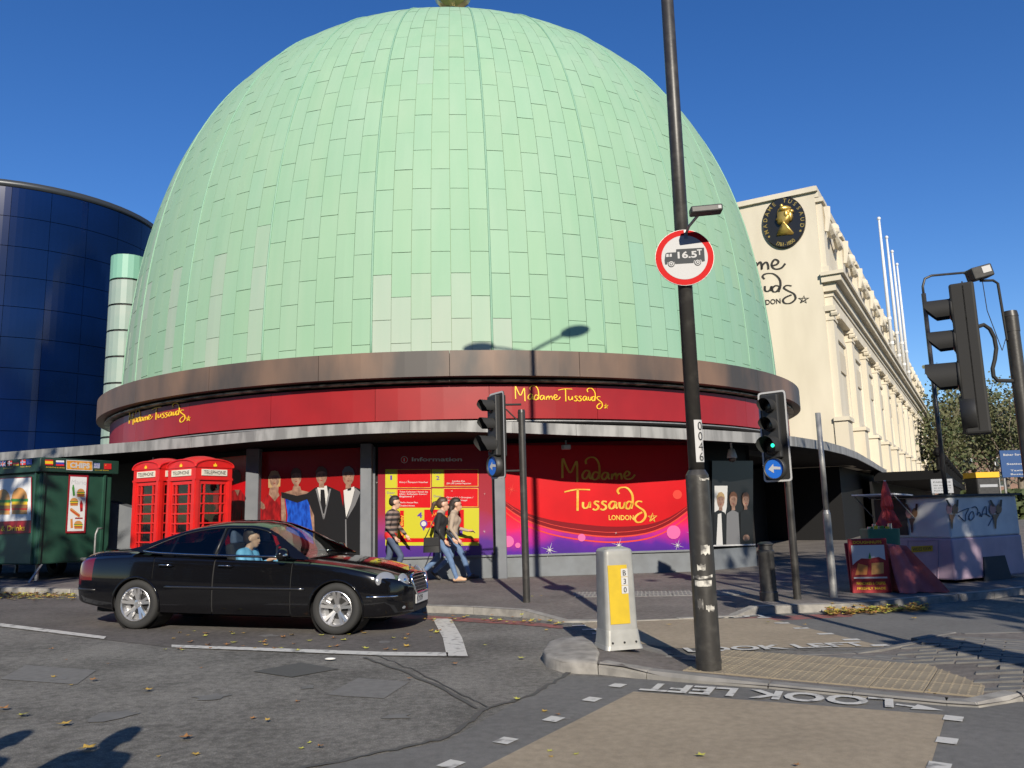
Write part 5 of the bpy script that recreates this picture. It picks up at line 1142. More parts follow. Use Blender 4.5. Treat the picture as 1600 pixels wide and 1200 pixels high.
# ------------------------------------------------------------------ posts and bollards
g3 = G(1303, 933, .108); zt = AT(1282, 645, g3.y).z-g3.z; zn = AT(1291, 800, g3.y).z-g3.z
gp = thing('grey_post', 'bare grey metal post at the pavement edge beside the signal', 'post', g3)
m1 = MB(); m1.tube([(0, 0, -.03), (0, 0, zn-.03)], .058, 18); m1.tube([(0, 0, zn-.03), (0, 0, zn+.03)], [.058, .042], 18); smooth_by_angle(m1.build('base', 'galv', gp))
m1 = MB(); m1.tube([(0, 0, zn), (0, 0, zt)], .041, 16); m1.build('shaft', 'galv', gp, True)
b4 = G(1202, 938, .108); hb4 = AT(1201, 846, b4.y).z-b4.z; bo = thing('bollard', 'black cast iron bollard at the kerb by the crossing', 'bollard', b4)
m1 = MB(); m1.lathe([(0, 0), (.135, 0), (.135, .12), (.12, .14), (.115, hb4-.2), (.125, hb4-.18), (.125, hb4-.14), (.105, hb4-.12), (.105, hb4-.06), (.12, hb4-.05), (.12, hb4-.03), (.07, hb4-.005), (0, hb4)], 24); smooth_by_angle(m1.build('body', 'black_paint', bo), 30)
# slim lamp post with a bent arm
t1 = AT(1441, 455, 15.5); sp_ = thing('slim_lamp_post', 'slim black post with a bent arm behind the ice cream trailer', 'lamp post', (t1.x+.02, 15.5, .1)); 
za = AT(1441, 440, 15.5).z-.1; xe = AT(1506, 424, 15.5).x-t1.x; ze = AT(1506, 426, 15.5).z-.1
m1 = MB(); m1.tube([(0, 0, 0), (0, 0, za-.25)], .042, 12); m1.tube([(0, 0, za-.26), (0, 0, za-.1), (.06, 0, za+.06), (.2, 0, za+.12), (xe, 0, ze)], .024, 10); m1.build('post', 'pole_black', sp_, True)
m1 = MB(); m1.ell((xe+.08, 0, ze+.01), (.13, .06, .045), 0, 10, 6, Matrix.Rotation(R(-12), 3, 'Y')); m1.build('lamp', 'galv', sp_, True)
# ------------------------------------------------------------------ signs and kiosk beyond the trailer
def board(name, label, cat, px0, py0, px1, py1, Y, mats, ty, text=None, post=True):
    a, b = AT(px0, py1, Y), AT(px1, py0, Y); c = (a+b)/2; w_ = b.x-a.x; h_ = b.z-a.z; t = thing(name, label, cat, (c.x, Y, .1))
    m1 = MB(); m1.box((0, 0, c.z-.1), (w_, .05, h_)); m1.build('panel', mats, t)
    if post:
        for sx in (-1, 1): m1 = MB(); m1.tube([(sx*w_*.4, .05, 0), (sx*w_*.4, .05, c.z)], .035, 8); m1.build('post', 'galv', t)
    m1 = MB()
    for (s, u0, u1, v, hh) in text or []: put_text(m1, s, Vector((-w_/2+w_*u0, -.029, c.z-.1-h_/2+h_*v)), Vector((1, 0, 0)), Vector((0, 0, 1))*(h_*hh/.73), 0, .01, w_*(u1-u0))
    if text: m1.build('lettering', ty, t)['kind'] = 'stuff'
    return t, w_, h_, c.z-.1
mat('map_blue', (.012, .055, .17), .5); mat('notice_grey', (.30, .31, .33), .6); mat('kiosk_yellow', (.70, .38, .01), .5)
board('street_map_sign', 'blue street sign board hanging behind the near signal post', 'sign', 1566, 703, 1604, 746, 24, 'map_blue', 'sign_white', [('Baker Street', .12, .92, .80, .08), ('Station', .2, .8, .46, .07), ('Taxis', .3, .75, .22, .06), ('Buses', .3, .75, .08, .06)])
board('notice_board', 'small grey lettered notice standing over the trailer roof', 'sign', 1456, 748, 1487, 771, 22, 'notice_grey', 'ink', [('PARKING', .1, .9, .74, .09), ('No stopping', .1, .9, .52, .08), ('at any time', .1, .9, .34, .08), ('Red route', .1, .8, .14, .08)])
a, b = AT(1519, 772, 30), AT(1549, 738, 30); kx = thing('yellow_top_kiosk', 'black kiosk with a yellow top band behind the trailer', 'kiosk', ((a.x+b.x)/2, 30, .1)); wk = b.x-a.x
m1 = MB(); m1.box((0, 0, (b.z-.3)/2), (wk, wk, b.z-.3)); bevel(m1.build('cabin', 'black_paint', kx), .03, 1)
m1 = MB(); m1.box((0, 0, b.z-.2), (wk+.05, wk+.05, .2)); m1.build('yellow_band', 'kiosk_yellow', kx)
m1 = MB(); m1.box((wk/2+.012, -wk/2, (b.z-.3)/2), (.03, .03, b.z-.35)); m1.build('frame_strip', 'galv', kx)
m1 = MB(); m1.box((0, -wk/2-.01, b.z-.6), (wk*.8, .02, .1)); m1.build('name_strip', 'notice_grey', kx)
# ------------------------------------------------------------------ telephone boxes
def phone_box():
    t = thing('telephone_box', '', 'telephone box', (0, 0, 0)); S_ = .90; H0 = 2.05; h = S_/2
    m1 = MB(); m1.box((0, 0, .04), (S_+.04, S_+.04, .08)); m1.build('plinth', 'phone_red', t)
    for sx in (-1, 1):
        for sy in (-1, 1):
            m1 = MB(); m1.box((sx*(h-.055), sy*(h-.055), .08+(H0-.08)/2), (.11, .11, H0-.08)); 
            m1.box((sx*(h-.045), sy*(h-.045), .08+(H0-.08)/2), (.075, .115, H0-.1)); m1.box((sx*(h-.045), sy*(h-.045), .08+(H0-.08)/2), (.115, .075, H0-.1)); m1.build('corner_post', 'phone_red', t)
    # entablature, segmental pediments and domed roof
    m1 = MB(); m1.box((0, 0, H0+.115), (S_, S_, .23)); m1.box((0, 0, H0-.0), (S_+.03, S_+.03, .04)); m1.build('entablature', 'phone_red', t)
    n = 14
    def arch(x): return .17*math.cos(math.pi*.5*x/(h+.02))**.8 if abs(x) < h else .0
    m1 = MB(); N = 18
    for j in range(N+1):
        for i in range(N+1):
            x = -h-.02+(S_+.04)*i/N; y = -h-.02+(S_+.04)*j/N; ax = max(0, math.cos(math.pi*.5*x/(h+.02))); ay = max(0, math.cos(math.pi*.5*y/(h+.02)))
            m1.v.append((x, y, H0+.235+.15*max(ax, ay)**.9+.10*(ax*ay)**.8))
    for j in range(N):
        for i in range(N): m1.f.append((j*(N+1)+i, j*(N+1)+i+1, (j+1)*(N+1)+i+1, (j+1)*(N+1)+i)); m1.m.append(0)
    k = len(m1.v)
    m1.build('roof', 'phone_red', t, True)
    for q in range(4):
        Rq = rotz(q*math.pi/2); ey = Vector((0, 0, 1)); ex = Rq @ Vector((1, 0, 0)); nn = Rq @ Vector((0, -1, 0))
        P = lambda x, z, o=0.: Rq @ Vector((x, -h-o, z))
        # pediment
        m1 = MB(); pts = [P(-h-.02, H0+.23, -.01), P(h+.02, H0+.23, -.01)]+[P((h+.02)*math.cos(math.pi*i/14), H0+.235+.15*math.sin(math.pi*i/14)**.9, -.01) for i in range(15)]
        m1.prism(pts, nn*.025); m1.tube([P((h+.02)*math.cos(math.pi*i/14), H0+.24+.15*max(0, math.sin(math.pi*i/14))**.9, .02) for i in range(15)], .018, 6); pe = m1.build('pediment', 'phone_red', t)
        m1 = MB(); m1.add([P(x*.045, H0+.285+z*.045, .024) for x, z in ((-1, -.6), (-.6, -.8), (.6, -.8), (1, -.6), (.9, .3), (.45, .1), (0, 1), (-.45, .1), (-.9, .3))], [tuple(range(9))]); m1.build('crown', 'gold_letter', pe)
        m1 = MB(); m1.box(Rq @ Vector((0, -h-.008, H0+.13)), (.62, .02, .125), 0, Rq); sg = m1.build('telephone_sign', 'cream_sign', t)
        m1 = MB(); put_text(m1, 'TELEPHONE', P(-.27, H0+.095, .021), ex, ey*(.075/.73), 0, .008, .54); m1.build('lettering', 'ink', sg)
        # glazed frame: margin lights and eight rows
        x0, x1, z0, z1 = -.30, .30, .42, H0-.10
        m1 = MB()
        for (cx, cz, wx, wz) in ((-.335, (z0+z1)/2, .075, z1-z0+.14), (.335, (z0+z1)/2, .075, z1-z0+.14), (0, z1+.035, .6, .07), (0, (z0+.08)/2+.0, .6, z0-.08)): m1.box(Rq @ Vector((cx, -h+.045, cz)), (wx, .05, wz), 0, Rq)
        dr = m1.build('door' if q == 2 else 'side_frame', 'phone_red', t)
        m1 = MB()
        for xx in (-.205, .205): m1.box(Rq @ Vector((xx, -h+.04, (z0+z1)/2)), (.028, .035, z1-z0), 0, Rq)
        for r_ in range(1, 8): m1.box(Rq @ Vector((0, -h+.038, z0+(z1-z0)*r_/8)), (.6, .035, .028), 0, Rq)
        m1.build('glazing_bars', 'phone_red', dr)
        m1 = MB(); m1.add([P(x0, z0, -.055), P(x1, z0, -.055), P(x1, z1, -.055), P(x0, z1, -.055)], [(0, 1, 2, 3)]); m1.build('pane', 'glass_phone', dr)
    m1 = MB(); m1.box((0, .28, 1.3), (.5, .06, 1.5)); m1.box((0, .2, 1.25), (.3, .12, .5)); m1.build('telephone_unit', 'black_paint', t)
    m1 = MB(); rg = random.Random(9)
    for k in range(7): m1.box((rg.uniform(-.3, .3), -.36+.02*k if k % 2 else .15, rg.uniform(.8, 1.75)), (.1, .004, .14), 0, rotz(rg.uniform(-.3, .3)))
    m1.build('cards', 'print_white', t)
    return t
PHI = R(58.4)
pc_ = Vector((-6.48, 16.25)); dr_ = Vector((math.cos(PHI), math.sin(PHI))); dl_ = Vector((-math.sin(PHI), math.cos(PHI)))
ph = phone_box(); c0 = pc_+(dr_+dl_)*.45; ph.location = (c0.x, c0.y, gz(c0.x)+.106); ph.rotation_euler = (0, 0, PHI); ph['label'] = 'red telephone box beside the evening gown poster, in front of its twin'; ph['group'] = 'telephone boxes on the pavement'
ph2 = copy_tree(ph); c1 = c0+dl_*1.19; ph2.location = (c1.x, c1.y, gz(c1.x)+.106); ph2['label'] = 'red telephone box nearer the green food stall, partly behind its twin'
for o in (ph, ph2): o.scale = (1, 1, 1.035)
# small grey cabinet left of the boxes
cp = AT(192, 830, 19.5); gc = MB(); gc.prism([(-.35, 0, 0), (.3, 0, 0), (.3, 0, 1.55), (-.35, 0, 1.75)], (0, .5, 0)); o = gc.build('utility_cabinet', 'mullion_grey'); o.location = (cp.x, 19.3, gz(cp.x)+.1); tag(o, 'grey sloping-topped cabinet between the food stall and telephone boxes', 'cabinet')
# ------------------------------------------------------------------ green food stall
k0 = AT(60, 800, 17.2); fs_t = thing('food_stall', 'dark green burger and chips trailer with flags on its fascia', 'food stall', (k0.x, k0.y, gz(k0.x)+.1))
rd = Vector((.45, .893)).normalized(); ld = Vector((-rd.y, rd.x)); KH = AT(60, 715, 17.2).z-gz(k0.x)-.1; RWD = 1.72; LWD = 3.4
zf0 = .36
def kp(a, b, z): q = rd*a+ld*b; return Vector((q.x, q.y, z))
m1 = MB(); fp_ = [kp(0, 0, zf0), kp(RWD, 0, zf0), kp(RWD, LWD, zf0), kp(0, LWD, zf0)]; m1.prism([p for p in fp_], (0, 0, KH-.3-zf0)); bevel(m1.build('body', 'stall_green', fs_t), .03, 2)
m1 = MB(); e = .09; m1.prism([kp(-e, -e, KH-.31), kp(RWD+e, -e, KH-.31), kp(RWD+e, LWD+e, KH-.31), kp(-e, LWD+e, KH-.31)], (0, 0, .31)); fa = m1.build('fascia', 'stall_green_dark', fs_t); bevel(fa, .012, 1)
for (a, b) in ((.06, -.02), (RWD-.22, -.02), (-.02, .12)):
    m1 = MB(); q = kp(a, b, (zf0+KH-.3)/2); m1.box(q, (.05, .05, KH-.34-zf0), 0, rotz(math.atan2(rd.y, rd.x))); m1.build('corner_trim', 'stall_green', fs_t)
for (a, b) in ((.25, .3), (RWD-.25, .3), (.25, LWD-.4), (RWD-.25, LWD-.4)): m1 = MB(); m1.tube([kp(a, b, 0), kp(a, b, zf0+.05)], .04, 8); m1.build('support_leg', 'galv', fs_t)
m1 = MB(); m1.tube([kp(.15, .0, zf0), kp(-.1, .0, 0)], .025, 8); m1.build('support_leg', 'galv', fs_t)
for (a,) in ((.0,), (RWD,)):
    m1 = MB(); m1.lathe([(.15, -.08), (.27, -.08), (.29, 0), (.27, .08), (.15, .08)], 20, 0, Matrix.Translation(kp(a+(.1 if a == 0 else -.1), LWD*.5, .29)) @ (rotz(math.atan2(ld.y, ld.x)) @ Matrix.Rotation(R(90), 3, 'X')).to_4x4()); m1.build('wheel', 'rubber', fs_t, True)
# tow hitch on the end face
m1 = MB(); m1.tube([kp(RWD*.62, .3, zf0+.06), kp(RWD*.62, -.5, zf0+.04)], .04, 8); m1.tube([kp(RWD*.62, -.42, .04), kp(RWD*.62, -.42, .95), kp(RWD*.62+.05, -.42, 1.08), kp(RWD*.62+.16, -.42, 1.08)], .022, 8); m1.ell(kp(RWD*.62, -.42, .1), (.1, .05, .1)); m1.build('tow_hitch', 'galv', fs_t, True)
ENDW = Wall(k0+Vector((0, 0, 0)), rd); SIDE = Wall(k0, -ld)
flagc = {}
for nm, c in dict(f_red=(.55, .02, .02), f_white=(.7, .7, .7), f_blue=(.02, .05, .35), f_black=(.02, .02, .02), f_yel=(.75, .5, .02), f_brown=(.30, .13, .04), f_bun=(.55, .27, .08), f_green=(.06, .25, .05), f_dkred=(.28, .012, .02), f_orange=(.62, .22, .05), f_grey=(.55, .55, .56)).items(): mat(nm, c, .45)
FM = ['f_red', 'f_white', 'f_blue', 'f_black', 'f_yel', 'f_brown', 'f_bun', 'f_green', 'f_dkred', 'f_orange', 'f_grey']
Z9 = lambda pts: [(x/4.8, 680+y/4.8) for x, y in pts]
def quad(W, m1, x0, y0, x1, y1, off, mi, sk=0.): W.poly(m1, Z9([(x0, y1), (x1, y1+sk*(x1-x0)), (x1, y0+sk*(x1-x0)), (x0, y0)]), off, mi)
def flag(W, x0, y0, x1, y1, kind, sk=0.):
    m1 = MB(); o1, o2, o3 = .105, .108, .111; w_, h_ = x1-x0, y1-y0
    def Q(a, b, c, d, off, mi): quad(W, m1, x0+w_*a, y0+h_*b+sk*w_*a, x0+w_*c, y0+h_*d+sk*w_*a, off, mi, sk)
    if kind == 'uk':
        Q(0, 0, 1, 1, o1, 2)
        for (a, b) in (((0, 0), (1, 1)), ((0, 1), (1, 0))): W.poly(m1, Z9([(x0+w_*a[0], y0+h_*(a[1]*.86)), (x0+w_*a[0], y0+h_*(a[1]*.86+.14)), (x0+w_, y0+h_*(b[1]*.86+.14)), (x0+w_, y0+h_*(b[1]*.86))]), o2-.0008*a[1], 1)
        Q(.4, 0, .6, 1, o2+.001, 1); Q(0, .35, 1, .65, o2+.0018, 1); Q(.45, 0, .55, 1, o3, 0); Q(0, .43, 1, .57, o3+.001, 0)
    elif kind in ('dk', 'no'): Q(0, 0, 1, 1, o1, 0); Q(.3, 0, .5, 1, o2, 1); Q(0, .38, 1, .62, o2+.001, 1); (kind == 'no') and (Q(.36, 0, .44, 1, o3, 2), Q(0, .45, 1, .55, o3+.001, 2))
    elif kind == 'de': Q(0, 0, 1, .333, o1, 3); Q(0, .333, 1, .667, o1, 0); Q(0, .667, 1, 1, o1, 4)
    elif kind == 'es': Q(0, 0, 1, .25, o1, 0); Q(0, .25, 1, .75, o1, 4); Q(0, .75, 1, 1, o1, 0)
    elif kind == 'ru': Q(0, 0, 1, .333, o1, 1); Q(0, .333, 1, .667, o1, 2); Q(0, .667, 1, 1, o1, 0)
    elif kind == 'eu':
        Q(0, 0, 1, 1, o1, 2)
        for k in range(8): a = k*math.pi/4; W.poly(m1, Z9(ellpts(x0+w_*.5+w_*.25*math.cos(a), y0+h_*.5+h_*.32*math.sin(a), 1.6, 1.6, 5)), o2, 4)
    elif kind == 'gr':
        for k in range(5): Q(0, k*.2, 1, k*.2+.1, o1, 2); Q(0, k*.2+.1, 1, k*.2+.2, o1, 1)
        Q(0, 0, .4, .5, o2, 2); Q(.15, 0, .25, .5, o3, 1); Q(0, .2, .4, .3, o3+.001, 1)
    elif kind == 'cn': Q(0, 0, 1, 1, o1, 0); W.poly(m1, Z9(ellpts(x0+w_*.22, y0+h_*.3, 4, 4, 5)), o2, 4)
    m1.build('flag_panel', FM, fa, world=True)
for (x0, y0, x1, y1, k) in [(36, 198, 79, 236, 'uk'), (92, 194, 127, 231, 'dk'), (134, 200, 176, 231, 'de'), (189, 186, 229, 226, 'no'), (234, 183, 276, 222, 'eu')]: flag(SIDE, x0, y0, x1, y1, k, -.05)
for (x0, y0, x1, y1, k) in [(315, 185, 375, 225, 'es'), (397, 190, 458, 232, 'ru'), (680, 210, 727, 248, 'gr'), (757, 214, 813, 256, 'cn')]: flag(ENDW, x0, y0, x1, y1, k, .03)
mat('flame', (.55, .16, .02), .4, col2=(.75, .40, .05), scale=14, detail=6)
m1 = MB(); CM = ['print_white', 'flame', 'print_white']; quad(ENDW, m1, 474, 186, 672, 262, .1035, 0, .045); quad(ENDW, m1, 479, 192, 667, 255, .107, 1, .045)
ENDW.text(m1, 'CHIPS', *Z9([(500, 243), (648, 250)]), 38/4.8, .111, 2, .05); m1.build('chips_sign', CM, fa, world=True)
m1 = MB(); quad(SIDE, m1, -40, 200, 22, 272, .1035, 0, -.06); quad(SIDE, m1, -40, 206, 17, 266, .107, 1, -.06); SIDE.text(m1, 'DRINKS', *Z9([(-120, 262), (12, 255)]), 36/4.8, .111, 2, .04); m1.build('drinks_sign', CM, fa, world=True)
m1 = MB()
for (W, t_, a, b) in ((SIDE, 'hamburgers', (62, 254), (134, 249)), (SIDE, 'hot dogs', (190, 243), (268, 238)), (ENDW, 'Sandwiches & drinks', (322, 244), (462, 250)), (ENDW, 'Ice cold drinks', (690, 266), (792, 270))): W.text(m1, t_, *Z9([a, b]), 9/4.8, .104, 0, 0)
m1.build('fascia_lettering', 'f_yel', fa, world=True)
def burger(W, m1, cx, cy, w_, h_, off):
    W.poly(m1, Z9([(cx-w_/2, cy-h_*.05)]+[(cx-w_/2*math.cos(math.pi*i/10), cy-h_*.08-h_*.42*math.sin(math.pi*i/10)) for i in range(11)]), off, 6)
    for (y0, y1, mi, k) in ((-.08, .03, 7, 1.08), (.03, .14, 4, 1.0), (.14, .28, 5, 1.02), (.28, .34, 0, 1.0), (.34, .5, 6, .95)): quad(W, m1, cx-w_*k/2, cy+h_*y0, cx+w_*k/2, cy+h_*y1, off, mi)
m1 = MB(); quad(ENDW, m1, 484, 296, 656, 733, .028, 0); 
W = ENDW; W.poly(m1, Z9([(486, 732), (632, 732), (656, 302), (512, 296)]), .031, 8)
m1 = MB(); W.poly(m1, Z9([(484, 735), (634, 733), (658, 300), (510, 295)]), .028, 8); W.poly(m1, Z9([(497, 720), (622, 718), (645, 316), (522, 310)]), .031, 1)
burger(W, m1, 599, 432, 56, 62, .034); burger(W, m1, 548, 500, 58, 60, .034); burger(W, m1, 580, 672, 62, 62, .034)
W.poly(m1, Z9([(533, 400), (538, 372), (546, 372), (551, 398), (555, 452), (541, 458)]), .034, 7); W.poly(m1, Z9([(590, 515), (598, 490), (604, 490), (614, 515), (612, 570), (595, 574)]), .034, 8); W.poly(m1, Z9([(591, 520), (613, 520), (612, 545), (592, 545)]), .036, 0)
W.poly(m1, Z9([(515, 552), (530, 546), (590, 592), (594, 612), (580, 616), (520, 570)]), .034, 6); W.poly(m1, Z9([(520, 556), (590, 602), (584, 608), (520, 564)]), .036, 0); quad(W, m1, 556, 618, 612, 628, .034, 8); W.poly(m1, Z9([(520, 630), (536, 626), (540, 695), (522, 698)]), .034, 9)
ENDW.text(m1, 'Mario', *Z9([(528, 366), (640, 372)]), 36/4.8, .034, 10); m1.build('menu_poster', FM, fs_t, world=True)
m1 = MB(); W = SIDE; quad(W, m1, -160, 330, 248, 750, .028, 8, -.045); quad(W, m1, -155, 336, 242, 655, .031, 1, -.045)
m1b = m1; burger(W, m1, 158, 492, 118, 200, .034); burger(W, m1, 35, 500, 104, 190, .034); burger(W, m1, -90, 505, 104, 190, .034)
SIDE.text(m1, 'Burgers & Drinks', *Z9([(-145, 722), (198, 714)]), 40/4.8, .034, 4, .01); m1.build('burger_poster', FM, fs_t, world=True)
# ------------------------------------------------------------------ ice cream trailer
it0 = Vector((7.5, 14.0)); ic = thing('ice_cream_trailer', 'small white and pink ice cream trailer with graffiti and cone pictures', 'trailer', (7.5, 14.0, .1))
idr = Vector((math.cos(R(28)), math.sin(R(28)))); idl = Vector((-idr.y, idr.x)); IL, IW = 2.05, 1.5
IT = AT(1468, 776, 14.).z-.1; IM_ = AT(1468, 842, 14.).z-.1; IB = AT(1468, 908, 14.).z-.1
def ip(a, b, z): q = idr*a+idl*b; return Vector((q.x, q.y, z))
m1 = MB(); m1.prism([ip(0, 0, IB), ip(IL, 0, IB), ip(IL, IW, IB), ip(0, IW, IB)], (0, 0, IM_-IB)); bevel(m1.build('lower_body', 'trailer_pink', ic), .03, 2)
m1 = MB(); m1.prism([ip(.008, .008, IM_), ip(IL-.008, .008, IM_), ip(IL-.008, IW-.008, IM_), ip(.008, IW-.008, IM_)], (0, 0, IT-IM_)); bevel(m1.build('upper_body', 'trailer_white', ic), .03, 2)
m1 = MB(); m1.prism([ip(-.06, -.04, IT), ip(IL+.04, -.04, IT), ip(IL+.04, IW+.04, IT), ip(-.06, IW+.04, IT)], (0, 0, .035)); m1.build('roof', 'sign_dark', ic)
m1 = MB(); m1.add([ip(-.012, .8, IM_+.05), ip(-.012, IW-.03, IM_+.05), ip(-.012, IW-.03, IT-.02), ip(-.012, .8, IT-.02)], [(0, 1, 2, 3)]); m1.build('serving_hatch', 'black_gap', ic)  # flat black sheet painted for the dark inside of the open hatch
m1 = MB(); m1.prism([ip(-.03, .62, IT+.03), ip(-.03, IW+.02, IT+.03), ip(-.55, IW+.02, IT+.06), ip(-.55, .62, IT+.06)], (0, 0, .025)); fl = m1.build('hatch_flap', 'trailer_white', ic)
for bb_ in (.66, IW): m1 = MB(); m1.tube([ip(-.5, bb_, IT+.05), ip(-.02, bb_, IT-.35)], .012, 6); m1.build('flap_strut', 'galv', fl)
m1 = MB(); m1.lathe([(.0, -.07), (.24, -.07), (.26, 0), (.24, .07), (0, .07)], 22, 0, Matrix.Translation(ip(IL*.55, .12, .2)) @ (rotz(R(28)) @ Matrix.Rotation(R(90), 3, 'X')).to_4x4()); m1.build('wheel', 'rubber', ic, True)
m1 = MB(); m1.prism([ip(IL*.36, -.05, .0), ip(IL*.74, -.05, .0), ip(IL*.70, -.02, .42), ip(IL*.40, -.02, .42)], Vector((idl.x, idl.y, 0))*.03); m1.build('wheel_guard', 'sign_dark', ic)
m1 = MB(); m1.prism([ip(.02, .05, .12), ip(IL-.1, .05, .12), ip(IL-.1, .05, IB-.002), ip(.02, .05, IB-.002)], Vector((idl.x, idl.y, 0))*.1); m1.build('chassis', 'iron_black', ic)
IR = Wall((7.5, 14.0, 0), idr); ILW = Wall((7.5, 14.0, 0), -idl)
ZA = lambda pts: [(1250+x/4.286, 700+y/4.286) for x, y in pts]
mat('cone_tan', (.24, .13, .06), .6); mat('cone_dark', (.045, .03, .025), .6); mat('cone_pink', (.45, .22, .2), .6); mat('graffiti', (.10, .13, .17), .6)
def cone(W, cx, cy, s, pale=False):
    m1 = MB(); W.poly(m1, ZA([(cx-22*s, cy+35*s), (cx+25*s, cy+35*s), (cx+8*s, cy+70*s), (cx+4*s, cy+130*s), (cx-4*s, cy+130*s), (cx-10*s, cy+75*s)]), .012, 1 if not pale else 0); W.poly(m1, ZA(ellpts(cx-20*s, cy-2*s, 22*s, 36*s, 10)), .015, 2); W.poly(m1, ZA(ellpts(cx+20*s, cy-2*s, 20*s, 34*s, 10)), .018, 0)
    for (a, b) in ((-30, -62), (28, -64)): W.poly(m1, ZA([(cx+a*.8*s, cy-18*s), (cx+(a*.8+16)*s, cy-18*s), (cx+(a*1.25+6)*s, cy+b*s), (cx+(a*1.25-8)*s, cy+b*s)]), .0205, 1)
    m1.build('cone_picture', ['cone_tan', 'cone_dark', 'cone_pink'], ic, world=True)
cone(ILW, 752, 436, 1.0); cone(IR, 1014, 410, 1.0, True); cone(IR, 1306, 410, 1.0, True)
m1 = MB()
for st in ([(1050, 435), (1085, 420), (1130, 405), (1110, 445), (1105, 490), (1060, 450)], [(1128, 480), (1135, 445), (1155, 425), (1165, 460), (1140, 485), (1128, 455)], [(1150, 400), (1175, 392), (1190, 420), (1185, 450), (1200, 430), (1215, 460), (1225, 420), (1245, 390), (1250, 450)], [(1200, 455), (1240, 440), (1275, 462)], [(1260, 520), (1290, 470), (1335, 440), (1300, 480)], [(1275, 400), (1310, 390), (1300, 430), (1335, 420)]):
    pl = crom(st, 4); m1.tube([IR.hit(*ZA([p])[0], .004) for p in pl], .008, 5)
m1.build('graffiti', 'graffiti', ic, world=True)
m1 = MB(); ILW.poly(m1, ZA([(748, 700), (892, 690), (892, 652), (748, 658)]), .012, 0); ILW.text(m1, 'WD22 EXW', *ZA([(758, 690), (884, 682)]), 22/4.286, .015, 1, .01); m1.build('number_plate', ['yellow_panel', 'ink'], ic, world=True)
m1 = MB(); a, b = (722, 620), (925, 620)
for (p, q) in (((722, 622), (722, 880)), ((722, 622), (925, 618)), ((925, 618), (925, 880))): m1.tube([ILW.hit(*ZA([p])[0], .004), ILW.hit(*ZA([q])[0], .004)], .008, 5)
m1.build('panel_seam', 'trailer_pink', ic, world=True)
# closed red parasol, green drinks tub, food boards and pink cover
pb = AT(1397, 900, 14.2); ps = thing('closed_parasol', 'closed red parasol standing by the ice cream trailer', 'parasol', (pb.x, 14.2, .1)); zt_ = AT(1395, 750, 14.2).z-.1; zl_ = AT(1395, 822, 14.2).z-.1
m1 = MB(); m1.tube([(0, 0, 0), (0, 0, zt_)], .02, 8); m1.build('pole', 'white_paint', ps)
m1 = MB(); n = 16
for j, (r, z) in enumerate(((.02, zt_-.02), (.07, zt_-.2), (.10, zt_-.45), (.08, zl_+.28), (.14, zl_+.1), (.17, zl_))):
    for i in range(n): k = 1+.28*(1 if i % 2 else -1)*(j/5); m1.v.append((r*k*math.cos(2*math.pi*i/n+j*.2), r*k*math.sin(2*math.pi*i/n+j*.2), z+(.06*math.sin(i*1.7) if j == 5 else 0)))
m1.f = [(j*n+i, j*n+(i+1) % n, (j+1)*n+(i+1) % n, (j+1)*n+i) for j in range(5) for i in range(n)]; m1.m = [0]*len(m1.f); m1.build('canopy', 'umbrella_red', ps)
tb_ = AT(1381, 900, 13.6); tub = thing('drinks_tub', 'green metal tub of cans and bottles behind the food board', 'tub', (tb_.x, 13.6, .1)); z0, z1 = AT(1381, 850, 13.6).z-.1, AT(1381, 826, 13.6).z-.1
m1 = MB(); rbox(m1, .46, .34, .02, .54, .40, z1, 0, 4, .06); smooth_by_angle(m1.build('tub_body', 'tub_green', tub), 40)
rg = random.Random(4)
for k in range(9):
    x, y = -.2+.05*k, rg.uniform(-.12, .1); m1 = MB(); m1.tube([(x, y, z1-.02), (x, y, z1+rg.uniform(.03, .09))], .03, 10); m1.build('drink_can', ['can_silver', 'f_green', 'f_yel', 'can_silver'][k % 4], tub)
def aboard(px0, px1, pyt, pyb, Y, label):
    a, b = AT(px0, pyb, Y), AT(px1, pyb, Y); w_ = b.x-a.x; t = thing('food_board', label, 'sign board', ((a.x+b.x)/2, Y, .1), R(-7)); h_ = AT(px0, pyt, Y).z-.1
    m1 = MB(); m1.box((0, 0, h_/2), (w_, .06, h_)); m1.box((0, .16, h_*.46), (w_, .03, h_*.92), 0, Matrix.Rotation(R(-9), 3, 'X')); bevel(m1.build('board', 'f_dkred', t), .01, 1)
    m1 = MB(); q = lambda x0, z0, x1, z1, o, mi: m1.add([(w_*x0, -.031-o, h_*z0), (w_*x1, -.031-o, h_*z0), (w_*x1, -.031-o, h_*z1), (w_*x0, -.031-o, h_*z1)], [(0, 1, 2, 3)], mi)
    q(-.44, .27, .42, .88, .003, 0)
    m1.add([(w_*x, -.037, h_*z) for x, z in ((-.44, .30), (.42, .30), (.42, .60), (.25, .66), (.0, .63), (-.2, .64), (-.34, .58), (-.44, .52))], [tuple(range(8))], 1)
    m1.add([(w_*x, -.040, h_*z) for x, z in ((.02, .34), (.34, .36), (.36, .56), (.05, .55))], [(0, 1, 2, 3)], 2); m1.add([(w_*x, -.040, h_*z) for x, z in ((-.4, .34), (-.1, .34), (-.05, .5), (-.3, .55))], [(0, 1, 2, 3)], 3); m1.add([(w_*x, -.04, h_*z) for x, z in ((-.02, .64), (.06, .62), (.03, .75))], [(0, 1, 2)], 4)
    for (s, z, hh) in (('DOUGHNUTS', .91, .05), ('PANCAKES & CREPES', .16, .05), ('FRESHLY MADE', .07, .045)): put_text(m1, s, Vector((-w_*.38, -.036, h_*z)), Vector((1, 0, 0)), Vector((0, 0, 1))*(h_*hh/.73), 5, .015, w_*.74)
    m1.build('food_picture', ['f_grey', 'f_dkred', 'f_bun', 'f_orange', 'f_green', 'f_yel'], t)
    return t
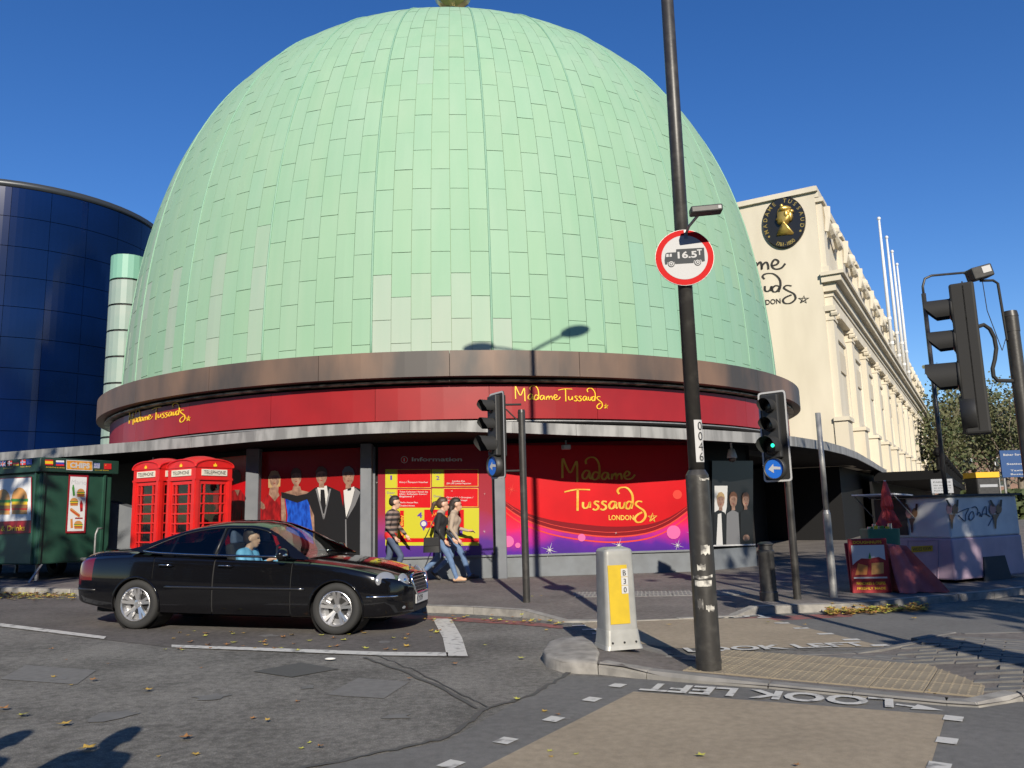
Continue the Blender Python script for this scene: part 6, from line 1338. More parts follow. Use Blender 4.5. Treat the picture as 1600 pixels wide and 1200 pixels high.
fb_ = aboard(1333, 1391, 842, 926, 13.0, 'red food board with a pancake picture beside the pink cover')
cv = AT(1420, 930, 13.15); cvt = MB(); n = 9; h1 = AT(1400, 850, 13.2).z-.1
for j in range(10):
    for i in range(14):
        u, v = i/13, j/9; x = -.30+u*(.28+.45*v) ; z = h1*(1-v)*(1-.06*u)-.0; y = -.1+.5*(1-v)*.3-.12*v+.05*math.sin(u*9+v*3)*(.3+v)+.03*math.sin(u*17+1)
        cvt.v.append((x, y, max(.01, z-.02*math.sin(u*11))))
cvt.f = [(j*14+i, j*14+i+1, (j+1)*14+i+1, (j+1)*14+i) for j in range(9) for i in range(13)]
N_ = len(cvt.v); cvt.v += [(x*.96, y+.55, z) for (x, y, z) in cvt.v]; cvt.f += [tuple(i+N_ for i in f[::-1]) for f in cvt.f[:]]
ed = [i for i in range(14)]; cvt.f += [(i+1, i, i+N_, i+1+N_) for i in range(13)]+[(j*14+13, (j+1)*14+13, (j+1)*14+13+N_, j*14+13+N_) for j in range(9)]+[((j+1)*14, j*14, j*14+N_, (j+1)*14+N_) for j in range(9)]
cvt.m = [0]*len(cvt.f); o = cvt.build('draped_cover', 'cover_pink', None, True); o.location = (cv.x-.02, 12.95, .106); tag(o, 'faded pink-red plastic cover draped to the ground beside the food board', 'cover')
# ------------------------------------------------------------------ black saloon car (x forward, y left, z up, origin under the front axle)
_pc = {}
def interp(tab, x):
    if x <= tab[0][0]: return tab[0][1]
    if x >= tab[-1][0]: return tab[-1][1]
    k = id(tab)
    if k not in _pc:            # monotone cubic slopes
        h = [b[0]-a[0] for a, b in zip(tab, tab[1:])]; dl = [(b[1]-a[1])/q for (a, b), q in zip(zip(tab, tab[1:]), h)]; m = [dl[0]]
        for i in range(1, len(dl)):
            if dl[i-1]*dl[i] <= 0: m.append(0.)
            else: w1, w2 = 2*h[i]+h[i-1], h[i]+2*h[i-1]; m.append((w1+w2)/(w1/dl[i-1]+w2/dl[i]))
        _pc[k] = m+[dl[-1]]
    m = _pc[k]
    for i in range(len(tab)-1):
        a, b = tab[i], tab[i+1]
        if x <= b[0]:
            q = b[0]-a[0]; t = (x-a[0])/q; return (2*t**3-3*t*t+1)*a[1]+(t**3-2*t*t+t)*q*m[i]+(-2*t**3+3*t*t)*b[1]+(t**3-t*t)*q*m[i+1]
XF, XR, WB = .86, -3.98, 2.854
HW = [(-3.98, .40), (-3.95, .58), (-3.88, .70), (-3.7, .795), (-3.4, .86), (-2.9, .895), (-2.0, .91), (-1.0, .91), (-.3, .905), (.15, .89), (.45, .845), (.62, .775), (.74, .66), (.82, .50), (.86, .34)]
ZTOP = [(-3.98, .80), (-3.93, .95), (-3.85, 1.005), (-3.5, 1.03), (-3.0, 1.05), (-2.6, 1.02), (-1.5, .985), (-.6, .965), (-.3, .94), (0, .905), (.35, .845), (.6, .775), (.74, .715), (.82, .64), (.86, .58)]
ZSH = [(-3.98, .72), (-3.9, .84), (-3.6, .90), (-2.8, .935), (-1.5, .90), (-.5, .87), (0, .83), (.35, .765), (.6, .69), (.75, .63), (.86, .55)]
ZBOT = [(-3.98, .42), (-3.9, .32), (-3.6, .26), (-3.0, .20), (-1, .185), (.3, .185), (.7, .205), (.86, .24)]
def section(x, t):
    """t 0..1 from sill bottom centre outwards over the flank to the top centre line"""
    hw, zt_, zs, zb = interp(HW, x), interp(ZTOP, x), interp(ZSH, x), interp(ZBOT, x)
    P = [(0, zb), (hw*.80, zb), (hw*.955, zb+.035), (hw*.985, zb+.13), (hw, zb+(zs-zb)*.45), (hw*.995, zb+(zs-zb)*.72), (hw*.965, zs-.02), (hw*.93, zs+.015), (hw*.82, zs+(zt_-zs)*.45), (hw*.5, zs+(zt_-zs)*.86), (0, zt_)]
    T = [0, .12, .17, .24, .40, .52, .62, .67, .76, .88, 1]
    for i in range(len(T)-1):
        if t <= T[i+1]+1e-9:
            k = (t-T[i])/(T[i+1]-T[i])
            p0, p1, p2, p3 = P[max(0, i-1)], P[i], P[i+1], P[min(len(P)-1, i+2)]
            if i in (0, 1, 2): return p1[0]+(p2[0]-p1[0])*k, p1[1]+(p2[1]-p1[1])*k
            c = lambda a, b, c_, d: .5*((2*b)+(-a+c_)*k+(2*a-5*b+4*c_-d)*k*k+(-a+3*b-3*c_+d)*k**3)
            return c(p0[0], p1[0], p2[0], p3[0]), c(p0[1], p1[1], p2[1], p3[1])
    return P[-1]
car = thing('saloon_car', 'shiny black saloon car with silver alloy wheels in the parking bay', 'car', (0, 0, 0))
NX, NTT = 440, 64
xs = [XR+(XF-XR)*i/NX for i in range(NX+1)]
tt = [i/NTT for i in range(NTT+1)]
RW = .355; ZW = .325
DOORS = [(-1.72, -.62), (-2.62, -1.735)]     # front, rear door spans along the side
def classify(x, y, z, t):
    if abs(y) > .45 and z < .75:
        for xw in (0, -WB):
            if (x-xw)**2+(z-ZW)**2 < RW**2: return None
    # cabin floor opening is covered by the glasshouse; leave the deck under it out
    if -2.75 < x < -.62 and t > .70: return None
    if -3.02 < x <= -2.75 and t > .8: return None
    if x > .70 and abs(y) < .30 and .46 < z < .72: return None      # grille mouth
    def gap(v): return abs(v) < .0056
    if t > .14:
        for (a, b) in DOORS:
            sk = .0
            rear_cut = (a == -2.62) and (x+WB)**2+(z-ZW)**2 < (RW+.05)**2
            lo = a; 
            if t < .70 and .165 < t:
                if (gap(x-a) or gap(x-b)) and not (a == -2.62 and gap(x-a) and (x+WB)**2+(z-ZW)**2 < (RW+.06)**2): return 'gap'
                if a < x < b and not rear_cut: return 'front_door' if a > -2 else 'rear_door'
        if .165 >= t > .155 and -2.62 < x < -.62: return 'gap'
        # bonnet and boot shut lines
        if x > -.62 and t > .72:
            if abs(t-.73) < .008 and x < .62: return 'gap'
            if x > -.6 and x < .66: return 'bonnet'
        if x < -3.02 and t > .72:
            if abs(t-.73) < .008: return 'gap'
            return 'boot_lid'
    if x < -3.58 and .40 < t < .68 and (x < -3.80 or t > .46): return 'tail_light'
    return 'body'
groups = {}
def face(nm, quad_):
    g = groups.setdefault(nm, ({}, [], [])); idx = []
    for key, co in quad_:
        if key not in g[0]: g[0][key] = len(g[1]); g[1].append(co)
        idx.append(g[0][key])
    g[2].append(tuple(idx))
grid = [[section(x, t) for t in tt] for x in xs]
for side in (-1, 1):
    for i in range(NX):
        for j in range(NTT):
            xm = (xs[i]+xs[i+1])/2; ym = (grid[i][j][0]+grid[i+1][j+1][0])/2; zm = (grid[i][j][1]+grid[i+1][j+1][1])/2; tm = (tt[j]+tt[j+1])/2
            cl = classify(xm, ym, zm, tm)
            if cl is None or cl == 'gap': continue
            nm = cl+('_r' if side < 0 else '_l') if cl in ('front_door', 'rear_door', 'tail_light') else cl
            q = [((a, b, side if grid[a][b][0] > 1e-6 else 0), (xs[a], side*grid[a][b][0], grid[a][b][1])) for a, b in ((i, j), (i+1, j), (i+1, j+1), (i, j+1))]
            face(nm, q if side > 0 else q[::-1])
def flush(nm, oname, m, parent, label=None):
    g = groups[nm]; me = bpy.data.meshes.new(oname); me.from_pydata([tuple(v) for v in g[1]], [], g[2]); me.materials.append(MATS[m]); me.polygons.foreach_set('use_smooth', [True]*len(me.polygons)); me.update()
    o = link(oname, me, parent)
    if label: o['label'] = label
    return o
body = flush('body', 'body', 'car_black', car)
dfr = flush('front_door_r', 'door', 'car_black', car); drr = flush('rear_door_r', 'door', 'car_black', car); dfl = flush('front_door_l', 'door', 'car_black', car); drl = flush('rear_door_l', 'door', 'car_black', car)
flush('bonnet', 'bonnet', 'car_black', car); flush('boot_lid', 'boot_lid', 'car_black', car)
flush('tail_light_r', 'tail_light', 'tail_red', car); flush('tail_light_l', 'tail_light', 'tail_red', car)
# end caps and inner tub (dark)
m1 = MB()
for i in range(0, NX, 8):
    i2 = min(NX, i+8)
    for side in (-1, 1):
        for j in range(0, NTT, 2):
            tm = (tt[j]+tt[min(NTT, j+2)])/2; xm = (xs[i]+xs[i2])/2; ym = grid[i][j][0]; zm = grid[i][j][1]
            if -2.9 < xm < -.55 and tm > .7: continue
            if any((xm-xw)**2+(zm-ZW)**2 < (RW+.02)**2 for xw in (0, -WB)) and ym > .45: continue
            k = .982; f4 = [(xs[a], side*grid[a][b][0]*k, grid[a][b][1]*.985+.008) for a, b in ((i, j), (i2, j), (i2, min(NTT, j+2)), (i, min(NTT, j+2)))]
            m1.add(f4, [(0, 1, 2, 3)])
for (i, ) in ((0,), (NX,)):
    m1.add([(xs[i], s*p[0], p[1]) for s in (-1, 1) for p in (grid[i][::4] if s < 0 else grid[i][::-4])], [tuple(range(2*len(grid[i][::4])))])
m1.box((-1.5, 0, .22), (4.2, 1.3, .06)); m1.build('inner_tub', 'car_inner', car)
for xw in (0, -WB):
    for s in (-1, 1):
        m1 = MB(); Mt = Matrix.Translation((xw, s*.62, ZW)) @ Matrix.Rotation(R(90), 4, 'X'); m1.lathe([(0, s*.12), (RW+.01, s*.12), (RW+.01, -s*.22)], 28, 0, Mt); m1.build('wheel_housing', 'car_inner', car)
        m1 = MB(); pts = []
        for k in range(25):
            a = R(-14)+R(208)*k/24; x = xw+(RW+.004)*math.cos(a); z = ZW+(RW+.004)*math.sin(a)
            # nearest flank half width at this height
            yb = min(((abs(section(x, .17+.5*q/40)[1]-z), section(x, .17+.5*q/40)[0]) for q in range(41)))[1]; pts.append((x, s*(yb+.004), z))
        m1.tube(pts, .014, 6); m1.build('arch_lip', 'car_black', car, True)
# glasshouse
ZC = [(-3.06, 1.045), (-2.9, 1.10), (-2.6, 1.245), (-2.35, 1.345), (-2.1, 1.40), (-1.75, 1.435), (-1.45, 1.435), (-1.2, 1.405), (-1.0, 1.325), (-.8, 1.20), (-.6, 1.07), (-.42, .955)]
ZBL = [(-3.06, 1.035), (-2.6, .985), (-1.5, .955), (-.6, .945), (-.42, .93)]
def ghw(x): return interp(HW, x)*.925
def gsec(x, v):
    zc, zb, hw = interp(ZC, x), interp(ZBL, x), ghw(x); H_ = max(.004, zc-zb); yr = hw-.30*H_/.45-.02*(H_/.45)
    if v < .6:
        k = v/.6; return hw+(yr-hw)*(k**1.12), zb+(zc-.055*H_/.45-zb-.02*H_/.45)*k
    k = (v-.6)/.4; a = k*math.pi/2; zs0 = zb+(zc-.075*H_/.45-zb)
    return yr*(1-k)*(1+.18*k*(1-k))+(0), zs0+(zc-zs0)*math.sin(a)**.9
GX, GV = 264, 40; gx = [-3.06+2.64*i/GX for i in range(GX+1)]
gg = [[gsec(x, j/GV) for j in range(GV+1)] for x in gx]
def roofline(x): return interp(ZC, x)-.105
def gclass(x, y, z, v):
    zb = interp(ZBL, x)
    if v < .6:
        top = min(roofline(x), 1.345); lo = zb+.028
        if z > lo and z < top:
            if -1.70 < x < -.74 and z < 1.345-.0-(max(0, x+1.12))*.98: return 'pane_front'
            if -2.40 < x < -1.79 and z < 1.35-(max(0, -2.2-x))*.5: return 'pane_rear'
            if -2.80 < x < -2.43 and z < 1.32-(max(0, -2.3-x))*.55: return 'pane_quarter'
        return 'pillar'
    if x > -1.13 and x < -.45: return 'windscreen' if v > .66 or True else 'pillar'
    if -2.98 < x < -2.42 and v > .68: return 'rear_screen'
    return 'roof'
for side in (-1, 1):
    for i in range(GX):
        for j in range(GV):
            xm = (gx[i]+gx[i+1])/2; ym = (gg[i][j][0]+gg[i+1][j+1][0])/2; zm = (gg[i][j][1]+gg[i+1][j+1][1])/2; vm = (j+.5)/GV
            cl = gclass(xm, ym, zm, vm); nm = cl+('_r' if side < 0 else '_l') if cl.startswith('pane') else cl
            if cl == 'roof': nm = 'pillar'
            q = [(('g', a, b, side if gg[a][b][0] > 1e-5 else 0), (gx[a], side*gg[a][b][0], gg[a][b][1])) for a, b in ((i, j), (i+1, j), (i+1, j+1), (i, j+1))]
            face(nm, q if side > 0 else q[::-1])
flush('pillar', 'roof', 'car_black', car)
for s, df, dr2 in (('_r', dfr, drr), ('_l', dfl, drl)):
    flush('pane_front'+s, 'side_window', 'glass_clear', df); flush('pane_rear'+s, 'side_window', 'glass_tint', dr2); flush('pane_quarter'+s, 'quarter_window', 'glass_tint', dr2)
flush('windscreen', 'windscreen', 'glass_clear', car); flush('rear_screen', 'rear_screen', 'glass_tint', car)
def side_pt(x, z, off=.004):
    b = min(((abs(section(x, .17+.5*q/60)[1]-z), section(x, .17+.5*q/60)[0]) for q in range(61)))[1]; return b+off
def gl_pt(x, z, off=.005):
    b = min(((abs(gsec(x, .6*q/40)[1]-z), gsec(x, .6*q/40)[0]) for q in range(41)))[1]; return b+off
for s, df, dr2 in ((-1, dfr, drr), (1, dfl, drl)):
    # chrome waist strip and window surround, handles, side moulding
    m1 = MB(); m1.tube([(x, s*gl_pt(x, interp(ZBL, x)+.02), interp(ZBL, x)+.02) for x in [-2.82+.1*k for k in range(21)]], .010, 6); m1.build('waist_strip', 'chrome', car, True)
    m1 = MB(); m1.tube([(x, s*gl_pt(x, min(1.35, roofline(x)+.004), .004), min(1.35, roofline(x)+.004)) for x in [-2.84+.08*k for k in range(23)]], .007, 6); m1.build('window_trim', 'car_trim', car, True)
    m1 = MB(); m1.tube([(-1.745, s*gl_pt(-1.745, .99), .99), (-1.755, s*gl_pt(-1.755, 1.2), 1.2), (-1.77, s*gl_pt(-1.77, 1.33), 1.33)], .016, 6); m1.build('pillar_trim', 'car_trim', car, True)
    for (x0, dd) in ((-1.55, dfr if s < 0 else dfl), (-2.42, drr if s < 0 else drl)):
        m1 = MB(); m1.tube([(x0-.10, s*(side_pt(x0-.1, .84)-.002), .842), (x0-.09, s*(side_pt(x0, .84)+.03), .845), (x0+.09, s*(side_pt(x0, .84)+.03), .84), (x0+.10, s*(side_pt(x0+.1, .84)-.002), .838)], .014, 8); ho = m1.build('handle', 'car_black', dd, True)
        m1 = MB(); m1.tube([(x0-.08, s*(side_pt(x0, .84)+.042), .853), (x0+.085, s*(side_pt(x0, .84)+.042), .848)], .006, 6); m1.build('handle_strip', 'chrome', ho, True)
    m1 = MB(); m1.tube([(x, s*side_pt(x, .56, .006), .56) for x in [-2.42+.1*k for k in range(21)]], .013, 6); m1.build('side_moulding', 'car_trim', car, True)
    m1 = MB(); m1.tube([(x, s*side_pt(x, .572, .016), .572) for x in [-2.42+.1*k for k in range(21)]], .0035, 5); m1.build('moulding_strip', 'chrome', car, True)
    m1 = MB(); m1.ell((-.72, s*(ghw(-.72)+.11), 1.00), (.075, .125, .085), 0, 16, 10); m1.tube([(-.72, s*(ghw(-.72)-.02), .97), (-.72, s*(ghw(-.72)+.05), .98)], .03, 8); mo = m1.build('mirror', 'car_black', car, True)
    m1 = MB(); m1.ell((-.66, s*(ghw(-.72)+.15), .995), (.03, .07, .022), 0, 10, 6); m1.build('mirror_indicator', 'chrome', mo, True)
    # twin oval headlamps set into the front corner
    for (hx, hy, hz, rx, rz, yw) in ((.60, .70, .668, .15, .115, R(42)), (.765, .475, .655, .10, .095, R(24))):
        Mr = (rotz(-s*(math.pi/2-yw)*1.0+0) if False else rotz(s*yw*0)); nrm = Vector((math.cos(yw), s*math.sin(yw), .22)).normalized(); q_ = nrm.to_track_quat('X', 'Z').to_matrix()
        m1 = MB(); m1.ell((hx, s*hy, hz), (.034, rx, rz), 0, 20, 12, q_); hl = m1.build('headlamp', 'head_lens', car, True)
        m1 = MB(); m1.ell(Vector((hx, s*hy, hz))+nrm*.028, (.008, rx*.3, rz*.32), 0, 14, 8, q_); m1.build('reflector', 'chrome', hl, True)
    m1 = MB(); m1.ell((.765, s*.545, .325), (.03, .075, .042), 0, 14, 8, rotz(s*R(35))); m1.build('fog_lamp', 'head_lens', car, True)
    m1 = MB(); m1.tube([(x, s*(interp(HW, x)*.995+.004), .475) for x in (.40, .50, .60, .68, .75)], .012, 6); m1.build('bumper_strip', 'chrome', car, True)
    m1 = MB(); m1.tube([(x, s*(interp(HW, x)*.995+.004), .50) for x in (-3.5, -3.7, -3.85, -3.93)], .014, 6); m1.build('rear_bumper_strip', 'car_trim', car, True)
# grille, star, plates
m1 = MB(); gp_ = [(.30, .70), (.315, .64), (.285, .53), (.24, .475), (-.24, .475), (-.285, .53), (-.315, .64), (-.30, .70), (-.15, .725), (.15, .725)]
def gxz(z): return .80+.075*(.72-z)/.25
m1.tube([(gxz(z)+.005, y, z) for y, z in gp_+[gp_[0]]], .017, 8); gr = m1.build('grille', 'chrome', car, True)
for k in range(5):
    z = .51+.043*k; wv = .285 if k < 1 else .30; m1 = MB(); m1.box((gxz(z)-.005, 0, z), (.03, wv*1.95, .014)); m1.build('grille_slat', 'chrome', gr)
m1 = MB(); m1.box((.78, 0, .6), (.01, .58, .25)); m1.build('grille_mesh', 'car_inner', gr)
m1 = MB(); m1.tube([(.70, .04*math.cos(a*math.pi/10), .80+.04*math.sin(a*math.pi/10)) for a in range(21)], .004, 6, cap=False)
for k in range(3): a = math.pi/2+k*2.0944; m1.tube([(.70, 0, .80), (.70, .038*math.cos(a), .80+.038*math.sin(a))], .004, 5)
m1.tube([(.70, 0, .72), (.70, 0, .762)], .005, 6); m1.build('bonnet_star', 'chrome', car)
m1 = MB(); m1.box((.875, 0, .40), (.016, .53, .115)); m1.box((.862, 0, .40), (.02, .55, .13), 1); pl_ = m1.build('number_plate', ['sign_white', 'car_trim'], car)
m1 = MB(); put_text(m1, 'KY09', Vector((.8845, -.235, .365)), Vector((0, 1, 0)), Vector((0, 0, 1))*(.078/.73), 0, .02, .25)
m1.build('plate_characters', 'ink', pl_)
m1 = MB(); m1.box((.80, 0, .30), (.06, .9, .07)); m1.build('air_intake', 'car_inner', car)
m1 = MB(); m1.box((-3.985, 0, .70), (.02, .53, .115)); m1.build('rear_number_plate', 'yellow_panel', car)
# wheels
def wheel(xw, s):
    w_ = bpy.data.objects.new('wheel', None); C.objects.link(w_); w_.parent = car; w_.location = (xw, s*.775, ZW); w_.rotation_euler = (0, 0, 0 if s < 0 else math.pi)
    M4 = Matrix.Rotation(R(90), 4, 'X')
    m1 = MB(); m1.lathe([(.215, -.10), (.30, -.112), (.322, -.085), (.3265, 0), (.322, .085), (.30, .112), (.222, .105), (.215, .06)], 40, 0, M4); m1.build('tyre', 'rubber', w_, True)
    m1 = MB(); m1.lathe([(.216, .10), (.222, .108), (.214, .112), (.204, .095), (.195, .02), (.0, .0)], 36, 0, M4); m1.lathe([(.0, .07), (.03, .072), (.034, .06), (.06, .055), (.062, .03)], 20, 0, M4)
    for k in range(5):
        for d in (-.16, .16):
            a = k*2*math.pi/5+math.pi/2; a0, a1 = a+d*.75, a+d*1.05; p0 = Vector((.05*math.cos(a0), -.058, .05*math.sin(a0))); p1 = Vector((.205*math.cos(a1), -.098, .205*math.sin(a1)))
            dv = (p1-p0).normalized(); sd_ = Vector((0, 1, 0)).cross(dv).normalized(); 
            m1.add([p0+sd_*.017, p0-sd_*.017, p1-sd_*.020, p1+sd_*.020, p0+sd_*.02+Vector((0, .03, 0)), p0-sd_*.02+Vector((0, .03, 0)), p1-sd_*.024+Vector((0, .04, 0)), p1+sd_*.024+Vector((0, .04, 0))], [(0, 1, 2, 3), (0, 4, 5, 1), (1, 5, 6, 2), (2, 6, 7, 3), (3, 7, 4, 0)])
    m1.build('rim', 'alloy', w_)
    m1 = MB(); m1.lathe([(.03, .014), (.19, .014), (.19, .008)], 24, 0, M4); m1.build('brake_disc', 'car_inner', w_)
    return w_
for xw in (0, -WB):
    for s in (-1, 1): wheel(xw, s)
# seats and steering wheel
for s in (-1, 1):
    m1 = MB(); m1.box((-1.62, s*.38, .82), (.14, .48, .62), 0, Matrix.Rotation(R(-14), 3, 'Y')); m1.box((-1.35, s*.38, .52), (.5, .48, .16)); st = m1.build('seat', 'car_inner', car); bevel(st, .05, 3)
    m1 = MB(); m1.box((-1.70, s*.38, 1.20), (.10, .26, .19), 0, Matrix.Rotation(R(-10), 3, 'Y')); bevel(m1.build('headrest', 'jeans_dark', st), .035, 3)
m1 = MB(); m1.box((-2.5, 0, .8), (.2, 1.3, .6), 0, Matrix.Rotation(R(-16), 3, 'Y')); m1.build('rear_seat', 'car_inner', car)
m1 = MB(); m1.box((-.72, 0, .86), (.36, 1.4, .14)); m1.build('dashboard', 'car_inner', car)
m1 = MB(); c_ = Vector((-.98, -.38, .93)); m1.tube([c_+Vector((.07*math.sin(a*.314)*-1, .18*math.cos(a*.314), .17*math.sin(a*.314))) for a in range(21)], .015, 6, cap=False); m1.tube([c_+Vector((0, -.17, 0)), c_+Vector((0, .17, 0))], .014, 6); m1.build('steering_wheel', 'car_inner', car, True)
# parked: front wheel and rear wheel on the sloping bay
CAR_YAW = R(-10.5)
pf = AT(563, 953, 11.35).to_2d(); fw = Vector((math.cos(CAR_YAW), math.sin(CAR_YAW)))
pr_ = pf-fw*WB; tilt = math.atan2(gz(pf.x)-gz(pr_.x), WB)
car.location = (pf.x, pf.y, gz(pf.x)+.008); car.rotation_euler = (0, -tilt, CAR_YAW)
# ------------------------------------------------------------------ people
def caps(mb, p0, p1, r0, r1, n=14):
    p0, p1 = Vector(p0), Vector(p1); d = p1-p0; L_ = d.length; q = d.to_track_quat('Z', 'Y').to_matrix() if L_ > 1e-6 else Matrix.Identity(3)
    pr = [(r0*math.sin(a*math.pi/8), -r0*math.cos(a*math.pi/8)) for a in range(0, 5)]+[(r1*math.cos(a*math.pi/8), L_+r1*math.sin(a*math.pi/8)) for a in range(0, 5)]
    mb.lathe([(max(1e-4, r), z) for r, z in pr], n, 0, Matrix.Translation(p0) @ q.to_4x4())
def remesh(mb, vox=.016, it=4):
    me = bpy.data.meshes.new('tmp'); me.from_pydata(mb.v, [], mb.f); o = bpy.data.objects.new('tmp', me); C.objects.link(o)
    m = o.modifiers.new('r', 'REMESH'); m.mode = 'VOXEL'; m.voxel_size = vox; m.use_smooth_shade = True
    s = o.modifiers.new('s', 'SMOOTH'); s.iterations = it; s.factor = .5
    dg = bpy.context.evaluated_depsgraph_get(); out = bpy.data.meshes.new_from_object(o.evaluated_get(dg)); bpy.data.objects.remove(o); return out
def segdist(p, a, b):
    ab = b-a; t = max(0, min(1, (p-a).dot(ab)/max(1e-9, ab.length_squared))); return (p-(a+ab*t)).length
def person(label, loc, yaw, parts, mats, hair, h=1.0, name='person', vox=.016, eyes=True, head=None, hair_mat='hair_dark', group=None, hem=None):
    """parts: (p0, p1, r0, r1, material) capsules joined into one skin; x is forward"""
    t = thing(name, label, 'person', loc, yaw, group); t.scale = (h, h, h); mb = MB()
    for (a, b, r0, r1, m) in parts: caps(mb, a, b, r0, r1)
    me = remesh(mb, vox); names = []
    if hem:
        bm = bmesh.new(); bm.from_mesh(me); bmesh.ops.bisect_plane(bm, geom=bm.verts[:]+bm.edges[:]+bm.faces[:], plane_co=(0, 0, hem[0]), plane_no=(0, 0, 1)); bm.to_mesh(me); bm.free()
    for p_ in parts:
        if p_[4] not in names: names.append(p_[4])
    for nme in names: me.materials.append(MATS[nme])
    segs = [(Vector(a), Vector(b), (r0+r1)/2, names.index(m)) for (a, b, r0, r1, m) in parts]
    idx = []
    for p_ in me.polygons: c = p_.center; idx.append(min((segdist(c, a, b)-r, mi) for a, b, r, mi in segs)[1])
    if hem:
        for i, p_ in enumerate(me.polygons):
            if names[idx[i]] in hem[1:] and abs(p_.center.y) < .205: idx[i] = names.index(hem[1] if p_.center.z > hem[0] else hem[2])
    me.polygons.foreach_set('material_index', idx); me.polygons.foreach_set('use_smooth', [True]*len(me.polygons)); me.update()
    o = link('body', me, t)
    if hair:
        hb = MB()
        for (a, b, r0, r1) in hair: caps(hb, a, b, r0, r1, 12)
        hm = remesh(hb, .014, 2); hm.materials.append(MATS[hair_mat]); hm.polygons.foreach_set('use_smooth', [True]*len(hm.polygons)); link('hair', hm, t)
    if head:
        m1 = MB(); c = Vector(head[0]); f = Vector(head[1]).normalized(); s = Vector((-f.y, f.x, 0))
        for k in (-1, 1): m1.ell(c+f*.088+s*.032*k+Vector((0, 0, .012)), (.011, .011, .008), 0, 8, 6)
        m1.build('eyes', 'ink', t, True)
        m1 = MB(); m1.ell(c+f*.09+Vector((0, 0, -.068)), (.010, .024, .007), 0, 8, 6, rotz(math.atan2(f.y, f.x))); m1.build('mouth', 'cone_pink', t, True)
    return t
def headparts(c, f, skin='skin'):
    c = Vector(c); f = Vector(f).normalized(); s = Vector((-f.y, f.x, 0)); z = Vector((0, 0, 1))
    return [(c+z*.035-f*.012, c+z*.03+f*.012, .088, .086, skin), (c-z*.05+f*.03, c-z*.085+f*.045, .062, .042, skin), (c+f*.092+z*.0, c+f*.105-z*.03, .014, .019, skin), (c+s*.085-f*.005, c+s*.088-z*.03, .018, .015, skin), (c-s*.085-f*.005, c-s*.088-z*.03, .018, .015, skin)]
def hand(w, d, curl, thumb, skin='skin'):
    """five fingers from the wrist w; d down the hand, curl towards, thumb side"""
    w, d, curl, thumb = Vector(w), Vector(d).normalized(), Vector(curl).normalized(), Vector(thumb).normalized(); out = [(w, w+d*.075, .026, .034, skin)]
    for k, ln in enumerate((.075, .085, .08, .065)):
        b = w+d*.085+thumb*(.028-.019*k); m = b+d*ln*.5+curl*.012; e = m+d*ln*.32+curl*.03; out += [(b, m, .0095, .009, skin), (m, e, .009, .0075, skin)]
    b = w+d*.03+thumb*.03; m = b+d*.035+thumb*.022+curl*.01; out += [(b, m, .012, .011, skin), (m, m+d*.032+curl*.014, .0105, .009, skin)]
    return out
def leg(hip, knee, ankle, toe, rt, rk, ra, m, shoe, bare=None):
    hip, knee, ankle, toe = map(Vector, (hip, knee, ankle, toe)); heel = ankle+(ankle-toe).normalized()*.05+Vector((0, 0, -.03))
    calf = knee.lerp(ankle, .35)
    return [(hip, knee, rt, rk, m), (knee, calf, rk, rk*.98, m), (calf, ankle.lerp(knee, .06), rk*.98, ra, m), (ankle, ankle.lerp(toe, .5)+Vector((0, 0, .01)), .04, .042, shoe), (heel, toe, .036, .034, shoe)]
def torso(hz, shz, lean, sw, hw, m, mh, wr=.13, cr=.15):
    hx = 0; sx = lean
    return [((0, -hw, hz), (0, hw, hz), .115, .115, mh), ((0, -.04, hz+.02), (lean*.45, -.03, hz+.25), wr, wr*.95, m), ((0, .04, hz+.02), (lean*.45, .03, hz+.25), wr, wr*.95, m),
            ((lean*.45, -.05, hz+.25), (lean*.9, -.07, shz-.1), wr*.95, cr, m), ((lean*.45, .05, hz+.25), (lean*.9, .07, shz-.1), wr*.95, cr, m), ((lean, -sw, shz-.02), (lean, sw, shz-.02), .072, .072, m)]
mat('stripes_base', (.03, .026, .026), .9)
def stripes():
    m = MATS['stripes_base'].copy(); m.name = 'striped_knit'; n = m.node_tree.nodes; L = m.node_tree.links; b = n['Principled BSDF']; tc = n.new('ShaderNodeTexCoord'); sp = n.new('ShaderNodeSeparateXYZ'); L.new(tc.outputs['Object'], sp.inputs[0])
    mm = n.new('ShaderNodeMath'); mm.operation = 'MULTIPLY'; mm.inputs[1].default_value = 9.5; L.new(sp.outputs[2], mm.inputs[0]); fr = n.new('ShaderNodeMath'); fr.operation = 'FRACT'; L.new(mm.outputs[0], fr.inputs[0]); gt = n.new('ShaderNodeMath'); gt.operation = 'GREATER_THAN'; gt.inputs[1].default_value = .52; L.new(fr.outputs[0], gt.inputs[0])
    mx = n.new('ShaderNodeMix'); mx.data_type = 'RGBA'; mx.inputs[6].default_value = (.028, .024, .025, 1); mx.inputs[7].default_value = (.21, .15, .13, 1); L.new(gt.outputs[0], mx.inputs[0]); L.new(mx.outputs[2], b.inputs['Base Color']); MATS['striped_knit'] = m
stripes()
Z = .106
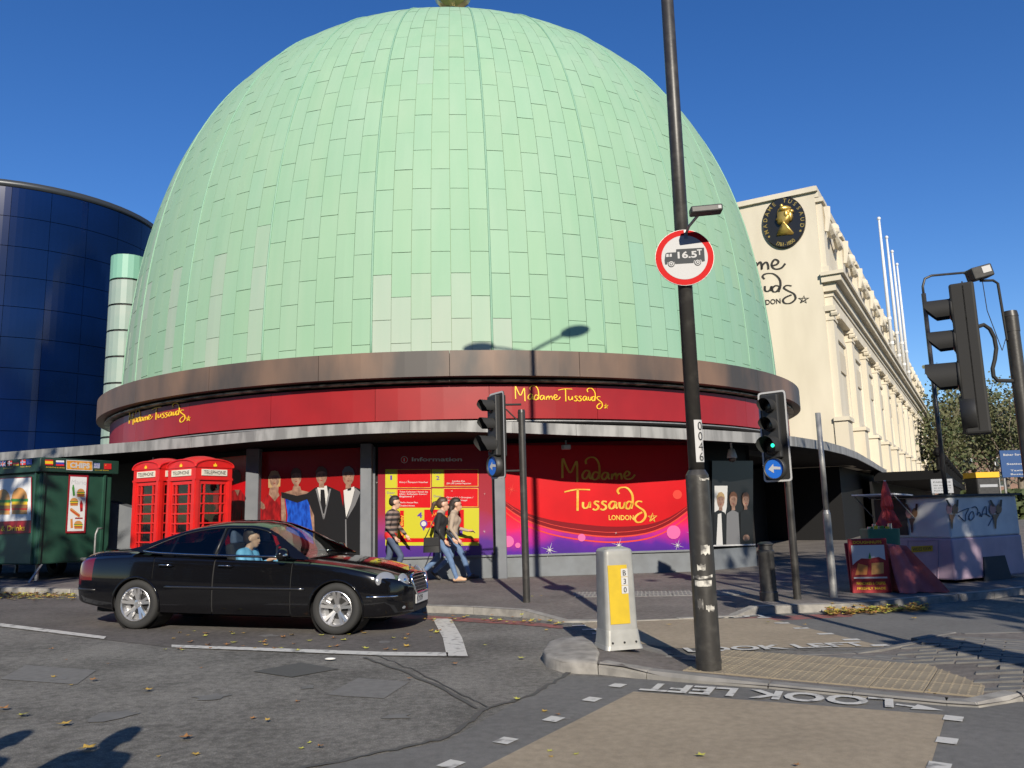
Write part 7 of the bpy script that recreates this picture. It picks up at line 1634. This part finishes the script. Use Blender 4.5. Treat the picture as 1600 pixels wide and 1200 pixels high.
# man in the striped jumper
def man_parts(top, trouser, shoe):
    P = torso(.95, 1.46, .04, .17, .07, top, trouser, .135, .15)
    P += [((.0, -.05, .965), (0, .05, .965), .138, .138, 'f_red')] if top == 'striped_knit' else []
    P += [((.05, 0, 1.46), (.08, 0, 1.56), .058, .056, 'skin')]+headparts((.10, 0, 1.645), (1, 0, -.25))
    P += leg((0, -.09, .93), (.24, -.10, .52), (.10, -.10, .09), (.26, -.11, .05), .095, .065, .048, trouser, shoe)
    P += leg((0, .09, .93), (-.06, .10, .50), (-.38, .10, .15), (-.26, .10, .05), .095, .065, .048, trouser, shoe)
    P += [((.04, -.19, 1.42), (-.02, -.25, 1.15), .066, .052, top), ((-.02, -.25, 1.15), (.13, -.25, .95), .05, .038, top)]+hand((.14, -.25, .935), (.45, .05, -.9), (.6, .5, 0), (.9, .2, .1))
    P += [((.04, .19, 1.42), (.10, .25, 1.15), .066, .052, top), ((.10, .25, 1.15), (.26, .22, .98), .05, .038, top)]+hand((.27, .22, .965), (.5, 0, -.85), (.6, -.5, 0), (.9, -.2, .1))
    return P
mp = AT(611, 900, 17.35)
person('man walking in a brown and black striped jumper and dark jeans', (mp.x, 17.35, gz(mp.x)+Z), R(-4), man_parts('striped_knit', 'jeans_dark', 'dark_shoe'), None, [((.07, 0, 1.72), (.10, 0, 1.725), .092, .086), ((.04, 0, 1.66), (.045, 0, 1.70), .088, .09)], 1.0, head=((.105, 0, 1.65), (1, 0, -.2)))
def woman_parts(top, trouser, shoe, collar, arm_fwd=False):
    P = torso(.93, 1.36, .03, .145, .075, top, top if top == 'black_cloth' else trouser, .115, .128)
    P += [((.03, -.03, 1.08), (.10, 0, 1.24), .09, .095, top)]
    P += [((.03, -.06, 1.40), (.06, .06, 1.41), .072, .07, collar), ((.05, 0, 1.40), (.075, 0, 1.49), .05, .048, 'skin')]+headparts((.10, 0, 1.565), (1, 0, -.2))
    P += leg((0, -.085, .9), (.22, -.09, .51), (.36, -.09, .09), (.53, -.09, .07), .098, .062, .042, trouser, shoe)
    P += leg((0, .085, .9), (-.05, .09, .49), (-.42, .09, .17), (-.30, .09, .045), .098, .062, .042, trouser, shoe)
    P += [((.03, -.165, 1.33), (-.01, -.21, 1.08), .056, .046, top), ((-.01, -.21, 1.08), (.13, -.20, .88), .044, .032, top)]+hand((.14, -.2, .865), (.45, 0, -.9), (.6, .5, 0), (.9, .2, .1))
    if arm_fwd: P += [((.03, .165, 1.33), (.08, .20, 1.08), .056, .046, top), ((.08, .20, 1.08), (.30, .17, 1.02), .044, .032, top)]+hand((.315, .17, 1.02), (.95, 0, -.1), (.2, 0, -.9), (.2, -.9, .2))
    else: P += [((.03, .165, 1.33), (.08, .2, 1.08), .056, .046, top), ((.08, .2, 1.08), (.24, .18, .9), .044, .032, top)]+hand((.25, .18, .885), (.5, 0, -.85), (.6, -.5, 0), (.9, -.2, .1))
    return P
wp = AT(687, 900, 16.9); w2 = AT(708, 900, 17.5)
hair_pt = [((.06, 0, 1.64), (.10, 0, 1.645), .094, .086), ((.03, 0, 1.58), (.04, 0, 1.62), .088, .09), ((-.05, 0, 1.62), (-.10, 0, 1.60), .035, .04), ((-.10, 0, 1.60), (-.15, 0, 1.46), .042, .034), ((-.15, 0, 1.46), (-.14, 0, 1.38), .03, .014)]
person('woman in a black coat and pale scarf walking in blue jeans and tan shoes', (wp.x, 16.9, gz(wp.x)+Z), R(-3), woman_parts('black_cloth', 'denim', 'tan_shoe', 'beige_cloth'), None, hair_pt, 1.02, head=((.105, 0, 1.57), (1, 0, -.15)), hair_mat='hair_brown')
hair_l = [((.06, 0, 1.64), (.10, 0, 1.645), .094, .086), ((.02, 0, 1.58), (.03, 0, 1.62), .09, .09), ((.0, 0, 1.56), (-.03, 0, 1.40), .085, .07), ((-.02, -.06, 1.5), (.0, -.08, 1.36), .04, .03)]
person('woman in a beige top walking just behind the woman in black', (w2.x, 17.5, gz(w2.x)+Z), R(-3), woman_parts('beige_cloth', 'denim', 'dark_shoe', 'beige_cloth', True), None, hair_l, 1.02, head=((.105, 0, 1.57), (1, 0, -.15)))
# shoulder bag
bg_ = thing('shoulder_bag', 'black leather shoulder bag worn by the woman in black', 'bag', (wp.x-.12, 16.58, gz(wp.x)+Z+.64), R(-3))
m1 = MB(); rbox(m1, .36, .12, 0, .33, .10, .30, 0, 4, .04); smooth_by_angle(m1.build('bag_body', 'car_trim', bg_), 50)
m1 = MB(); m1.box((0, -.062, .21), (.32, .012, .16)); bevel(m1.build('flap', 'black_cloth', bg_), .005, 1)
m1 = MB(); m1.tube([(-.15, .02, .28), (-.05, .10, .50), (.08, .20, .77), (.13, .26, .83), (.14, .32, .80), (.15, .12, .5), (.15, .02, .28)], .011, 6); m1.build('strap', 'car_trim', bg_, True)
# driver seen through the side window
Rc = Matrix.Rotation(CAR_YAW, 3, 'Z') @ Matrix.Rotation(-tilt, 3, 'Y')
dp = Vector(car.location)+Rc @ Vector((-1.46, -.38, .58))
DPt = [((0, -.10, .0), (0, .10, .0), .13, .13, 'jeans_dark'), ((0, -.06, .05), (-.07, -.09, .36), .125, .14, 'blue_shirt'), ((0, .06, .05), (-.07, .09, .36), .125, .14, 'blue_shirt'), ((-.06, -.17, .42), (-.06, .17, .42), .075, .075, 'blue_shirt'), ((-.05, 0, .46), (-.01, 0, .54), .06, .056, 'skin')]+headparts((.02, 0, .62), (1, 0, -.1))
for s in (-1, 1): DPt += [((-.06, s*.19, .40), (.06, s*.27, .16), .062, .05, 'blue_shirt'), ((.06, s*.27, .16), (.32, s*.18, .30), .046, .036, 'blue_shirt')]+hand((.33, s*.18, .31), (.9, -s*.1, .4), (.5, 0, -.8), (0, -s, .4))
DPt += [((0, -.1, .0), (.42, -.12, .06), .09, .075, 'jeans_dark'), ((0, .1, .0), (.42, .12, .06), .09, .075, 'jeans_dark'), ((.42, -.12, .06), (.62, -.12, -.25), .07, .05, 'jeans_dark'), ((.42, .12, .06), (.62, .12, -.25), .07, .05, 'jeans_dark')]
person('driver in a light blue shirt at the wheel of the black car', dp, CAR_YAW, DPt, None, [((-.015, 0, .69), (.01, 0, .70), .098, .09), ((-.04, 0, .62), (-.035, 0, .67), .088, .094)], .97, head=((.025, 0, .625), (1, 0, -.1)))
# two onlookers on the camera's side whose shadows reach into the road
def stand(top, trouser):
    P = torso(.95, 1.46, .0, .17, .07, top, trouser, .135, .15)+[((0, 0, 1.46), (.02, 0, 1.56), .058, .056, 'skin')]+headparts((.03, 0, 1.645), (1, 0, 0))
    for s in (-1, 1): P += leg((0, s*.09, .93), (.02, s*.1, .5), (0, s*.1, .08), (.17, s*.12, .04), .095, .065, .048, trouser, 'dark_shoe')+[((0, s*.19, 1.42), (-.02, s*.26, 1.15), .066, .052, top), ((-.02, s*.26, 1.15), (.08, s*.26, .92), .05, .038, top)]+hand((.085, s*.26, .9), (.3, 0, -.95), (.6, -s*.5, 0), (.9, 0, 0))
    return P
for (px, py, lab, tp_, tr_) in ((196, 1146, 'onlooker in a dark coat waiting at the near kerb', 'black_cloth', 'jeans_dark'), (22, 1152, 'onlooker in a beige coat waiting at the near kerb', 'beige_cloth', 'jeans_dark')):
    q = G(px, py); L_ = 1.72/math.tan(SUN_EL); d = Vector((.125, -.992))
    person(lab, (q.x+d.x*L_, q.y+d.y*L_, gz(q.x+d.x*L_)), R(80), stand(tp_, tr_), None, [((.0, 0, 1.72), (.02, 0, 1.725), .092, .088), ((-.03, 0, 1.65), (-.03, 0, 1.70), .088, .09)], 1.0, head=((.03, 0, 1.65), (1, 0, 0)), vox=.016, hem=(.84, tp_, tr_))
# ------------------------------------------------------------------ fallen leaves
def leaf_mesh(mb, c, s, a, rg, mi=0):
    n = 10; tilt_ = rg.uniform(-.35, .35); cl = rg.uniform(.05, .35)
    pts = []
    for k in range(n):
        r = s*(1 if k % 2 == 0 else .48); an = 2*math.pi*k/n; x, y = r*math.cos(an), r*math.sin(an)*.9; pts.append(Vector((x*math.cos(a)-y*math.sin(a), x*math.sin(a)+y*math.cos(a), .004+cl*r*r/s*(.6+.4*math.sin(an*2))+max(0, tilt_*x))))
    mb.add([c+p for p in pts]+[c+Vector((0, 0, .004))], [(k, (k+1) % n, n) for k in range(n)], mi)
mat('leaf_a', (.42, .27, .05), .8); mat('leaf_b', (.30, .14, .045), .8); mat('leaf_c', (.42, .40, .07), .8)
rg = random.Random(11); lms = []
for k in range(6):
    mb = MB(); leaf_mesh(mb, Vector((0, 0, 0)), .06, k, rg); me = bpy.data.meshes.new('fallen_leaf'); me.from_pydata(mb.v, [], mb.f); me.materials.append(MATS[['leaf_a', 'leaf_b', 'leaf_c'][k % 3]]); lms.append(me)
def leafat(p, s=1., k=None, lab='yellow-brown leaf lying on the open road or pavement', gr='leaves on the road and pavement'):
    o = bpy.data.objects.new('fallen_leaf', lms[rg.randrange(6) if k is None else k]); C.objects.link(o); o.location = p; o.rotation_euler = (0, 0, rg.uniform(0, 6.28)); o.scale = (s, s, s)
    tag(o, lab, 'leaf', gr)
for (px, py, s) in [(100, 1131, 1.3), (36, 1117, 1.2), (5, 1107, 1.2), (230, 1078, 1.2), (146, 1062, 1.), (80, 1014, .9), (290, 1152, 1.2), (137, 1169, 1.6), (500, 1166, .8), (418, 1125, .7), (710, 1037, .9), (640, 1060, .7), (815, 1028, 1.1), (808, 1092, .8), (757, 1180 if False else 1008, .8), (1013, 1055, 1.7), (1460, 1083, 1.4), (1095, 1180, .9), (1245, 1195, .6), (868, 975, 1.), (1045, 976, 1.), (832, 932, 1.), (846, 931, .8), (1302, 943, 1.3), (1428, 966, 1.1), (1200, 972, .8), (1258, 976, .8), (170, 1037, .7)]: leafat(G(px, py, .02 if py > 980 else (.03 if py > 950 else .112)), s*.75)
for k in range(52):
    px = rg.uniform(240, 690); py = rg.uniform(985, 1016)
    p = G(px, py, .012); leafat(p, rg.uniform(.5, 1.), None, 'leaf fallen inside the white-lined parking bay beside the car', 'leaves in the parking bay')
for k in range(16):
    p = G(rg.uniform(0, 900), rg.uniform(1030, 1195), .008); leafat(p, rg.uniform(.25, .6))
# leaf litter in the gutters
mb = MB()
for k in range(420):
    u = rg.random(); px = 1290+u*160; p = G(px, 957-u*8+rg.gauss(0, 2.2)+1.5, .015); leaf_mesh(mb, p+Vector((0, 0, abs(rg.gauss(0, .025)))), rg.uniform(.03, .07), rg.uniform(0, 6), rg, rg.randrange(3))
lt = mb.build('leaf_litter', ['leaf_a', 'leaf_b', 'leaf_c']); tag(lt, 'heap of yellow leaves in the gutter below the food board', 'leaves', kind='stuff')
mb = MB()
for k in range(375):
    px = rg.uniform(-20, 118) if k < 330 else rg.uniform(660, 880); py = (930+rg.gauss(0, 4)) if k < 330 else 964+rg.gauss(0, 4)+(px-660)*.05; p = G(px, py, .012); leaf_mesh(mb, p+Vector((0, 0, abs(rg.gauss(0, .015)))), rg.uniform(.03, .065), rg.uniform(0, 6), rg, rg.randrange(3))
lt = mb.build('leaf_litter', ['leaf_a', 'leaf_b', 'leaf_c']); tag(lt, 'scattered yellow leaves along the gutter behind the car', 'leaves', kind='stuff')
# a litter scrap on the road
m1 = MB(); p = G(516, 1031, .012); m1.ell((0, 0, .012), (.06, .035, .012), 0, 12, 6); o = m1.build('paper_scrap', 'white_paint', None, True); o.location = p; tag(o, 'small white oval scrap lying beside the bay line', 'litter')
